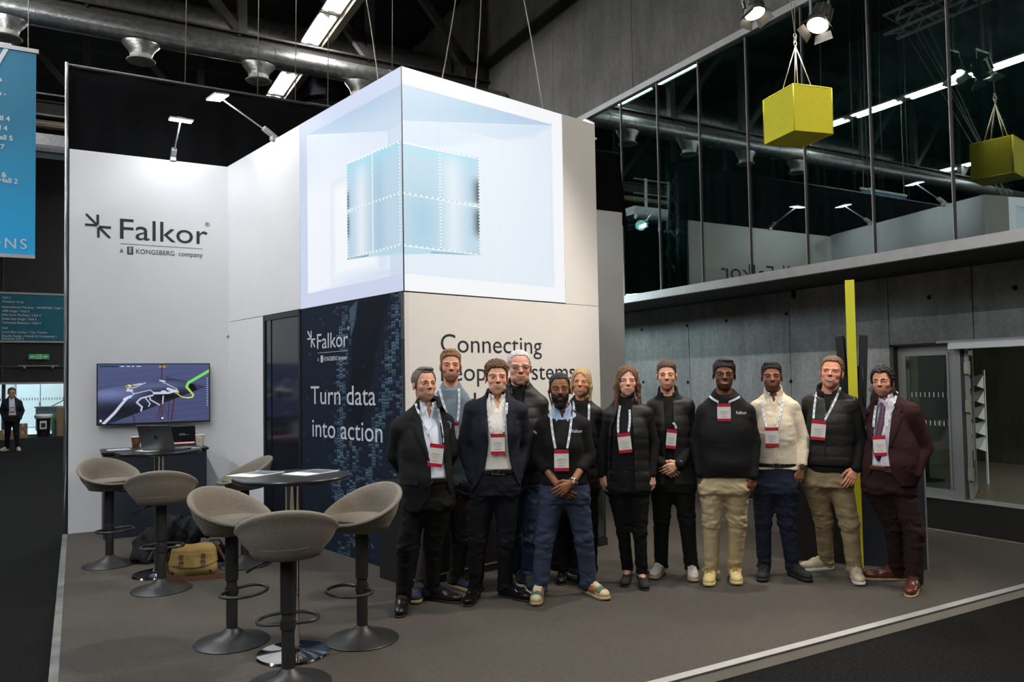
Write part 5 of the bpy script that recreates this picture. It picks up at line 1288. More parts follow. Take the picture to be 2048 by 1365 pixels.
def head_d(x, y, z, jw, smile, female):
    """head in units of its height: chin z = 0, crown z = 1, face towards -y"""
    ax = np.abs(x)
    d = skull_d(x, y, z, jw)
    d = smin(d, ell_d(x, y + 0.262, z - 0.085, (0.085 if not female else 0.07, 0.075, 0.072)), 0.08)
    d = smin(d, ell_d(ax - 0.155, y + 0.215, z - 0.385 - 0.015 * smile, (0.10, 0.09 + 0.012 * smile, 0.085)), 0.08)
    d = smin(d, seg_d(ax, y, z, (0.175, -0.275, 0.585), (0.02, -0.335, 0.575), 0.042, 0.036 if not female else 0.03), 0.05)
    d = smax(d, -ell_d(ax - 0.137, y + 0.405, z - 0.513, (0.088, 0.082, 0.048)), 0.05)
    d = smin(d, ell_d(ax - 0.137, y + 0.292, z - 0.512, (0.072, 0.052, 0.045)), 0.02)
    d = smin(d, seg_d(x, y, z, (0, -0.335, 0.565), (0, -0.428, 0.41), 0.032, 0.044), 0.03)
    d = smin(d, ell_d(x, y + 0.440, z - 0.398, (0.046, 0.042, 0.036)), 0.02)
    d = smin(d, ell_d(ax - 0.05, y + 0.392, z - 0.385, (0.034, 0.046, 0.032)), 0.02)
    d = smin(d, ell_d(x, y + 0.285, z - 0.25, (0.135, 0.09, 0.115)), 0.06)
    zc = 0.236 + 0.030 * smile
    w = 0.105 + 0.022 * smile
    d = smin(d, seg_d(ax, y, z, (w, -0.325, zc + 0.006), (0.0, -0.378, 0.262), 0.012, 0.020), 0.015)
    d = smin(d, seg_d(ax, y, z, (w, -0.325, zc), (0.0, -0.372, 0.213 - 0.006 * smile), 0.012, 0.024), 0.015)
    d = smax(d, -seg_d(ax, y, z, (w, -0.345, zc + 0.003), (0.0, -0.405, 0.238), 0.006, 0.012), 0.01)
    d = smax(d, -seg_d(ax, y, z, (0.062, -0.425, 0.375), (0.150 + 0.01 * smile, -0.345, 0.235), 0.010, 0.012), 0.03)
    d = smin(d, ell_d(ax - 0.322, y - 0.055 + 0.25 * (ax - 0.322), z - 0.455, (0.036, 0.080, 0.125)), 0.015)
    return d

_rs = np.random.default_rng(11)
_WK = _rs.normal(size=(10, 3)); _WK /= np.linalg.norm(_WK, axis=1)[:, None]; _WP = _rs.random(10) * 6.28
def wave_noise(x, y, z, wl, st=(1, 1, 1)):
    o = 0
    for i in range(7):
        f = 2 * pi / wl * (0.7 + 0.13 * i)
        o = o + np.sin(f * (_WK[i, 0] * x * st[0] + _WK[i, 1] * y * st[1] + _WK[i, 2] * z * st[2]) + _WP[i])
    return o / 4.0

HAIRLINE = [(-0.5, 0.86), (-0.33, 0.83), (-0.24, 0.77), (-0.15, 0.62), (-0.07, 0.46), (0.0, 0.43), (0.06, 0.58), (0.13, 0.42), (0.22, 0.28), (0.40, 0.18)]
def cloth(name, rgb, rough=0.85, sheen=0.0, nz=0.08, bump=0.25, bs=260, spec=0.25):
    return mat(name, lin(rgb), rough, noise=nz, nscale=60, bump=bump * 0.22, bscale=bs, sheen=sheen, spec=spec)
M_skin = mat('skin', attr='skin', rough=0.52, noise=0.05, nscale=60, bump=0.04, bscale=180, spec=0.35)
M_eye = mat('eye', attr='skin', rough=0.15, spec=0.6)
M_lany = mat('white_lanyard', (0.72, 0.73, 0.75), 0.6, noise=0.03, nscale=40)
M_blue = mat('blue_lanyard_print', (0.05, 0.14, 0.30), 0.6, noise=0.05)
M_badge = mat('badge_card', (0.74, 0.71, 0.66), 0.35, noise=0.02)
M_red = mat('badge_red', (0.45, 0.012, 0.03), 0.4, noise=0.04)
M_leather = mat('black_leather', (0.012, 0.011, 0.011), 0.28, noise=0.1, nscale=30, bump=0.08, bscale=60)
M_gold = mat('brass_buckle', (0.55, 0.42, 0.22), 0.25, 0.9, noise=0.05)

def set_attr(me, cols):
    a = me.color_attributes.new('skin', 'FLOAT_COLOR', 'POINT')
    c = np.ones((len(cols), 4), np.float32); c[:, :3] = cols
    a.data.foreach_set('color', c.ravel())

SHOES = {}; SHOEG = {}; PATCH = {}
def shoe_patch(kind, key, fn):
    if key not in PATCH:
        shoe_mesh(kind); G0 = SHOEG[kind]; G = Grid(*G0.ax); X, Y, Z = G.pts((slice(None),) * 3)
        G.v = np.maximum(G0.v - 0.0030, fn(X, Y, Z)).astype(np.float32); PATCH[key] = G.mesh(key, 1)[0]
    return PATCH[key]
def shoe_mesh(kind):
    if kind in SHOES: return SHOES[kind]
    G = Grid.box((-0.07, -0.23, -0.01), (0.07, 0.14, 0.16), 0.0045)
    sneaker = kind in ('sneaker', 'runner')
    h = 0.030 if sneaker else 0.014
    w = 0.047 if sneaker else 0.043
    G.cone((0, 0.075, 0.045 + h / 2), (0, -0.05, 0.036 + h / 2), 0.038, w - 0.004, 0.02)
    G.ell((0, -0.125, 0.030 + h / 2), (w, 0.075 if not sneaker else 0.068, 0.030 if not sneaker else 0.036), 0.03)
    if kind == 'slipon': G.ell((0, 0.055, 0.05), (0.040, 0.07, 0.032), 0.02)
    else:
        G.chain([(0, 0.055, 0.05), (0, 0.06, 0.115)], [0.045, 0.043], 0.025)
        G.cone((0, 0.02, 0.078), (0, -0.06, 0.06), 0.030, 0.028, 0.03)
    if kind == 'slipon': G.cone((0, 0.045, 0.11), (0, -0.04, 0.10), 0.033, 0.026, 0.008, sub=True)
    if kind == 'runner': G.ell((0, 0.11, 0.06), (0.03, 0.03, 0.05), 0.02)
    G.cut_below(h * 0.7)
    up, _ = G.mesh('shoe_upper', 1)
    # sole outline
    pts = []
    for t in np.linspace(0, 2 * pi, 40, endpoint=False):
        y = -0.045 - 0.155 * cos(t) * (1 if cos(t) > 0 else 1.0)
        yy = (y + 0.045) / 0.155
        ww = (w + 0.004) * (0.80 + 0.20 * sm(-yy, -0.2, 0.5)) * (1 - 0.12 * np.exp(-((yy - 0.15) / 0.3) ** 2))
        pts.append((ww * np.sign(sin(t)) * abs(sin(t)) ** 0.6, y))
    V = [(x, y, 0.0 + (0.012 * sm(np.array(-y), 0.15, 0.21) if sneaker else 0.0)) for x, y in pts] + [(x * 1.03, y, h) for x, y in pts]
    n = len(pts)
    mb = MB().quadmesh(V, [tuple(range(n))[::-1], tuple(range(n, 2 * n))] + [(i, (i + 1) % n, (i + 1) % n + n, i + n) for i in range(n)])
    sole = mb.mesh('shoe_sole'); sole.polygons.foreach_set('use_smooth', [len(p.vertices) == 4 for p in sole.polygons])
    lc = None
    if kind != 'slipon':
        mb = MB(); T = lambda x, y: G.top(x, y) + 0.0035
        for i in range(5 if sneaker else 3):
            y = -0.012 - i * 0.019
            for q in (-1, 1): mb.tube([(-q * 0.024, y + 0.010, T(-q * 0.024, y + 0.010)), (-q * 0.012, y + 0.005, T(-q * 0.012, y + 0.005)), (0, y, T(0, y) + 0.002), (q * 0.012, y - 0.005, T(q * 0.012, y - 0.005)), (q * 0.024, y - 0.008, T(q * 0.024, y - 0.008))], 0.0036, 5)
        for q in (-1, 1): mb.tube([(0, -0.01, T(0, -0.01) + 0.003), (q * 0.022, -0.016, T(q * 0.022, -0.016) + 0.010), (q * 0.036, -0.03, T(q * 0.036, -0.03) + 0.002), (q * 0.030, -0.055, T(q * 0.03, -0.055))], 0.0032, 5)
        lc = mb.mesh('shoe_laces')
    SHOEG[kind] = G
    SHOES[kind] = (up, sole, lc); return SHOES[kind]

class Person:
    def __init__(s, label, base, floor=PZ, res=1.0, **k):
        s.k = k; s.res = res
        g = ground(*base, floor); s.g = g
        d = np.array([g[0] - CAM[0], g[1] - CAM[1], 0.0]); d /= np.linalg.norm(d)
        s.dy = d; s.dx = np.array([d[1], -d[0], 0.0]); s.floor = floor
        s.rz = atan2(s.dx[1], s.dx[0])
        s.pxm = FPX / ((g - CAM) @ CF)
        s.root = thing('person', label, 'person', tuple(g), s.rz)
        s.fields = []
        s.build()
    # pixel -> local point on the person's upright plane, shifted d metres towards the camera
    def J(s, p):
        px, py = p[0], p[1]; d = p[2] if len(p) > 2 else 0.0
        q = on_plane(px, py, s.g - s.dy * d, s.dy)
        v = q - s.g
        return np.array([v @ s.dx, v @ s.dy, q[2] - s.floor])
    def gnd(s, px, py):
        q = ground(px, py, s.floor); v = q - s.g
        return np.array([v @ s.dx, v @ s.dy, 0.0])
    def front(s, x, z, default=-0.1):
        y = [f.front(x, z) for f in s.fields]; y = [v for v in y if v is not None]
        return min(y) if y else default
    def P(s, name, me, m, smooth=True, label=None, parent=None):
        if isinstance(me, MB): me = me.mesh(name)
        if smooth: me.polygons.foreach_set('use_smooth', [True] * len(me.polygons))
        return link(name, me, m, parent or s.root, None, label)

    def build(s):
        k = s.k; J = s.J; R = s.res
        nb = J(k['neck']); shL, shR = J(k['sh'][0]), J(k['sh'][1])
        cr = J(k['crotch']); s.nb = nb
        ty = k.get('tyaw', 0.0) * pi / 180
        for q, sg in ((shL, 1), (shR, -1)): q[0] += sg * 0.060; q[2] -= 0.066
        shL[1] -= sin(ty) * 0.16; shR[1] += sin(ty) * 0.16
        hw = k.get('hipw', 0.175); ww = k.get('waistw', 0.155); dep = k.get('depth', 0.118); belly = k.get('belly', 0.0)
        cw = k.get('chestw', (shR[0] - shL[0]) / 2 * 0.98 + 0.005)
        zs = (shL[2] + shR[2]) / 2; zc = cr[2]; xm = (shL[0] + shR[0]) / 2
        f = lambda t: cr[0] + (xm - cr[0]) * t
        Ht = zs - zc
        prof = [(zc - 0.02, cr[0], 0.012, hw * 0.93, dep * 0.98), (zc + 0.10, f(0.15), 0.012, hw, dep * 1.06), (zc + 0.22, f(0.4), 0.002 - belly * 0.5, ww * 1.04, dep * 0.98 + belly),
                (zc + 0.34, f(0.6), -belly * 0.3, ww, dep * 0.98 + belly * 0.6), (zs - 0.14, f(0.88), -0.005, cw, dep * 1.06), (zs - 0.03, xm, 0.01, cw * 0.93, dep * 0.90), (zs + 0.055, xm, 0.018, 0.120, dep * 0.66), (nb[2] + 0.035, nb[0], 0.026, 0.070, 0.066), (nb[2] + 0.075, nb[0], 0.034, 0.060, 0.060), (nb[2] + 0.12, nb[0], 0.04, 0.056, 0.056)]
        prof = sorted(prof)
        clean = [prof[0]]
        for r in prof[1:]:
            if r[0] > clean[-1][0] + 0.012: clean.append(r)
        s.prof = prof = clean; s.ty = ty; s.shL, s.shR = shL, shR; s.zc, s.zs, s.cr = zc, zs, cr
        arms = []
        for side, sh in ((0, shL), (1, shR)):
            el, wr = J(k['el'][side]), J(k['wr'][side]); arms.append((sh, el, wr))
        s.arms = arms
        legs = []
        for side in (0, 1):
            kn = J(k['kn'][side]); ft = s.gnd(*k['ft'][side][:2]); yaw = radians(k['ft'][side][2])
            hip = np.array([cr[0] + (-1 if side == 0 else 1) * hw * 0.50, 0.012, zc + 0.08])
            an = np.array([ft[0] , ft[1], 0.09])
            t = (hip[2] - kn[2]) / (hip[2] - an[2]); kn[1] = hip[1] + (an[1] - hip[1]) * t - 0.025
            legs.append((hip, kn, an, ft, yaw))
        s.legs = legs
        # ---- head frame
        hx, top, chin = k['head']
        pt, pc = J((hx, top, k.get('hd', 0.05))), J((hx, chin, k.get('hd', 0.05)))
        H = (pt[2] - pc[2]) * k.get('skull', 0.955); s.H = H
        a, b, c = radians(k.get('hyaw', 0)), radians(k.get('hpitch', 0)), radians(k.get('hroll', 0))
        Rm = np.array(Matrix.Rotation(a, 3, 'Z') @ Matrix.Rotation(c, 3, 'Y') @ Matrix.Rotation(b, 3, 'X'))
        ho = np.array([pc[0], k.get('hy', -0.005), pc[2]])
        s.Rm, s.ho = Rm, ho
        cen = ho + Rm @ np.array([0, 0.0, 0.5 * H])
        # ---- body grid: fine around head and hands
        hands = k.get('hands', [None, None]); hz = []
        for side, hd in enumerate(hands):
            if hd: hz.append(arms[side][2])
        allp = [p for t in arms for p in t] + [p for t in legs for p in t[:4]] + [nb, cen]
        lo = np.min(allp, 0) - 0.16; hi = np.max(allp, 0) + 0.16; lo[2] = 0.02; hi[2] = ho[2] + H * 1.12
        lo[1] = min(lo[1], -0.2); hi[1] = max(hi[1], 0.22)
        def axis(i):
            fine = [(cen[i] - (0.125, 0.165, 0.15)[i], cen[i] + (0.125, 0.14, 0.14)[i], (0.0031, 0.0034, 0.0031)[i] * R)]
            for w in hz: fine.append((w[i] - 0.10, w[i] + 0.10, 0.0036 * R)) if i < 2 else fine.append((w[i] - 0.20, w[i] + 0.03, 0.0036 * R))
            out = [lo[i]]
            while out[-1] < hi[i]:
                x = out[-1]; st = 0.0105 * R
                for a_, b_, h in fine:
                    if a_ - 0.008 <= x <= b_: st = min(st, h)
                out.append(x + st)
            return out
        B = Grid(axis(0), axis(1), axis(2))
        sk = -0.022
        B.loft([(z, x, y, rx - 0.018, ry - 0.018) for z, x, y, rx, ry in prof[:-3]], 0.03, ty, zr=(zc + 0.06, prof[-4][0]))
        for sh, el, wr in arms:
            B.cone((nb[0] + (sh[0] - nb[0]) * 0.2, 0.035, nb[2] + 0.0), sh, 0.035, 0.040, 0.03)
            B.chain([sh, el, wr], [0.042, 0.034, 0.0255], 0.02)
            d_ = wr - el; d_ /= np.linalg.norm(d_)
        for hip, kn, an, ft, yaw in legs:
            B.chain([hip, kn, an], [0.075, 0.048, 0.036], 0.03); B.cone(an, (an[0] + sin(yaw) * 0.08, an[1] - cos(yaw) * 0.08, 0.045), 0.034, 0.026, 0.02)
        nk0 = np.array([nb[0], 0.040, nb[2] - 0.04]); nk1 = ho + Rm @ (np.array([0, 0.15, 0.28]) * H)
        nw = k.get('neckr', 0.054)
        B.cone(nk0, nk1, nw + 0.006, nw, 0.025)
        jw = k.get('jaw', 1.0); smile = k.get('smile', 0.5); fem = k.get('female', False)
        r = B.sl(cen - np.array([0.13, 0.17, 0.155]), cen + np.array([0.13, 0.16, 0.15]), 0.0)
        X, Y, Z = B.pts(r)
        wsc = k.get('hwide', 1.0)
        q = [((X - ho[0]) * Rm[0, i] + (Y - ho[1]) * Rm[1, i] + (Z - ho[2]) * Rm[2, i]) / H for i in range(3)]
        q[0] = q[0] / wsc
        B.put(r, (head_d(q[0], q[1], q[2], jw, smile, fem) * H).astype(np.float32), 0.012)
        for side, hd in enumerate(hands):
            if hd: s.hand(B, arms[side][2], side, **hd)
        me, V = B.mesh('body', 1)
        # ---- colours
        tone = np.array(lin(k.get('skin', (214, 160, 132)))); cols = np.tile(tone, (len(V), 1))
        L = (V - ho) @ Rm / H; L[:, 0] /= wsc
        inh = (L[:, 2] > -0.15) & (L[:, 2] < 1.1) & (np.abs(L[:, 0]) < 0.45) & (L[:, 1] > -0.55) & (L[:, 1] < 0.5)
        ax = np.abs(L[:, 0])
        def pm(mask, col, amt=1.0):
            m = (np.clip(mask, 0, 1) * amt * inh)[:, None]; cols[:] = cols * (1 - m) + np.array(col) * m
        red = tone * np.array([1.10, 0.78, 0.72]); face_f = (L[:, 1] < -0.12)
        pm(np.exp(-((ax - 0.17) / 0.07) ** 2 - ((L[:, 2] - 0.37) / 0.07) ** 2) * face_f, red, 0.45)
        pm(np.exp(-(ax / 0.05) ** 2 - ((L[:, 2] - 0.40) / 0.05) ** 2) * (L[:, 1] < -0.36), red, 0.5)
        pm((ax > 0.30) * np.exp(-((L[:, 2] - 0.455) / 0.13) ** 2) * (L[:, 1] > -0.05), red, 0.4)
        bd = k.get('beard')
        if bd:
            col, amt, reach = bd
            zb = np.interp(ax, [0, 0.085, 0.125, 0.19, 0.25, 0.29, 0.33], [0.185, 0.19, 0.285 + reach, 0.31 + reach, 0.36 + reach, 0.46, 0.50])
            area = sm(L[:, 2], zb + 0.03, zb - 0.03) * sm(L[:, 2], -0.05, 0.03)
            must = np.exp(-((L[:, 2] - 0.305 - 0.01 * smile) / 0.026) ** 2) * sm(ax, 0.16, 0.11)
            gate = (L[:, 1] < 0.02) & (L[:, 2] > -0.10)
            nz_ = 0.92 + 0.10 * wave_noise(L[:, 0], L[:, 1], L[:, 2], 0.05)
            pm(np.maximum(area, must * (L[:, 1] < -0.27)) * gate * nz_, lin(col), amt)
        w = 0.108 + 0.024 * smile
        fr = (L[:, 1] < -0.27)
        tt = np.clip(ax / w, 0, 1); env = np.sqrt(np.clip(1 - tt ** 2, 0.0, 1))
        op_ = k.get('teeth', 0.0); mh = 0.015 * op_
        zc_ = 0.236 - 0.010 * op_ + 0.034 * smile * tt ** 2
        dz = L[:, 2] - zc_
        lipc = lin(k.get('lips', (178, 100, 92)))
        up_, dn_ = 0.026, 0.032
        lipm = sm(dz, (mh + up_) * env + 0.006, (mh + up_) * env - 0.008) * sm(-dz, (mh + dn_) * env + 0.006, (mh + dn_) * env - 0.008) * (ax < w)
        pm(lipm * fr, lipc, 0.75)
        if op_:
            inm = sm(np.abs(dz), mh * env + 0.005, mh * env - 0.004) * (ax < w * 0.93)
            pm(inm * fr, lin((66, 20, 20)), 1.0)
            tm = sm(-dz, -mh * env - 0.004, -mh * env + 0.004) * sm(dz, mh * env + 0.002, mh * env - 0.004) * (dz > -mh * env * (0.75 if op_ < 1.5 else 0.05)) * (ax < w * 0.82)
            pm(tm * fr, lin((226, 216, 202)), 0.95)
        else: pm(np.exp(-(dz / 0.0065) ** 2) * (ax < w) * fr, lin((84, 40, 38)), 0.8)
        pm(np.exp(-((ax - 0.137) / 0.075) ** 2 - ((L[:, 2] - 0.520) / 0.026) ** 2) * (L[:, 1] < -0.25), tone * np.array([0.55, 0.45, 0.42]), 0.55)
        pm(np.exp(-((ax - 0.03) / 0.016) ** 2 - ((L[:, 2] - 0.363) / 0.012) ** 2) * (L[:, 1] < -0.35), tone * 0.3, 0.7)
        set_attr(me, cols)
        s.body = s.P('body', me, M_skin)
        s.fields.append(B)
        # ---- eyes and brows
        hp = lambda x, y, z: ho + Rm @ (np.array([x * wsc, y, z]) * H)
        eo = k.get('eyeopen', 0.8)
        for sg in (-1, 1):
            n1, n2 = 20, 12; V = []; C = []
            for i in range(n2 + 1):
                th = pi * i / n2
                for j in range(n1):
                    ph = 2 * pi * j / n1
                    x, z, y = sin(th) * cos(ph), sin(th) * sin(ph), -cos(th)
                    V.append(tuple(hp(sg * 0.137 + 0.052 * x, -0.318 + 0.030 * y, 0.512 + (0.029 * eo) * z - 0.006 * x * sg * 0)))
                    rr = hypot(0.052 * x, 0.029 * eo * z)
                    C.append(lin((28, 20, 16)) if (rr < 0.023 and y < 0) else lin((205, 192, 182)))
            F = [(i * n1 + j, i * n1 + (j + 1) % n1, (i + 1) * n1 + (j + 1) % n1, (i + 1) * n1 + j) for i in range(n2) for j in range(n1)]
            em = MB().quadmesh(V, F).mesh('eye'); set_attr(em, np.array(C)); s.P('eye', em, M_eye, parent=s.root)
            lid = MB().tube([tuple(hp(sg * (0.137 + 0.058 * t), -0.352 + 0.030 * t * t, 0.512 + 0.029 * eo * (1 - t * t) + 0.002)) for t in np.linspace(-1, 1, 9)], 0.0048 * H, 6)
            s.P('eyelid', lid, mat('lash_dark', (0.02, 0.012, 0.01), 0.7, noise=0.1))
            bz = 0.586 + k.get('browz', 0.0)
            bt = k.get('browt', 1.0)
            pts = []
            for t in np.linspace(0, 1, 8):
                xx, zz = 0.058 + 0.165 * t, bz + 0.026 * sin(pi * min(1, t * 1.15)) - 0.012 * t
                w_ = hp(sg * xx, 0, zz); yy = B.front(w_[0], w_[2]); 
                if abs(k.get('hyaw', 0)) > 12 or yy is None: pts.append(hp(sg * xx, -0.372 + 0.10 * t * t + 0.015 * t, zz))
                else: pts.append(np.array([w_[0], yy - 0.0005, w_[2]]))
            s.P('eyebrow', MB().tube([tuple(p) for p in pts], [0.0135 * H * bt * (1 - 0.5 * abs(t - 0.35)) for t in np.linspace(0, 1, 8)], 6), s.hairmat())
        s.hair()
        s.clothes()
        s.extras()

    def hairmat(s):
        c = s.k.get('haircol', (70, 50, 35))
        return mat('hair_%d_%d_%d' % c, lin(c), 0.55, noise=0.5, nscale=70, bump=0.6, bscale=160, stretch=(1.6, 1.6, 0.35), spec=0.35)

    def hair(s):
        k = s.k; H, ho, Rm = s.H, s.ho, s.Rm; wsc = k.get('hwide', 1.0)
        st = k.get('hairstyle', 'short')
        if st is None: return
        long_ = st in ('long', 'wavy')
        cen = ho + Rm @ np.array([0, 0.06, 0.62 if not long_ else 0.36]) * 1.0 * np.array([1, 1, 1]) if False else ho + Rm @ (np.array([0, 0.06, 0.62 if not long_ else 0.35]) * H)
        ext = np.array([0.125, 0.15, 0.135]) if not long_ else np.array([0.17, 0.18, 0.21])
        G = Grid.box(cen - ext, cen + ext, 0.0038 * s.res)
        X, Y, Z = G.pts((slice(None),) * 3)
        q = [((X - ho[0]) * Rm[0, i] + (Y - ho[1]) * Rm[1, i] + (Z - ho[2]) * Rm[2, i]) / H for i in range(3)]
        x, y, z = q[0] / wsc, q[1], q[2]
        top, side = k.get('htop', 0.05), k.get('hside', 0.018)
        t = side + (top - side) * sm(z, 0.66, 0.92)
        d = skull_d(x, y, z, 0.9) - t
        if st == 'quiff': d = smin(d, ell_d(x + 0.03, y + 0.11, z - 0.96, (0.22, 0.17, 0.08)), 0.06)
        if st == 'swept': d = smin(d, ell_d(x - 0.02, y + 0.04, z - 0.965, (0.25, 0.26, 0.075)), 0.06)
        am, wl = k.get('hnoise', (0.010, 0.10))
        stx = {'curly': (1, 1, 1), 'short': (1.6, 0.6, 0.8), 'quiff': (1.5, 0.5, 0.6), 'swept': (1.8, 0.4, 0.6), 'long': (2.0, 2.0, 0.25), 'wavy': (1.4, 1.4, 0.7)}[st]
        hl = k.get('hairline', 0.0)
        P = [(a, b + hl * sm(np.array(-a), 0.0, 0.24)) for a, b in HAIRLINE]
        zm = np.interp(y, [a for a, _ in P], [float(b) for _, b in P])
        rec = k.get('recede', 0.0)
        zm = zm + rec * np.exp(-((np.abs(x) - 0.17) / 0.07) ** 2) * (y < -0.05)
        if long_: zm = -1.0 + 0 * zm
        zm = zm + 0.018 * wave_noise(x, y, z * 0.2, 0.06)
        d = np.maximum(d, (zm - z) * 0.7)
        if long_:
            ln = k.get('hlen', -0.2)
            for sg in (-1, 1):
                l_ = ln if not isinstance(ln, (tuple, list)) else ln[0 if sg < 0 else 1]
                fwd = -0.10 if st == 'wavy' else -0.04
                wd = 0.10 if st == 'wavy' else 0.07
                d = smin(d, seg_d(x, y, z, (sg * 0.27, -0.02, 0.78), (sg * 0.345, fwd * 0.5, 0.35), 0.07, wd), 0.06)
                d = smin(d, seg_d(x, y, z, (sg * 0.345, fwd * 0.5, 0.35), (sg * (0.36 if st == 'wavy' else 0.33), fwd, l_), wd, wd * 0.85), 0.05)
            d = smin(d, ell_d(x, y - 0.22, z - 0.40, (0.33, 0.24, 0.50)), 0.08)
            pr = k.get('part', 0.0)
            hole = (np.sqrt(((x - pr * 0.25) / (0.252 + 0.10 * np.clip(0.45 - z, 0, 0.45))) ** 2 + (np.minimum(z - 0.40, 0) * 0 + np.maximum(z - 0.40, 0) / 0.435) ** 2) - 1) * 0.25
            d = np.maximum(d, -np.maximum(hole, y + 0.01))
            d = np.maximum(d, -np.maximum(np.maximum(np.abs(x) - 0.20, y - 0.02), z - 0.35))
        d = d + am * wave_noise(x, y, z, wl, stx) + am * 0.6 * wave_noise(x + 3, y, z, wl * 0.42, stx)
        G.v = (d * H).astype(np.float32)
        me, _ = G.mesh('hair', 0)
        if len(me.vertices): s.P('hair', me, s.hairmat())
        if k.get('fullbeard'):
            cen = ho + Rm @ (np.array([0, -0.2, 0.12]) * H)
            G = Grid.box(cen - np.array([0.09, 0.075, 0.085]), cen + np.array([0.09, 0.085, 0.085]), 0.0038)
            X, Y, Z = G.pts((slice(None),) * 3)
            x, y, z = [((X - ho[0]) * Rm[0, i] + (Y - ho[1]) * Rm[1, i] + (Z - ho[2]) * Rm[2, i]) / H for i in range(3)]
            d = skull_d(x, y, z, 1.0)
            d = smin(d, ell_d(x, y + 0.262, z - 0.085, (0.09, 0.08, 0.08)), 0.08)
            d = smin(d, ell_d(x, y + 0.285, z - 0.25, (0.135, 0.09, 0.115)), 0.06) - 0.028
            d = smin(d, ell_d(x, y + 0.24, z + 0.01, (0.17, 0.14, 0.13)), 0.08)
            lim = np.interp(np.abs(x), [0, 0.06, 0.12, 0.18, 0.24, 0.30], [0.175, 0.18, 0.30, 0.30, 0.40, 0.50])
            d = np.maximum(d, (z - lim) * 0.7); d = np.maximum(d, y - 0.02)
            mo = np.maximum(np.abs(z - 0.305) - 0.030, np.maximum(np.abs(x) - 0.15, y + 0.25)); d2 = np.maximum(skull_d(x, y, z, 1.0), mo)
            d2 = np.maximum(ell_d(x, y + 0.285, z - 0.25, (0.135, 0.09, 0.115)) - 0.035, mo)
            d = np.minimum(d, d2)
            d = d + 0.010 * wave_noise(x, y, z, 0.08, (1.5, 1.5, 0.6))
            G.v = (d * H).astype(np.float32); me, _ = G.mesh('beard', 0)
            s.P('beard', me, s.hairmat())

    def hand(s, B, w, side, dir=(0, 0, -1), palm=None, thumb=None, curl=0.5, sc=1.0, spread=1.0):
        sg = -1 if side == 0 else 1
        d = np.array(dir, float); d /= np.linalg.norm(d)
        pn = np.array(palm if palm is not None else (-sg * 0.9, 0.35, 0), float); pn -= d * (pn @ d); pn /= np.linalg.norm(pn)
        ac = np.cross(d, pn)
        th = np.array(thumb if thumb is not None else (0, -1, 0), float)
        if ac @ th < 0: ac = -ac                                    # across, towards the thumb side
        sc = sc * 1.0
        kn = [w + d * 0.088 * sc * f + ac * o * sc * spread for f, o in ((0.97, 0.031), (1.0, 0.0105), (0.96, -0.0105), (0.88, -0.030))]
        for p in kn: B.cone(w + (p - w) * 0.15, p, 0.0175 * sc, 0.0125 * sc, 0.012)
        for i, p in enumerate(kn):
            L = (0.043, 0.047, 0.044, 0.034)[i] * sc; a = radians(18 + 5 * i) * curl
            q = p; dd = d
            for j in range(3):
                l = L * (1, 0.65, 0.52)[j]
                dd = d * cos(a) + pn * sin(a) + ac * (0.06, 0.0, -0.03, -0.08)[i] * spread
                e = q + dd * l
                B.cone(q, e, (0.0098, 0.0088, 0.008)[j] * sc, (0.0088, 0.008, 0.0068)[j] * sc, 0.0025)
                q = e; a += radians((55, 40, 0)[j]) * curl
        t0 = w + d * 0.022 * sc + ac * 0.022 * sc
        t1 = t0 + (d * 0.72 + ac * 0.62 + pn * 0.25) * 0.042 * sc; t2 = t1 + (d * 0.90 + ac * 0.28 + pn * 0.35) * 0.033 * sc; t3 = t2 + (d * 0.95 + pn * 0.3) * 0.026 * sc
        B.chain([t0, t1, t2, t3], [0.015 * sc, 0.0115 * sc, 0.0105 * sc, 0.0085 * sc], 0.006)

    # ------------------------------------------------ clothing
    def garment(s, name, m, off, zr, arms=None, aoff=0.0, legs=None, opening=None, lap=None, folds=0.004, quilt=0.0, h=0.0075, cuffs=None, rel=1.0, hem_flare=0.0, extra=None, label=None):
        k = s.k; P = [list(r) for r in s.prof]
        if zr[0] < P[0][0]:
            r = list(P[0]); P.insert(0, [zr[0], r[1], r[2], r[3] + hem_flare, r[4] + hem_flare])
        allp = [np.array([r[1] + sx * (r[3] + off), r[2] + sy * (r[4] + off) * 1.25, min(max(r[0], zr[0]), zr[1])]) for r in P for sx in (-1, 1) for sy in (-1, 1)] + [np.array([s.nb[0], 0.03, s.nb[2] + 0.10])]
        if arms: 
            for sh, el, wr in s.arms: allp += [sh + 0.085, sh - 0.085, el + 0.085, el - 0.085, wr + 0.06, wr - 0.06]
        lo = np.min(allp, 0) - 0.03; hi = np.max(allp, 0) + 0.03; lo[2] = min(lo[2], zr[0] - 0.03)
        G = Grid.box(lo, hi, h * s.res)
        ztop = zr[1]; G.loft(P, 0.03, s.ty, off=off, zr=(zr[0], s.nb[2] + 0.11))
        if arms:
            nb = s.nb
            for i, (sh, el, wr) in enumerate(s.arms):
                G.cone((nb[0] + (sh[0] - nb[0]) * 0.30, 0.034, nb[2] + 0.008), sh, 0.040 + aoff, 0.056 + aoff, 0.05)
                if arms == 'cap': G.cone(sh, sh + (el - sh) * 0.12, 0.060 + aoff, 0.058 + aoff, 0.03)
                else:
                    fr = arms if isinstance(arms, float) else 1.0
                    e1 = el + (wr - el) * max(0, (fr - 0.5) * 2)
                    ra = (0.060 + aoff, 0.047 + aoff, 0.037 + aoff)
                    G.chain([sh, el], ra[:2], 0.016); G.cone(el, e1, ra[1], ra[1] + (ra[2] - ra[1]) * max(0, (fr - 0.5) * 2), 0.012)
        X, Y, Z = G.pts((slice(None),) * 3)
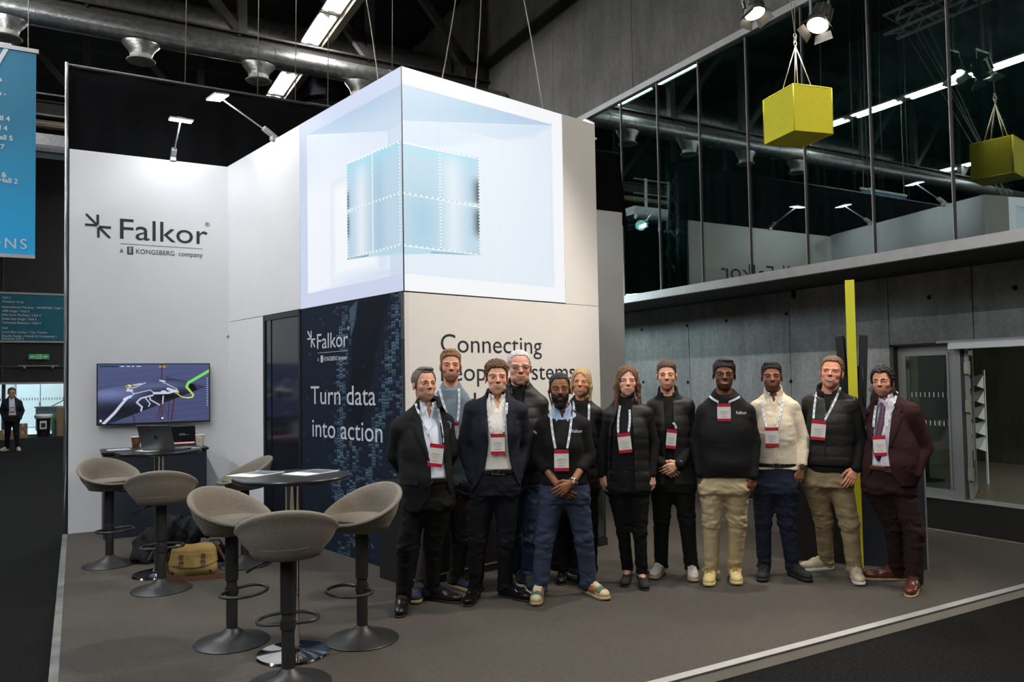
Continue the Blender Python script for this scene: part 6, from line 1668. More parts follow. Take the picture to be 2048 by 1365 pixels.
        if folds:
            n = wave_noise(X, Y, Z, 0.16, (0.8, 0.8, 1.0)); n2 = wave_noise(X + 1, Y, Z, 0.07, (0.5, 0.5, 1.6))
            G.v += (folds * (0.6 * n + 0.5 * n2 * np.abs(n))).astype(np.float32)
        if quilt: G.v -= (quilt * (np.abs(np.sin(Z * pi / 0.085)) ** 0.6 - 0.6)).astype(np.float32)
        if lap and opening:
            op = s.oplist(opening); zz = Z.ravel(); xl = np.interp(zz, op[0], op[1]); xr = np.interp(zz, op[0], op[2])
            ztop, zbut, wmax = lap
            lw = wmax * np.clip((zz - zbut) / (ztop - zbut), 0, 1) * np.where(zz > ztop - 0.03, 0.75, 1.0) * (zz > zbut) 
            e_ = 0.009; on = (lw > 0.004)[None, None, :]
            mk = np.clip((X - (xl - lw)[None, None, :]) / e_, 0, 1) * np.clip(((xr + lw)[None, None, :] - X) / e_, 0, 1) * np.clip((0.02 - Y) / e_, 0, 1) * np.clip((Z - zbut) / e_, 0, 1) * np.clip((ztop + 0.05 - Z) / e_, 0, 1) * on
            G.v -= (0.003 * mk).astype(np.float32)
        if opening:
            op = s.oplist(opening); zz = Z.ravel(); xl = np.interp(zz, op[0], op[1])[None, None, :]; xr = np.interp(zz, op[0], op[2])[None, None, :]
            cut = np.maximum(np.maximum(xl - X, X - xr), Y - 0.0) + 0 * G.v
            cut = np.maximum(cut, np.maximum(op[0][0] - (0.06 if lap else 0.0) - Z, Z - op[0][-1]))
            G.v = np.maximum(G.v, -cut).astype(np.float32)
        lim = ztop + 0.55 * (Y + 0.055); G.v = np.maximum(G.v, (Z - lim) * 0.85 + 0 * G.v).astype(np.float32)
        if extra: extra(G, X, Y, Z)
        me, _ = G.mesh(name, 1)
        s.fields.append(G)
        return s.P(name, me, m, label=label), G
    def lapels(s, m, opening, zt, zl, w):
        op = s.oplist(opening)
        for sg, ed in ((-1, op[1]), (1, op[2])):
            V = []; n = 22
            for i in range(n + 1):
                t = i / n; z = zl + (zt - zl) * t; x = float(np.interp(z, op[0], ed))
                if t < 0.72: lw = w * (0.10 + 0.90 * (t / 0.72) ** 0.85)
                elif t < 0.76: lw = w * 0.55
                else: lw = w * (0.80 - 0.35 * (t - 0.76) / 0.24)
                for j in range(5):
                    q = x + sg * lw * j / 4; yy = s.front(q - sg * 0.0, z); yi = s.front(x + sg * 0.006, z)
                    V.append((q, min(yy, yi + 0.02 * j / 4 + 0.01) - (0.0055 if j in (0, 4) else 0.008), z))
            A_ = np.array(V).reshape(n + 1, 5, 3)
            for _ in range(4): A_[1:-1, :, 1] = np.minimum(A_[1:-1, :, 1], 0.5 * A_[1:-1, :, 1] + 0.25 * (A_[:-2, :, 1] + A_[2:, :, 1]) + 0.001)
            V = [tuple(p) for p in A_.reshape(-1, 3)]
            F = [(i * 5 + j, i * 5 + j + 1, (i + 1) * 5 + j + 1, (i + 1) * 5 + j) for i in range(n) for j in range(4)]
            o = s.P('lapel', MB().quadmesh(V, F), m); md = o.modifiers.new('thickness', 'SOLIDIFY'); md.thickness = 0.004
    def oplist(s, op):
        rows = []
        for y, a, b in op: l, r = s.J((a, y, 0.1)), s.J((b, y, 0.1)); rows.append(((l[2] + r[2]) / 2, l[0], r[0]))
        rows.sort(); return [np.array(c) for c in zip(*rows)]

    def trousers(s, m, width=1.0, hem=0.06, zt=None, flare=0.0, folds=0.006):
        zt = zt if zt is not None else s.zc + 0.215
        P = s.prof; pts = [np.array([r[1] + sx * r[3], r[2] + sy * r[4] * 1.2, r[0]]) for r in P if r[0] < zt for sx in (-1, 1) for sy in (-1, 1)]
        for l in s.legs: pts += [l[1] - 0.1, l[1] + 0.1, l[2] - 0.11, l[2] + 0.11]
        lo = np.min(pts, 0) - 0.03; hi = np.max(pts, 0) + 0.03; lo[2] = hem - 0.02; hi[2] = zt + 0.03
        G = Grid.box(lo, hi, 0.0078 * s.res)
        G.loft([(r[0], r[1], r[2], r[3], r[4]) for r in P], 0.03, s.ty * 0.6, off=0.004, zr=(s.zc - 0.0, zt))
        G.ell((s.cr[0], 0.012, s.zc + 0.045), (0.085, 0.090, 0.075), 0.06)
        for hip, kn, an, ft, yaw in s.legs:
            w = width; a = np.array([an[0], an[1], hem - 0.01])
            thigh = np.array([hip[0], hip[1], hip[2] - 0.03])
            G.cone(thigh, kn, 0.100 * (0.5 + 0.5 * w), 0.070 * w, 0.05, fy=1.05)
            G.cone(kn, a + (an - a) * 0.3, 0.070 * w, (0.058 + flare) * w, 0.02, fy=1.05)
            G.cone(a + (an - a) * 0.3, a, (0.058 + flare) * w, (0.060 + flare) * w, 0.01, fy=1.1)
        X, Y, Z = G.pts((slice(None),) * 3)
        n = wave_noise(X, Y, Z, 0.20, (0.6, 0.6, 1.0)); n2 = wave_noise(X + 2, Y, Z, 0.075, (0.45, 0.45, 1.5))
        kz = (s.legs[0][1][2] + s.legs[1][1][2]) / 2
        amp = 0.35 + 0.9 * np.exp(-((Z - kz) / 0.10) ** 2) + 1.3 * np.exp(-((Z - hem) / 0.10) ** 2) + 0.7 * np.exp(-((Z - s.zc) / 0.09) ** 2)
        n3 = wave_noise(X * 0.9 + 5, Y, Z + 0.6 * np.abs(X), 0.055, (0.5, 0.5, 1.3))
        G.v += (folds * amp * (0.5 * n + 0.7 * n2 + 0.55 * n3 * (amp > 0.6))).astype(np.float32)
        G.v = np.maximum(G.v, (hem - Z) + 0 * G.v).astype(np.float32)
        me, _ = G.mesh('trousers', 1); s.fields.append(G)
        s.P('trousers', me, m)

    def shoes(s, kind, upm, solem, lacem=None, sc=1.0, toe=None):
        up, sole, lc = shoe_mesh(kind)
        for i, (hip, kn, an, ft, yaw) in enumerate(s.legs):
            u = up if i == 0 and not up.materials else up.copy(); u.materials.clear(); u.materials.append(upm)
            o = link('shoe', u, None, s.root); o.location = (ft[0] + 0.05 * sin(yaw), ft[1] - 0.05 * cos(yaw), 0.0); o.rotation_euler = (0, 0, yaw); o.scale = (sc, sc, sc)
            so = sole.copy(); so.materials.clear(); so.materials.append(solem); link('sole', so, None, o)
            if lc and lacem: l = lc.copy(); l.materials.clear(); l.materials.append(lacem); link('laces', l, None, o)
            if toe:
                for nm, key, fn, m in toe:
                    me = shoe_patch(kind, key, fn).copy(); me.materials.clear(); me.materials.append(m); link(nm, me, None, o)

    def strip(s, pts, w, m, name, th=0.0025, parent=None, off=0.004):
        """ribbon over the clothes through (x, z) points"""
        P3 = []
        for x, z in pts: P3.append(np.array([x, s.front(x, z) - off, z]))
        for i in range(1, len(P3) - 1): P3[i][1] = min(P3[i][1], (P3[i - 1][1] + P3[i + 1][1]) / 2)
        V = []; F = []
        for i, p in enumerate(P3):
            d = P3[min(i + 1, len(P3) - 1)] - P3[max(i - 1, 0)]; n = np.array([d[2], 0, -d[0]]); n /= np.linalg.norm(n) + 1e-9
            for a, b in ((-1, 0), (1, 0), (1, 1), (-1, 1)): V.append(p + n * a * w / 2 + np.array([0, b * th, 0]))
        for i in range(len(P3) - 1):
            for j in range(4): F.append((i * 4 + j, i * 4 + (j + 1) % 4, (i + 1) * 4 + (j + 1) % 4, (i + 1) * 4 + j))
        F += [(0, 1, 2, 3), tuple((len(P3) - 1) * 4 + j for j in (3, 2, 1, 0))]
        return s.P(name, MB().quadmesh(V, F), m, smooth=False, parent=parent), P3

    def lanyard(s, box, starts, rot=0.0, m=None, badge=True):
        """badge box in pixels (x0, y0, x1, y1); starts: neck pixels of the two straps"""
        a, b = s.J((box[0], box[1], 0.12)), s.J((box[2], box[3], 0.12))
        cx, cz = (a[0] + b[0]) / 2, (a[2] + b[2]) / 2; w, h = b[0] - a[0], a[2] - b[2]
        c, sn = cos(rot), sin(rot)
        for i, st in enumerate(starts):
            if st is None: continue
            p0 = s.J((st[0], st[1], 0.08)); sg = -1 if i == 0 else 1
            tx = cx + (sg * w * 0.40) * c + (h / 2 + 0.012) * -sn; tz = cz + (sg * w * 0.40) * sn + (h / 2 + 0.012) * c
            n = 12; pts = [(p0[0] + (tx - p0[0]) * t + 0.006 * sg * sin(pi * t), p0[2] + (tz - p0[2]) * t) for t in np.linspace(0, 1, n)]
            o, P3 = s.strip(pts, 0.0165, m or M_lany, 'lanyard_strap', off=0.009)
            mb = MB()
            for j in range(1, n - 1):
                if j % 2 == 0: continue
                p = P3[j]; q = P3[j + 1]; d = (q - p) * 0.75; nn = np.array([d[2], 0, -d[0]]); nn /= np.linalg.norm(nn); wv = nn * 0.0022
                f = np.array([0, -0.0016, 0]); mb.quadmesh([p + wv + f, p - wv + f, p + d - wv + f, p + d + wv + f], [(0, 1, 2, 3)])
                p = P3[j] - d * 0.35; e = nn * 0.0042; d2 = d * 0.25; mb.quadmesh([p + e + f, p - e + f, p + d2 - e + f, p + d2 + e + f], [(0, 1, 2, 3)])
            if m is None: s.P('lanyard_print', mb, M_blue, smooth=False, parent=o)['kind'] = 'stuff'
            e = P3[-1]; s.P('lanyard_clip', MB().tube([tuple(e), (e[0] + sn * 0.012, e[1] - 0.002, e[2] - 0.018)], 0.0035, 6), M_chrome, parent=o)
        if not badge: return
        yf = min(s.front(cx + dx, cz + dz) for dx in (-w * .45, 0, w * .45) for dz in (-h * .45, 0, h * .45)) - 0.006
        M4 = Matrix.Translation((cx, yf, cz)) @ Matrix.Rotation(-rot, 4, 'Y')
        o = s.P('badge', MB().box((-w / 2, -0.0015, -h / 2), (w / 2, 0.0015, h / 2), M4), M_badge, smooth=False)
        s.P('badge_header', MB().box((-w / 2, -0.0022, h * 0.33), (w / 2, -0.0014, h / 2), M4), M_red, smooth=False, parent=o)
        s.P('badge_footer', MB().box((-w / 2, -0.0022, -h / 2), (w / 2, -0.0014, -h * 0.345), M4), M_red, smooth=False, parent=o)
        mb = MB()
        for zz, ww in ((0.06, 0.30), (-0.02, 0.36), (-0.08, 0.2), (-0.14, 0.22), (-0.24, 0.24)): mb.box((-w * ww, -0.0021, h * zz - 0.0006 - (0.001 if zz in (0.06, -0.24) else 0)), (w * ww, -0.0014, h * zz + 0.0006), M4)
        s.P('badge_writing', mb, M_ink, smooth=False, parent=o)['kind'] = 'stuff'

    def collar(s, m, w=0.074, drop=0.05, gap=0.012, zo=0.014, x=None):
        nb = s.nb; x = nb[0] if x is None else x; z = nb[2] + zo
        # stand around the neck
        mb = MB(); n = 18; V = []
        for i in range(n + 1):
            a = radians(-62) + radians(304) * i / n - pi / 2 + radians(28) + radians(0)
            a = -pi / 2 + radians(22) + radians(316) * i / n
            for rr, zz in ((0.066, -0.005), (0.062, 0.042 - 0.010 * (sin(a) < -0.3)), (0.070, 0.040 - 0.010 * (sin(a) < -0.3)), (0.080, -0.008)):
                V.append((x + rr * cos(a), 0.028 + rr * sin(a) * 1.0, z + zz + 0.55 * (0.028 + rr * sin(a) + 0.055)))
        F = [(i * 4 + j, (i + 1) * 4 + j, (i + 1) * 4 + (j + 1) % 4, i * 4 + (j + 1) % 4) for i in range(n) for j in range(4)]
        s.P('collar_stand', MB().quadmesh(V, F), m)
        for sg in (-1, 1):
            pts = [(gap * 0.6, 0.008), (0.060, 0.062), (w * 0.98, 0.020), (w * 0.62, -drop), (gap + 0.012, -0.012)]
            V = []
            for i, (px, pz) in enumerate(pts):
                yy = s.front(x + sg * px, z + pz) if i != 1 else -0.02
                V.append((x + sg * px, min(yy, 0.0 if i != 1 else -0.005) - 0.008, z + pz))
            V2 = [(a, b + 0.005, c) for a, b, c in V]; n = 5
            s.P('collar_flap', MB().quadmesh(V + V2, [tuple(range(n)), tuple(range(n, 2 * n))[::-1]] + [(i, (i + 1) % n, (i + 1) % n + n, i + n) for i in range(n)]), m, smooth=False)

    def stand_collar(s, m, r=0.074, h=0.06, open_deg=50):
        nb = s.nb; n = 22; V = []
        for i in range(n + 1):
            a = -pi / 2 + radians(open_deg / 2) + radians(360 - open_deg) * i / n; fb = (1 - sin(a)) / 2
            for rr, zz in ((r, -0.03), (r * 0.95, h * (1 - 0.25 * fb)), (r * 1.07, h * (1 - 0.25 * fb)), (r * 1.22, -0.03)): V.append((nb[0] + rr * cos(a), 0.026 + rr * sin(a), nb[2] + zz + 0.45 * (0.026 + rr * sin(a) + 0.055)))
        F = [(i * 4 + j, (i + 1) * 4 + j, (i + 1) * 4 + (j + 1) % 4, i * 4 + (j + 1) % 4) for i in range(n) for j in range(4)] + [(0, 1, 2, 3), tuple(n * 4 + j for j in (3, 2, 1, 0))]
        s.P('stand_collar', MB().quadmesh(V, F), m)

    def belt(s, m, z, buckle=None, bx=None):
        P = s.prof
        lo = np.array([min(r[1] - r[3] for r in P) - 0.04, -0.22, z - 0.04]); hi = np.array([max(r[1] + r[3] for r in P) + 0.04, 0.25, z + 0.04])
        G = Grid.box(lo, hi, 0.006)
        G.loft(P, 0.02, s.ty * 0.6, off=0.014, zr=(z - 0.019, z + 0.019), flat=True)
        me, _ = G.mesh('belt', 1); s.fields.append(G); o = s.P('belt', me, m)
        if buckle:
            x = bx if bx is not None else s.cr[0]; y = s.front(x, z) - 0.004
            s.P('belt_buckle', MB().bar((x - 0.022, y, z - 0.017), (x - 0.022, y, z + 0.017), 0.006, 0.005).bar((x + 0.022, y, z - 0.017), (x + 0.022, y, z + 0.017), 0.006, 0.005).bar((x - 0.022, y, z + 0.017), (x + 0.022, y, z + 0.017), 0.005, 0.006).bar((x - 0.022, y, z - 0.017), (x + 0.022, y, z - 0.017), 0.005, 0.006), buckle, smooth=False, parent=o)

    def buttons(s, x0, z0, x1, z1, n, m, r=0.0055):
        for i in range(n):
            t = i / max(1, n - 1); x, z = x0 + (x1 - x0) * t, z0 + (z1 - z0) * t; y = s.front(x, z)
            s.P('button', MB().tube([(x, y - 0.003, z), (x, y + 0.002, z)], r, 10), m, smooth=False)

    def glasses(s, m, z=0.515, r=0.078, rz=0.062, lens=True):
        H, ho, Rm = s.H, s.ho, s.Rm; wsc = s.k.get('hwide', 1.0); hp = lambda x, y, z: tuple(ho + Rm @ (np.array([x * wsc, y, z]) * H))
        mb = MB()
        for sg in (-1, 1):
            ring = [hp(sg * 0.137 + r * cos(t), -0.425 + 0.35 * (abs(r * cos(t) + 0.137) - 0.10) ** 2, z + rz * sin(t) - 0.006 * (sin(t) < 0)) for t in np.linspace(0, 2 * pi, 22, endpoint=False)]
            mb.tube(ring, 0.0085 * H, 6, closed=True)
            mb.tube([hp(sg * (0.137 + r), -0.405, z + 0.02), hp(sg * 0.325, -0.30, z + 0.02), hp(sg * 0.345, 0.04, z + 0.01)], 0.007 * H, 6)
        mb.tube([hp(-0.062, -0.430, z + 0.02), hp(0, -0.440, z + 0.028), hp(0.062, -0.430, z + 0.02)], 0.008 * H, 6)
        g = s.P('glasses', mb, m)
        if lens:
            for sg in (-1, 1):
                V = [hp(sg * 0.137 + r * 0.95 * cos(t), -0.422, z + rz * 0.95 * sin(t)) for t in np.linspace(0, 2 * pi, 22, endpoint=False)]
                s.P('lens', MB().quadmesh(V, [tuple(range(22))]), M_lensclear, smooth=False, parent=g)

    def watch(s, side, strap, dial, rad=0.034, t=0.04):
        sh, el, wr = s.arms[side]; d = wr - el; d = d / np.linalg.norm(d); c = wr - d * t
        u = np.cross(d, [0, 1, 0]); u /= np.linalg.norm(u); v = np.cross(d, u)
        mb = MB().tube([tuple(c + (u * cos(a) + v * sin(a)) * rad) for a in np.linspace(0, 2 * pi, 20, endpoint=False)], 0.008, 6, closed=True)
        o = s.P('wrist_watch', mb, strap)
        f = c + np.array([0, -1, 0.1]) * (rad + 0.004); n = np.array([0, -1, 0.15]); n /= np.linalg.norm(n)
        s.P('watch_case', MB().tube([tuple(f - n * 0.004), tuple(f + n * 0.007)], 0.019, 18), strap, smooth=False, parent=o)
        s.P('watch_dial', MB().tube([tuple(f + n * 0.006), tuple(f + n * 0.0085)], 0.014, 18), dial, smooth=False, parent=o)

    def chest_text(s, body, px, py, size, m=None):
        p = s.J((px, py, 0.12)); me = text_mesh(body, size, extrude=0.0006, weight=0.0008)
        w = max(v.co.x for v in me.vertices)
        y = min(s.front(p[0] + w * t, p[2] + size * q) for t in (0, 0.25, 0.5, 0.75, 1) for q in (0, 0.7)) - 0.004
        o = link('chest_lettering', me, m or M_inkw, s.root); o.location = (p[0], y, p[2])
    def clothes(s): s.k['wear'](s)
    def extras(s): pass

M_lensclear = glass_mat('spectacle_lens', (0.93, 0.94, 0.95), 0.02, 0.3)
# ------------------------------------------------------------------ the group
C_black = cloth('black_wool', (22, 22, 23), bump=0.3)
C_knit = cloth('black_knit', (16, 16, 17), bump=0.4, bs=400)
C_navy = cloth('navy_wool', (27, 29, 40), bump=0.3)
C_vest = cloth('quilted_charcoal', (40, 38, 36), rough=0.5, bump=0.3, bs=120)
C_vest2 = cloth('quilted_dark_olive', (34, 33, 29), rough=0.5, bump=0.3, bs=120)
C_white = cloth('white_shirting', (222, 216, 206), bump=0.2)
C_pale = cloth('pale_blue_shirting', (205, 211, 226), bump=0.2)
C_denimlt = cloth('chambray', (150, 168, 195), bump=0.3)
C_slate = cloth('slate_blue_sweater', (104, 118, 128), bump=0.4, bs=350)
C_char = cloth('charcoal_trousers', (42, 38, 37))
C_blkt = cloth('black_trousers', (20, 18, 18))
C_navt = cloth('midnight_trousers', (20, 21, 27))
C_navg = cloth('navy_glossy_trousers', (32, 42, 62), rough=0.5)
C_blue = cloth('blue_chinos', (54, 62, 82), nz=0.12)
C_beige = cloth('beige_chinos', (196, 176, 138), nz=0.06)
C_khaki = cloth('khaki_chinos', (150, 132, 100), nz=0.06)
C_jean = cloth('dark_jeans', (36, 42, 58), nz=0.25)
C_burg = cloth('burgundy_wool', (50, 25, 26), bump=0.3)
C_burgt = cloth('burgundy_trousers', (40, 21, 22), bump=0.3)
C_check = cloth('lilac_check_shirting', (206, 196, 204), nz=0.15)
C_white2 = cloth('cream_shirting', (214, 200, 176), bump=0.25)
M_brownlea = mat('brown_leather', lin((92, 44, 34)), 0.32, noise=0.2, nscale=25, bump=0.08, bscale=60)
M_rubber = mat('black_rubber', (0.012, 0.012, 0.012), 0.6, noise=0.1)
M_soleW = mat('white_sole', (0.66, 0.63, 0.55), 0.6, noise=0.06)
M_soleT = mat('tan_sole', (0.42, 0.30, 0.17), 0.6, noise=0.06)
M_lace = mat('pale_lace', (0.62, 0.56, 0.42), 0.8, noise=0.05)
M_blklace = mat('black_lace', (0.015, 0.015, 0.015), 0.7, noise=0.05)
M_frameblk = mat('spectacle_frame', (0.02, 0.016, 0.015), 0.3, noise=0.05)
M_zip = mat('zip_metal', (0.30, 0.29, 0.28), 0.35, 0.8, noise=0.05)

def z_of(s, py, px=None): return s.J((px if px is not None else s.k['head'][0], py, 0.05))[2]
def suit(shirt, jacket, trousers, opening, hem_y, belt_y, vopen, lap_bot, leather=M_leather, buckle=M_gold, tw=1.0, hem=0.05, shirt_arms='cap', hoff=0.022, lapw=0.075):
    def f(s):
        zb = z_of(s, belt_y)
        s.trousers(trousers, tw, hem, zt=zb + 0.015)
        nb = s.nb
        s.garment('shirt', shirt, 0.004, (zb - 0.03, nb[2] + 0.022), arms='cap', aoff=-0.018, opening=vopen, folds=0.003)
        s.belt(leather, zb, buckle)
        s.collar(shirt)
        mid = [s.J((vopen[-1][1], vopen[-1][0] + 8, 0.1)), s.J((opening[4][1] * 0.5 + opening[4][2] * 0.5, belt_y - 8, 0.1))]
        s.buttons(mid[0][0], mid[0][2], mid[1][0], mid[1][2], 5, M_paper, 0.0045)
        zt = z_of(s, opening[0][0]); zl = z_of(s, lap_bot)
        s.garment('jacket', jacket, hoff, (z_of(s, hem_y), nb[2] + 0.012), arms=0.97, aoff=0.010, opening=opening, lap=(zt - 0.01, zl, lapw), folds=0.006, hem_flare=0.012)
        s.lapels(jacket, opening, zt - 0.045, zl, lapw + 0.005)
    return f

# 1 grey-haired man in a dark suit
def wear1(s):
    suit(C_pale, C_black, C_blkt, [(800, 838, 871), (822, 840, 877), (875, 849, 883), (922, 861, 888), (955, 862, 892), (990, 861, 899), (1023, 838, 912)], 1023, 959, [(806, 850, 868), (838, 859, 860)], 925, hem=0.035, tw=1.0)(s)
    s.lanyard((857, 888, 886, 933), [(831, 808), (876, 818)], rot=-0.14)
    for xa, xb, py in ((802, 836, 962),): q0, q1 = s.J((xa, py, .1)), s.J((xb, py + 2, .1)); s.strip([(q0[0] + (q1[0] - q0[0]) * t, q0[2] + (q1[2] - q0[2]) * t) for t in np.linspace(0, 1, 5)], 0.04, C_black, 'pocket_flap', th=0.006)
    p = s.J((898, 850, 0.1)); y = s.front(p[0], p[2])
    s.P('pocket_square', MB().quadmesh([(p[0] - 0.02, y - 0.006, p[2] - 0.03), (p[0] + 0.018, y - 0.006, p[2] - 0.034), (p[0] + 0.022, y - 0.010, p[2] + 0.012), (p[0] + 0.004, y - 0.012, p[2] + 0.03), (p[0] - 0.018, y - 0.010, p[2] + 0.018)], [(0, 1, 2, 3, 4)]), mat('patterned_silk', (0.30, 0.32, 0.42), 0.6, noise=0.9, nscale=90), smooth=False)
    s.shoes('dress', M_leather, M_rubber, M_blklace, 1.06)
Person('grey-haired smiling man in dark suit and pale blue shirt, leftmost of the group', (835, 1222), head=(850, 733, 803), hyaw=24, hpitch=-2, skull=0.95, hwide=1.03, jaw=1.08,
       neck=(857, 822), sh=((783, 838), (905, 828)), el=((789, 912, -0.06), (903, 905, -0.04)), wr=((822, 962, -0.17), (872, 965, -0.17)), crotch=(858, 1017), tyaw=14, belly=0.02, waistw=0.17, hipw=0.175,
       kn=((812, 1100), (866, 1092)), ft=((807, 1216, -6), (864, 1200, 58)), skin=(206, 152, 124), haircol=(104, 94, 84), hairstyle='swept', htop=0.035, hside=0.03, hairline=0.05, recede=0.10, hnoise=(0.009, 0.11), smile=1.0, teeth=0.9, beard=((150, 128, 112), 0.45, 0.0), eyeopen=0.65, wear=wear1)

# 2 tall bearded man in a slate sweater
def wear2(s):
    s.trousers(C_char, 1.05, 0.05, zt=s.zc + 0.2)
    s.garment('sweater', C_slate, 0.010, (s.zc + 0.06, s.nb[2] + 0.012), arms=0.98, aoff=0.004, folds=0.004)
    s.lanyard((897, 845, 918, 884), [(879, 778), (918, 778)])
    s.shoes('runner', mat('navy_mesh_shoe', lin((44, 48, 72)), 0.8, noise=0.2, nscale=80), M_soleT, M_blklace, 1.06)
Person('tall bearded man in slate blue sweater, behind the two front suits', (880, 1190), head=(902, 697, 764), hyaw=2, skull=0.95, neck=(902, 783), sh=((861, 797), (948, 797)), el=((858, 880, -0.03), (950, 880, -0.03)), wr=((868, 948, 0.0), (935, 955, 0.04)),
       crotch=(893, 985), kn=((861, 1085), (921, 1078)), ft=((843, 1192, -12), (912, 1176, 40)), hands=[None, dict(dir=(-0.1, -0.1, -1), curl=0.6)],
       skin=(208, 152, 124), haircol=(128, 92, 58), hairstyle='quiff', htop=0.06, hside=0.014, hnoise=(0.008, 0.10), beard=((132, 92, 62), 0.7, 0.02), smile=0.35, eyeopen=0.6, jaw=1.08, wear=wear2)

# 3 man in open navy blazer
def wear3(s):
    suit(C_white, C_navy, C_navt, [(786, 974, 1012), (803, 973, 1012), (844, 975, 1013), (885, 977, 1015), (915, 973, 1018), (940, 969, 1024), (965, 957, 1034), (992, 940, 1050)], 992, 942, [(790, 984, 1006), (820, 995, 996)], 905, hem=0.055, tw=0.98)(s)
    s.lanyard((981, 868, 1010, 909), [(972, 806), (1014, 806)])
    s.shoes('dress', mat('patent_black', (0.008, 0.008, 0.009), 0.10, noise=0.05), M_rubber, None, 1.04)
Person('curly-haired man in open navy blazer and white shirt, hands in pockets', (978, 1208), head=(994, 717, 790), hyaw=5, skull=0.93, neck=(995, 806), sh=((930, 802), (1052, 804)), el=((928, 893, -0.02), (1050, 893, -0.07)), wr=((946, 958, 0.05), (1034, 957, 0.02)),
       crotch=(991, 988), kn=((955, 1085), (1013, 1085)), ft=((951, 1196, -14), (1010, 1193, 48)), skin=(224, 166, 138), haircol=(96, 68, 44), hairstyle='curly', htop=0.075, hside=0.03, hnoise=(0.020, 0.085), smile=0.8, teeth=0.5, eyeopen=0.75, jaw=1.05, wear=wear3)

# 4 tall white-haired man in a puffer jacket
def wear4(s):
    s.trousers(C_navg, 1.08, 0.05, folds=0.009)
    s.garment('t_shirt', C_knit, 0.004, (s.zc + 0.1, s.nb[2] + 0.010), arms='cap', aoff=-0.02)
    s.garment('puffer_jacket', C_vest, 0.028, (s.zc + 0.04, s.nb[2] + 0.0), arms=0.98, aoff=0.018, quilt=0.0045, opening=[(768, 1022, 1050), (782, 1024, 1050), (830, 1030, 1046), (990, 1030, 1046)])
    s.stand_collar(C_vest, 0.085, 0.045, 95)
    s.lanyard((1026, 800, 1046, 838), [(1021, 772), None], m=M_blklace, badge=False)
    s.glasses(M_frameblk, r=0.074, rz=0.048)
    s.shoes('runner', mat('black_mesh_shoe', (0.014, 0.014, 0.015), 0.8, noise=0.2, nscale=60), M_soleW, M_blklace, 1.05)
Person('tall white-haired man with glasses in charcoal puffer jacket, at the back', (1056, 1172), head=(1039, 698, 771), hyaw=6, hpitch=2, skull=0.965, hwide=1.04, jaw=1.15, neckr=0.062, neck=(1037, 780), sh=((984, 793), (1092, 793)), el=((985, 880, -0.04), (1086, 880, -0.03)), wr=((1000, 950, 0.0), (1078, 950, 0.0)),
       crotch=(1045, 975), kn=((1024, 1078), (1064, 1078)), ft=((1042, 1162, 4), (1057, 1176, 12)), belly=0.03, waistw=0.175, skin=(216, 158, 134), haircol=(196, 194, 190), hairstyle='short', htop=0.022, hside=0.016, hairline=0.06, recede=0.06, hnoise=(0.006, 0.08), smile=0.6, eyeopen=0.6, wear=wear4)

# 5 bearded man with crossed hands
def wear5(s):
    s.trousers(C_blue, 1.06, 0.045, zt=s.zc + 0.2, folds=0.007)
    s.garment('collar_shirt', C_denimlt, 0.002, (s.zs - 0.1, s.nb[2] + 0.018), arms='cap', aoff=-0.02, opening=[(822, 1119, 1130), (838, 1124, 1125)])
    s.garment('sweater', C_knit, 0.012, (z_of(s, 968), s.nb[2] - 0.03), arms=0.72, aoff=0.006, folds=0.004)
    s.collar(C_denimlt, 0.07, 0.045, zo=-0.005)
    s.lanyard((1108, 900, 1138, 942), [(1101, 822), (1144, 820)])
    s.chest_text('Falkor', 1143, 866, 0.032)
    st_ = star(s.root, 0, 0, 0.014, M_inkw); p = s.J((1070, 866, 0.1)); st_.location = (p[0], s.front(p[0], p[2]) - 0.004, p[2])
    s.watch(1, M_chrome, mat('pink_dial', (0.55, 0.28, 0.22), 0.3, noise=0.1), 0.031, 0.015)
    s.shoes('sneaker', mat('cream_suede_shoe', lin((196, 176, 140)), 0.85, noise=0.15, nscale=40), M_soleT, M_lace, 1.0, toe=[('toe_patch', 'p5_toe', lambda X, Y, Z: np.maximum(np.maximum(Y + 0.085 + 0 * X, -0.150 - Y), 0.050 - Z), mat('green_suede', lin((70, 100, 84)), 0.85, noise=0.1)), ('side_patch', 'p5_side', lambda X, Y, Z: np.maximum(np.maximum(Y - 0.02 + 0 * X, -0.085 - Y), 0.028 - np.abs(X) + 0 * Z), mat('rust_suede', lin((150, 92, 50)), 0.85, noise=0.1)), ('heel_patch', 'p5_heel', lambda X, Y, Z: np.maximum(np.maximum(0.022 - Y + 0 * X, Y - 0.075), 0.02 - Z + 0.0 * Y), mat('maroon_suede', lin((110, 36, 40)), 0.85, noise=0.1))])
Person('dark-bearded man in black sweater and blue trousers, hands crossed in front', (1126, 1200), head=(1120, 744, 811), hyaw=3, hpitch=2, skull=0.955, neck=(1124, 830), sh=((1070, 838), (1179, 834)), el=((1074, 912, 0.0), (1178, 912, 0.0)), wr=((1113, 968, 0.15), (1145, 966, 0.19)),
       crotch=(1129, 1003), kn=((1089, 1082), (1168, 1078)), ft=((1079, 1196, -6), (1179, 1188, 32)), hands=[dict(dir=(0.72, -0.10, -0.66), palm=(0.1, 1, 0), thumb=(0.5, 0, 1), curl=0.55), dict(dir=(-0.80, -0.05, -0.50), palm=(0, 1, -0.1), thumb=(-0.4, 0, 1), curl=0.5)],
       skin=(138, 90, 62), haircol=(16, 14, 14), hairstyle='short', htop=0.03, hside=0.016, hairline=0.05, recede=0.05, hnoise=(0.006, 0.07), fullbeard=True, beard=((18, 14, 13), 0.9, 0.04), smile=0.1, eyeopen=0.9, browt=1.35, lips=(120, 66, 58), wear=wear5)

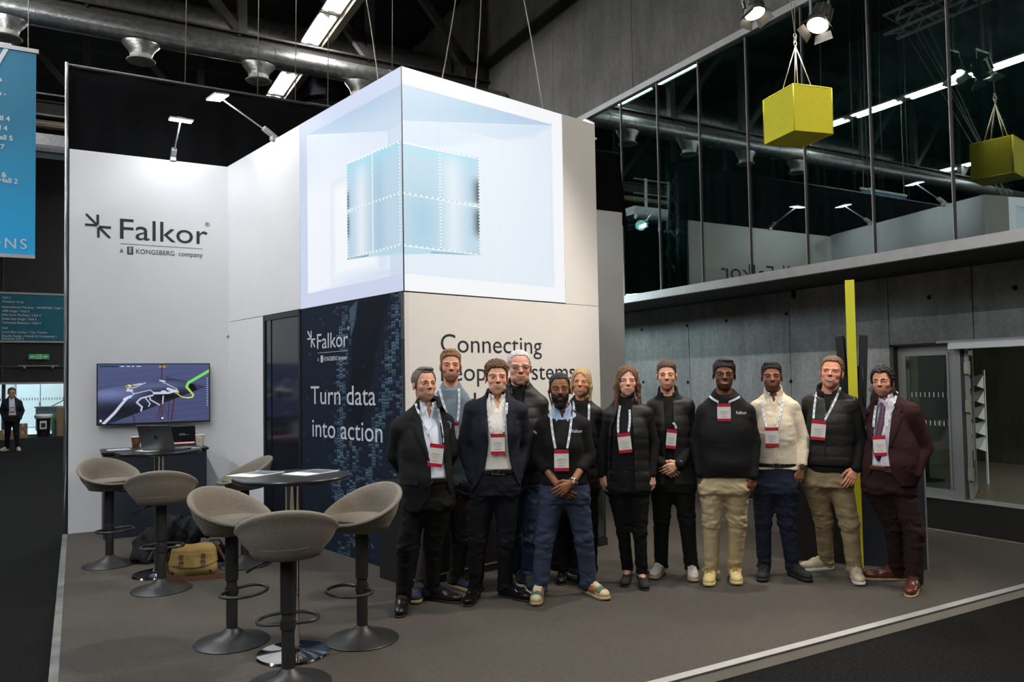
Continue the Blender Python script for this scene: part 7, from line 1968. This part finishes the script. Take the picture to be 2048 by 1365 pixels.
# 6 blonde woman
def wear6(s):
    s.trousers(C_blkt, 1.15, 0.085, flare=0.045)
    s.garment('top', C_knit, 0.004, (s.zc + 0.05, s.nb[2] + 0.02), arms=1.0, aoff=-0.006)
    s.garment('quilted_vest', C_vest, 0.018, (s.zc + 0.06, s.nb[2] - 0.005), arms='cap', aoff=0.0, quilt=0.004, opening=[(800, 1152, 1176), (830, 1154, 1174), (980, 1150, 1176)])
    s.lanyard((1152, 868, 1178, 906), [(1147, 803), (1178, 803)], badge=False)
    s.shoes('dress', M_leather, M_rubber, None, 0.92)
Person('blonde woman in black quilted vest, behind the bearded man', (1137, 1163), head=(1162, 734, 793), hyaw=-8, hroll=3, skull=0.955, female=True, neckr=0.046, jaw=0.9, neck=(1161, 812), sh=((1118, 816), (1205, 814)), el=((1116, 890, -0.02), (1199, 890, -0.02)), wr=((1124, 945, 0.02), (1194, 950, 0.03)),
       crotch=(1152, 985), hipw=0.175, waistw=0.135, depth=0.108, kn=((1128, 1072), (1176, 1074)), ft=((1126, 1158, -4), (1166, 1166, 6)), hands=[None, dict(dir=(0.05, -0.05, -1), palm=(-0.7, 0.7, 0), thumb=(-0.6, -1, 0), curl=0.5, sc=0.9)],
       skin=(214, 150, 118), haircol=(176, 146, 104), hairstyle='long', part=-0.1, htop=0.035, hside=0.025, hlen=(0.10, -0.14), hnoise=(0.007, 0.07), smile=1.0, teeth=0.9, eyeopen=0.75, browt=0.7, lips=(176, 88, 84), wear=wear6)

# 7 brown-haired woman
def wear7(s):
    s.trousers(C_knit, 0.80, 0.085)
    s.garment('turtleneck', C_knit, 0.004, (s.zc + 0.05, s.nb[2] + 0.045), arms=1.0, aoff=-0.004)
    s.garment('quilted_vest', C_vest2, 0.020, (s.zc + 0.02, s.nb[2] + 0.0), arms='cap', aoff=0.002, quilt=0.0045, opening=[(800, 1240, 1262), (829, 1233, 1263), (856, 1223, 1266), (925, 1220, 1269), (1010, 1220, 1270)])
    s.stand_collar(C_vest2, 0.075, 0.05, 80)
    s.lanyard((1236, 867, 1263, 906), [(1240, 812), (1259, 820)], rot=0.10)
    s.buttons(s.J((1222, 943, .1))[0], z_of(s, 943), s.J((1281, 941, .1))[0], z_of(s, 941), 3, M_gold, 0.006)
    s.shoes('slipon', mat('black_canvas', (0.02, 0.018, 0.017), 0.9, noise=0.2, nscale=60), M_rubber, None, 0.92)
Person('brown-haired woman in dark quilted vest and skinny black trousers', (1268, 1176), head=(1255, 730, 793), hyaw=4, skull=0.955, female=True, neckr=0.047, jaw=0.92, neck=(1250, 812), sh=((1206, 816), (1306, 812)), el=((1207, 888, -0.02), (1308, 886, -0.02)), wr=((1206, 950, 0.04), (1304, 948, 0.04)),
       crotch=(1256, 985), hipw=0.178, waistw=0.145, depth=0.112, kn=((1246, 1062), (1280, 1066)), ft=((1256, 1162, -8), (1284, 1168, 6)), hands=[dict(dir=(0.12, -0.10, -1), palm=(0.75, 0.65, 0), thumb=(0.6, -1, 0), curl=0.55, sc=0.95), dict(dir=(-0.05, -0.1, -1), palm=(-0.6, 0.8, 0), thumb=(-1, -0.6, 0), curl=0.6, sc=0.95)],
       skin=(226, 172, 146), haircol=(104, 68, 44), hairstyle='wavy', part=0.12, htop=0.035, hside=0.025, hlen=-0.30, hnoise=(0.016, 0.16), smile=0.45, eyeopen=0.9, browt=0.75, lips=(190, 96, 92), wear=wear7)

# 8 young man in a vest, hands clasped
def wear8(s):
    s.trousers(C_blkt, 0.96, 0.055)
    s.garment('sweater', C_knit, 0.006, (s.zc + 0.02, s.nb[2] + 0.010), arms=1.0, aoff=0.004)
    s.garment('quilted_vest', C_vest2, 0.022, (s.zc + 0.06, s.nb[2] + 0.0), arms='cap', aoff=0.002, quilt=0.004, opening=[(786, 1325, 1348), (801, 1328, 1345), (868, 1330, 1347), (917, 1333, 1347), (975, 1331, 1349)])
    s.stand_collar(C_knit, 0.076, 0.062, 62)
    s.lanyard((1332, 859, 1353, 897), [None, (1346, 845)], rot=-0.10)
    s.watch(1, M_frameblk, mat('steel_dial', (0.35, 0.33, 0.28), 0.3, 0.6, noise=0.1), 0.033, 0.02)
    s.shoes('sneaker', mat('white_leather_shoe', lin((214, 206, 196)), 0.6, noise=0.08), M_soleT, M_lace, 0.98, toe=[('toe_patch', 'p8_toe', lambda X, Y, Z: np.maximum(Y + 0.118 + 0 * X, Z * 0), mat('grey_suede', lin((150, 138, 122)), 0.9, noise=0.1)), ('stripe', 'p8_stripe', lambda X, Y, Z: np.maximum(np.maximum(np.abs(((Y + 0.10 + 0.5 * Z) % 0.026) - 0.013) - 0.005, np.abs(Y + 0.03) - 0.04), np.maximum(0.026 - np.abs(X), Z - 0.085)), M_ink)])
Person('young man in charcoal quilted vest, hands clasped, white striped sneakers', (1350, 1163), head=(1334, 720, 781), hyaw=0, skull=0.955, neck=(1336, 800), sh=((1293, 800), (1388, 799)), el=((1298, 885, -0.02), (1385, 882, -0.01)), wr=((1324, 928, 0.15), (1359, 928, 0.18)),
       crotch=(1345, 982), waistw=0.16, kn=((1323, 1042), (1374, 1040)), ft=((1322, 1148, -16), (1383, 1152, 4)), hands=[dict(dir=(0.70, -0.05, -0.62), palm=(0, 1, 0), thumb=(0.5, 0, 1), curl=0.55), dict(dir=(-0.86, -0.05, -0.42), palm=(0, 1, 0), thumb=(-0.4, 0, 1), curl=0.5)],
       skin=(222, 164, 134), haircol=(74, 52, 38), hairstyle='short', htop=0.055, hside=0.014, hairline=-0.01, hnoise=(0.008, 0.08), beard=((120, 84, 62), 0.5, 0.0), smile=0.9, teeth=0.7, eyeopen=0.65, wear=wear8)
p_ = None

# 9 man with round glasses, black sweater, beige chinos
def wear9(s):
    s.trousers(C_beige, 1.04, 0.06, folds=0.007)
    s.garment('sweater', C_knit, 0.016, (z_of(s, 954), s.nb[2] + 0.004), arms=1.0, aoff=0.008, folds=0.005)
    s.lanyard((1434, 808, 1462, 843), [(1419, 793), (1480, 794)])
    s.chest_text('Falkor', 1472, 829, 0.032)
    s.glasses(M_frameblk)
    s.shoes('runner', mat('cream_runner', lin((222, 200, 140)), 0.8, noise=0.1, nscale=50), mat('lime_sole', lin((206, 198, 130)), 0.6, noise=0.08), mat('brown_lace', lin((150, 116, 80)), 0.8, noise=0.05), 1.05)
Person('man with round glasses, black lettered sweater and beige chinos', (1446, 1174), head=(1448, 716, 781), hyaw=3, hroll=2, skull=0.945, hwide=1.06, jaw=1.05, neck=(1449, 796), neckr=0.058, sh=((1394, 808), (1508, 808)), el=((1392, 885, -0.02), (1508, 886, -0.02)), wr=((1402, 946, 0.05), (1505, 950, 0.05)),
       crotch=(1449, 985), hipw=0.19, waistw=0.185, belly=0.02, chestw=0.195, kn=((1423, 1047), (1475, 1047)), ft=((1422, 1160, -4), (1469, 1157, 4)), hands=[dict(dir=(0.16, -0.08, -1), palm=(0.55, 0.85, 0), thumb=(1, -0.5, 0), curl=0.5), dict(dir=(-0.12, -0.08, -1), palm=(-0.55, 0.85, 0), thumb=(-1, -0.5, 0), curl=0.6)],
       skin=(128, 82, 58), haircol=(18, 15, 15), hairstyle='swept', htop=0.06, hside=0.03, hairline=-0.05, hnoise=(0.008, 0.10), beard=((22, 16, 14), 0.75, 0.0), smile=0.9, teeth=0.6, eyeopen=0.8, browt=1.3, lips=(140, 74, 66), wear=wear9)

# 10 man in a white shirt
def wear10(s):
    zb = z_of(s, 930)
    s.trousers(C_jean, 0.96, 0.07, zt=zb + 0.01)
    s.garment('shirt', C_white2, 0.012, (zb - 0.03, s.nb[2] + 0.018), arms=0.93, aoff=0.006, folds=0.009, opening=[(790, 1541, 1554), (806, 1547, 1548)])
    s.belt(M_leather, zb, M_gold, s.J((1553, 930, .1))[0])
    s.collar(C_white2)
    a, b = s.J((1549, 812, .1)), s.J((1551, 918, .1)); s.buttons(a[0], a[2], b[0], b[2], 6, M_paper, 0.0045)
    s.strip([(a[0] + (b[0] - a[0]) * t, a[2] + (b[2] - a[2]) * t) for t in np.linspace(0, 1, 10)], 0.03, C_white2, 'placket', off=0.003)
    s.lanyard((1530, 855, 1558, 893), [(1524, 800), (1566, 800)])
    s.watch(1, M_frameblk, M_black, 0.033, 0.012)
    s.shoes('runner', mat('black_runner', (0.014, 0.014, 0.015), 0.8, noise=0.15, nscale=60), M_rubber, M_blklace, 1.0)
Person('man in cream white shirt and dark jeans with black belt', (1562, 1163), head=(1544, 722, 784), hyaw=4, skull=0.955, jaw=1.05, neck=(1547, 800), sh=((1500, 801), (1600, 803)), el=((1502, 880, -0.03), (1605, 878, -0.01)), wr=((1508, 940, 0.0), (1604, 936, 0.06)),
       crotch=(1551, 985), waistw=0.168, kn=((1526, 1047), (1573, 1047)), ft=((1529, 1152, -4), (1586, 1152, 32)), hands=[dict(dir=(0.1, 0, -1), curl=0.5), dict(dir=(-0.40, -0.12, -0.9), palm=(-0.2, 1, -0.2), thumb=(-1, -0.3, 0.1), curl=0.85)],
       skin=(142, 94, 68), haircol=(20, 17, 17), hairstyle='quiff', htop=0.055, hside=0.018, hairline=-0.02, hnoise=(0.008, 0.08), beard=((34, 26, 23), 0.72, 0.0), smile=0.45, eyeopen=0.75, browt=1.2, lips=(140, 80, 70), wear=wear10)

# 11 laughing man in dark vest and khaki chinos
def wear11(s):
    s.trousers(C_khaki, 1.04, 0.06, folds=0.007)
    s.garment('sweater', C_knit, 0.008, (s.zc + 0.12, s.nb[2] + 0.008), arms=1.0, aoff=0.006)
    s.garment('quilted_vest', C_vest2, 0.026, (z_of(s, 930), s.nb[2] + 0.0), arms='cap', aoff=0.004, quilt=0.0035, opening=[(778, 1648, 1668), (800, 1650, 1662), (826, 1654, 1656)])
    s.stand_collar(C_knit, 0.080, 0.055, 48)
    a, b = s.J((1653, 828, .1)), s.J((1648, 928, .1)); s.strip([(a[0] + (b[0] - a[0]) * t, a[2] + (b[2] - a[2]) * t) for t in np.linspace(0, 1, 8)], 0.006, M_black, 'zip')
    s.P('zip_pull', MB().bar((a[0], s.front(a[0], a[2]) - 0.006, a[2]), (a[0] - 0.018, s.front(a[0], a[2]) - 0.010, a[2] - 0.022), 0.006, 0.003), M_zip)
    s.lanyard((1622, 841, 1652, 880), [(1635, 779), (1681, 775)], rot=-0.10)
    s.shoes('sneaker', mat('stone_suede_shoe', lin((186, 172, 146)), 0.85, noise=0.06), M_soleW, mat('stone_lace', lin((196, 186, 164)), 0.8, noise=0.05), 1.05)
Person('laughing man in dark quilted vest and khaki trousers', (1675, 1165), head=(1660, 710, 778), hyaw=-6, hpitch=-6, hroll=6, skull=0.95, jaw=1.05, neck=(1656, 795), neckr=0.06, sh=((1605, 791), (1718, 794)), el=((1612, 880, -0.14), (1722, 882, 0.03)), wr=((1620, 945, -0.14), (1712, 936, 0.10)), tyaw=-12,
       crotch=(1653, 972), hipw=0.185, waistw=0.18, belly=0.01, kn=((1647, 1049), (1699, 1049)), ft=((1653, 1140, -56), (1710, 1158, 8)), hands=[None, dict(dir=(-0.42, -0.25, -0.88), palm=(-0.3, 0.95, 0.1), thumb=(-1, -0.2, 0.25), curl=0.35)],
       skin=(222, 154, 124), haircol=(118, 86, 60), hairstyle='curly', htop=0.05, hside=0.02, hairline=0.03, recede=0.05, hnoise=(0.012, 0.08), smile=1.3, teeth=1.9, eyeopen=0.5, wear=wear11)

# 12 man in burgundy suit
def wear12(s):
    suit(C_check, C_burg, C_burgt, [(788, 1757, 1790), (809, 1754, 1787), (828, 1752, 1784), (868, 1746, 1779), (905, 1744, 1776), (933, 1744, 1780), (950, 1741, 1785), (968, 1734, 1800)], 970, 935, [(796, 1764, 1774), (803, 1768, 1769)], 895, leather=M_brownlea, buckle=M_chrome, hem=0.045, tw=1.02, lapw=0.085)(s)
    p = [s.J((x, y, 0.1)) for x, y in ((1768, 803), (1766, 818), (1762, 850), (1758, 880), (1757, 905), (1757, 922))]
    wd = [0.045, 0.038, 0.055, 0.068, 0.076, 0.02]; V = []; n = len(p)
    for q, w in zip(p, wd):
        y = s.front(q[0], q[2]) - 0.012
        V += [(q[0] - w / 2, y + 0.004, q[2]), (q[0], y - 0.006, q[2]), (q[0] + w / 2, y + 0.004, q[2])]
    F = [(i * 3 + j, i * 3 + j + 1, i * 3 + j + 4, i * 3 + j + 3) for i in range(n - 1) for j in (0, 1)]
    o = s.P('tie', MB().quadmesh(V, F), mat('spotted_tie', lin((74, 40, 62)), 0.6, noise=0.85, nscale=110)); o.modifiers.new('thickness', 'SOLIDIFY').thickness = 0.004
    s.lanyard((1746, 872, 1773, 912), [(1752, 812), (1792, 792)], rot=0.06)
    s.shoes('dress', M_brownlea, M_soleT, mat('brown_dark_lace', lin((60, 30, 26)), 0.8, noise=0.05), 1.10)
    q0, q1 = s.J((1800, 926, .1)), s.J((1832, 922, .1)); s.strip([(q0[0] + (q1[0] - q0[0]) * t, q0[2] + (q1[2] - q0[2]) * t) for t in np.linspace(0, 1, 5)], 0.04, C_burg, 'pocket_flap', th=0.006)
    a = s.arms[1]; d = a[2] - a[1]; d = d / np.linalg.norm(d); c = a[2]
    s.P('shirt_cuff', MB().tube([tuple(c - d * 0.02), tuple(c + d * 0.012)], 0.043, 18), C_white)
Person('curly dark-haired man in burgundy suit and tie, rightmost of the group', (1806, 1181), head=(1767, 731, 794), hyaw=-14, hroll=-2, skull=0.93, jaw=1.04, neck=(1768, 805), sh=((1733, 811), (1841, 808)), el=((1750, 890, -0.22), (1850, 896, -0.02)), wr=((1760, 950, -0.24), (1827, 953, 0.07)), tyaw=-20,
       crotch=(1778, 985), hipw=0.185, waistw=0.175, belly=0.02, kn=((1788, 1062), (1829, 1066)), ft=((1796, 1160, -72), (1830, 1180, -10)), hands=[None, dict(dir=(-0.25, 0.1, -0.95), palm=(-0.4, 0.9, 0), thumb=(-1, -0.2, 0), curl=0.3, sc=0.8)],
       skin=(214, 152, 122), haircol=(40, 32, 28), hairstyle='curly', htop=0.075, hside=0.06, hairline=0.03, recede=0.06, hnoise=(0.028, 0.10), beard=((60, 50, 45), 0.55, 0.02), smile=0.6, eyeopen=0.7, browt=1.3, wear=wear12)

# man far back in the hall
def wear13(s):
    suit(C_pale, C_navy, C_navt, [(794, 18, 29), (803, 18, 30), (815, 18, 31), (825, 18, 32), (832, 17, 33), (842, 14, 36), (850, 12, 38)], 843, 832, [(795, 21, 26), (800, 23, 24)], 826, hem=0.06, leather=M_brownlea)(s)
    s.lanyard((21, 815, 28, 825), [(18, 796), (28, 796)])
    s.glasses(M_frameblk, lens=False)
    s.shoes('sneaker', mat('cream_far_shoe', lin((205, 190, 150)), 0.8, noise=0.05), M_soleW, M_lace, 1.05)
Person('man in dark jacket standing alone far back in the hall', (23, 903), floor=0.0, res=1.5, head=(23.5, 775, 797), neck=(23.5, 799), sh=((4, 801), (44, 801)), el=((3, 822, -0.02), (45, 822, -0.02)), wr=((8, 838, 0.08), (40, 838, 0.08)),
       crotch=(24, 845), kn=((15, 870), (33, 870)), ft=((14, 902, -40), (37, 902, 2)), skin=(196, 140, 112), haircol=(70, 62, 58), hairstyle='short', htop=0.04, hside=0.02, smile=0.0, wear=wear13)
# ------------------------------------------------------------------ bag and coat on the floor by the farther table
bg = ground(372, 1153) + np.array([0.05, -0.05, 0])
brz = -YAW + 0.25
M_canvas = mat('khaki_canvas', lin((150, 128, 74)), 0.9, noise=0.12, nscale=20, bump=0.2, bscale=200)
M_strap = mat('brown_webbing', lin((96, 62, 42)), 0.8, noise=0.1, nscale=60)
o = thing('messenger_bag', 'khaki canvas messenger bag with brown straps on the carpet', 'bag', tuple(bg), brz)
G = Grid.box((-0.24, -0.14, -0.01), (0.24, 0.16, 0.36), 0.007)
G.chain([(-0.13, 0.03, 0.07), (0.13, 0.03, 0.07)], [0.075, 0.075], 0.03); G.chain([(-0.12, 0.04, 0.21), (0.12, 0.04, 0.21)], [0.06, 0.06], 0.10)
X, Y, Z = G.pts((slice(None),) * 3); G.v += (0.006 * wave_noise(X, Y, Z, 0.16)).astype(np.float32); G.v = np.maximum(G.v, 0.002 - Z + 0 * G.v).astype(np.float32)
me, _ = G.mesh('bag_body', 1); link('bag_body', me, M_canvas, o)
F_ = Grid(*G.ax); F_.v = np.maximum(G.v - 0.010, np.maximum(0.10 - 0.06 * np.cos(X * 6) - Z + 0.04, Y - 0.06) + 0 * G.v).astype(np.float32)
me, _ = F_.mesh('bag_flap', 1); link('bag_flap', me, M_canvas, o)
for x in (-0.09, 0.09):
    pts = [(x, (F_.front(x, z) or -0.05) - 0.004, z) for z in (0.20, 0.16, 0.12, 0.09)] 
    part('buckle_strap', MB().quadmesh([(p[0] + d, p[1], p[2]) for p in pts for d in (-0.017, 0.017)], [(0, 1, 3, 2), (2, 3, 5, 4), (4, 5, 7, 6)]), M_strap, o).modifiers.new('thickness', 'SOLIDIFY').thickness = 0.004
    part('buckle', MB().tube([(x + 0.021 * a, (F_.front(x, 0.13) or -0.05) - 0.010, 0.13 + 0.016 * b) for a, b in ((-1, -1), (1, -1), (1, 1), (-1, 1))], 0.003, 5, closed=True), M_alu, o)
for x in (-0.16, 0.15): part('snap', MB().tube([(x, (G.front(x, 0.05) or -0.05) - 0.006, 0.05), (x, (G.front(x, 0.05) or -0.05), 0.05)], 0.011, 10), M_black, o)
def ribbon(pts, w):
    V = []; P3 = [Vector(p) for p in pts]
    for i, p in enumerate(P3):
        V += [tuple(p + Vector((0, 0, -w / 2))), tuple(p + Vector((0, 0, w / 2)))]
    return MB().quadmesh(V, [(2 * i, 2 * i + 2, 2 * i + 3, 2 * i + 1) for i in range(len(P3) - 1)])
sp_ = [(0.16, 0.05, 0.27), (0.20, 0.02, 0.25), (0.25, -0.02, 0.17), (0.31, -0.05, 0.09), (0.345, -0.08, 0.04), (0.33, -0.12, 0.022), (0.26, -0.15, 0.022), (0.14, -0.17, 0.022), (0.0, -0.165, 0.022), (-0.12, -0.15, 0.022), (-0.20, -0.08, 0.03), (-0.215, 0.0, 0.10), (-0.20, 0.03, 0.2)]
part('shoulder_strap', ribbon(sp_, 0.042), M_strap, o).modifiers.new('thickness', 'SOLIDIFY').thickness = 0.004

cg = ground(316, 1122)
o = thing('dark_coat', 'crumpled dark coat heaped over the bags behind the bar stool', 'coat', tuple(cg), brz)
G = Grid.box((-0.28, -0.25, -0.01), (0.62, 0.30, 0.50), 0.008)
G.ell((-0.02, 0.0, 0.12), (0.20, 0.15, 0.20), 0.06); G.ell((0.15, 0.03, 0.22), (0.20, 0.14, 0.20), 0.06); G.ell((0.36, 0.0, 0.30), (0.17, 0.13, 0.09), 0.06); G.chain([(-0.05, -0.05, 0.12), (-0.20, -0.10, 0.06)], [0.07, 0.05], 0.04); G.chain([(0.40, -0.06, 0.30), (0.34, -0.14, 0.22), (0.30, -0.155, 0.15)], [0.07, 0.055, 0.03], 0.04)
X, Y, Z = G.pts((slice(None),) * 3)
G.v += (0.022 * wave_noise(X, Y, Z, 0.17, (1.3, 1.0, 0.8)) + 0.010 * wave_noise(X + 1, Y, Z, 0.07)).astype(np.float32); G.v = np.maximum(G.v, 0.003 - Z + 0 * G.v).astype(np.float32)
me, _ = G.mesh('coat_cloth', 1); link('coat_cloth', me, cloth('dark_coat_cloth', (34, 34, 38), bump=0.5), o)
part('zip_line', MB().tube([(-0.05, -0.19, 0.05), (0.0, -0.17, 0.16), (0.03, -0.13, 0.28)], 0.004, 5), M_zip, o)
sg_ = ground(432, 1128)
o = thing('shoulder_bag', 'small black bag on the carpet right of the khaki messenger bag', 'bag', (sg_[0], sg_[1] + 0.10, PZ), brz)
G = Grid.box((-0.17, -0.13, -0.01), (0.17, 0.13, 0.22), 0.008); G.chain([(-0.07, 0, 0.06), (0.07, 0, 0.06)], [0.07, 0.065], 0.03); G.chain([(-0.05, 0.02, 0.12), (0.06, 0.02, 0.11)], [0.05, 0.045], 0.04)
X, Y, Z = G.pts((slice(None),) * 3); G.v += (0.006 * wave_noise(X, Y, Z, 0.1)).astype(np.float32); G.v = np.maximum(G.v, 0.003 - Z + 0 * G.v).astype(np.float32)
me, _ = G.mesh('bag_body', 1); link('bag_body', me, M_blackcloth, o)
part('bag_handle', MB().tube([(-0.06, 0.02, 0.16), (-0.04, 0.02, 0.20), (0.04, 0.02, 0.20), (0.07, 0.02, 0.15)], 0.008, 6), M_black, o)
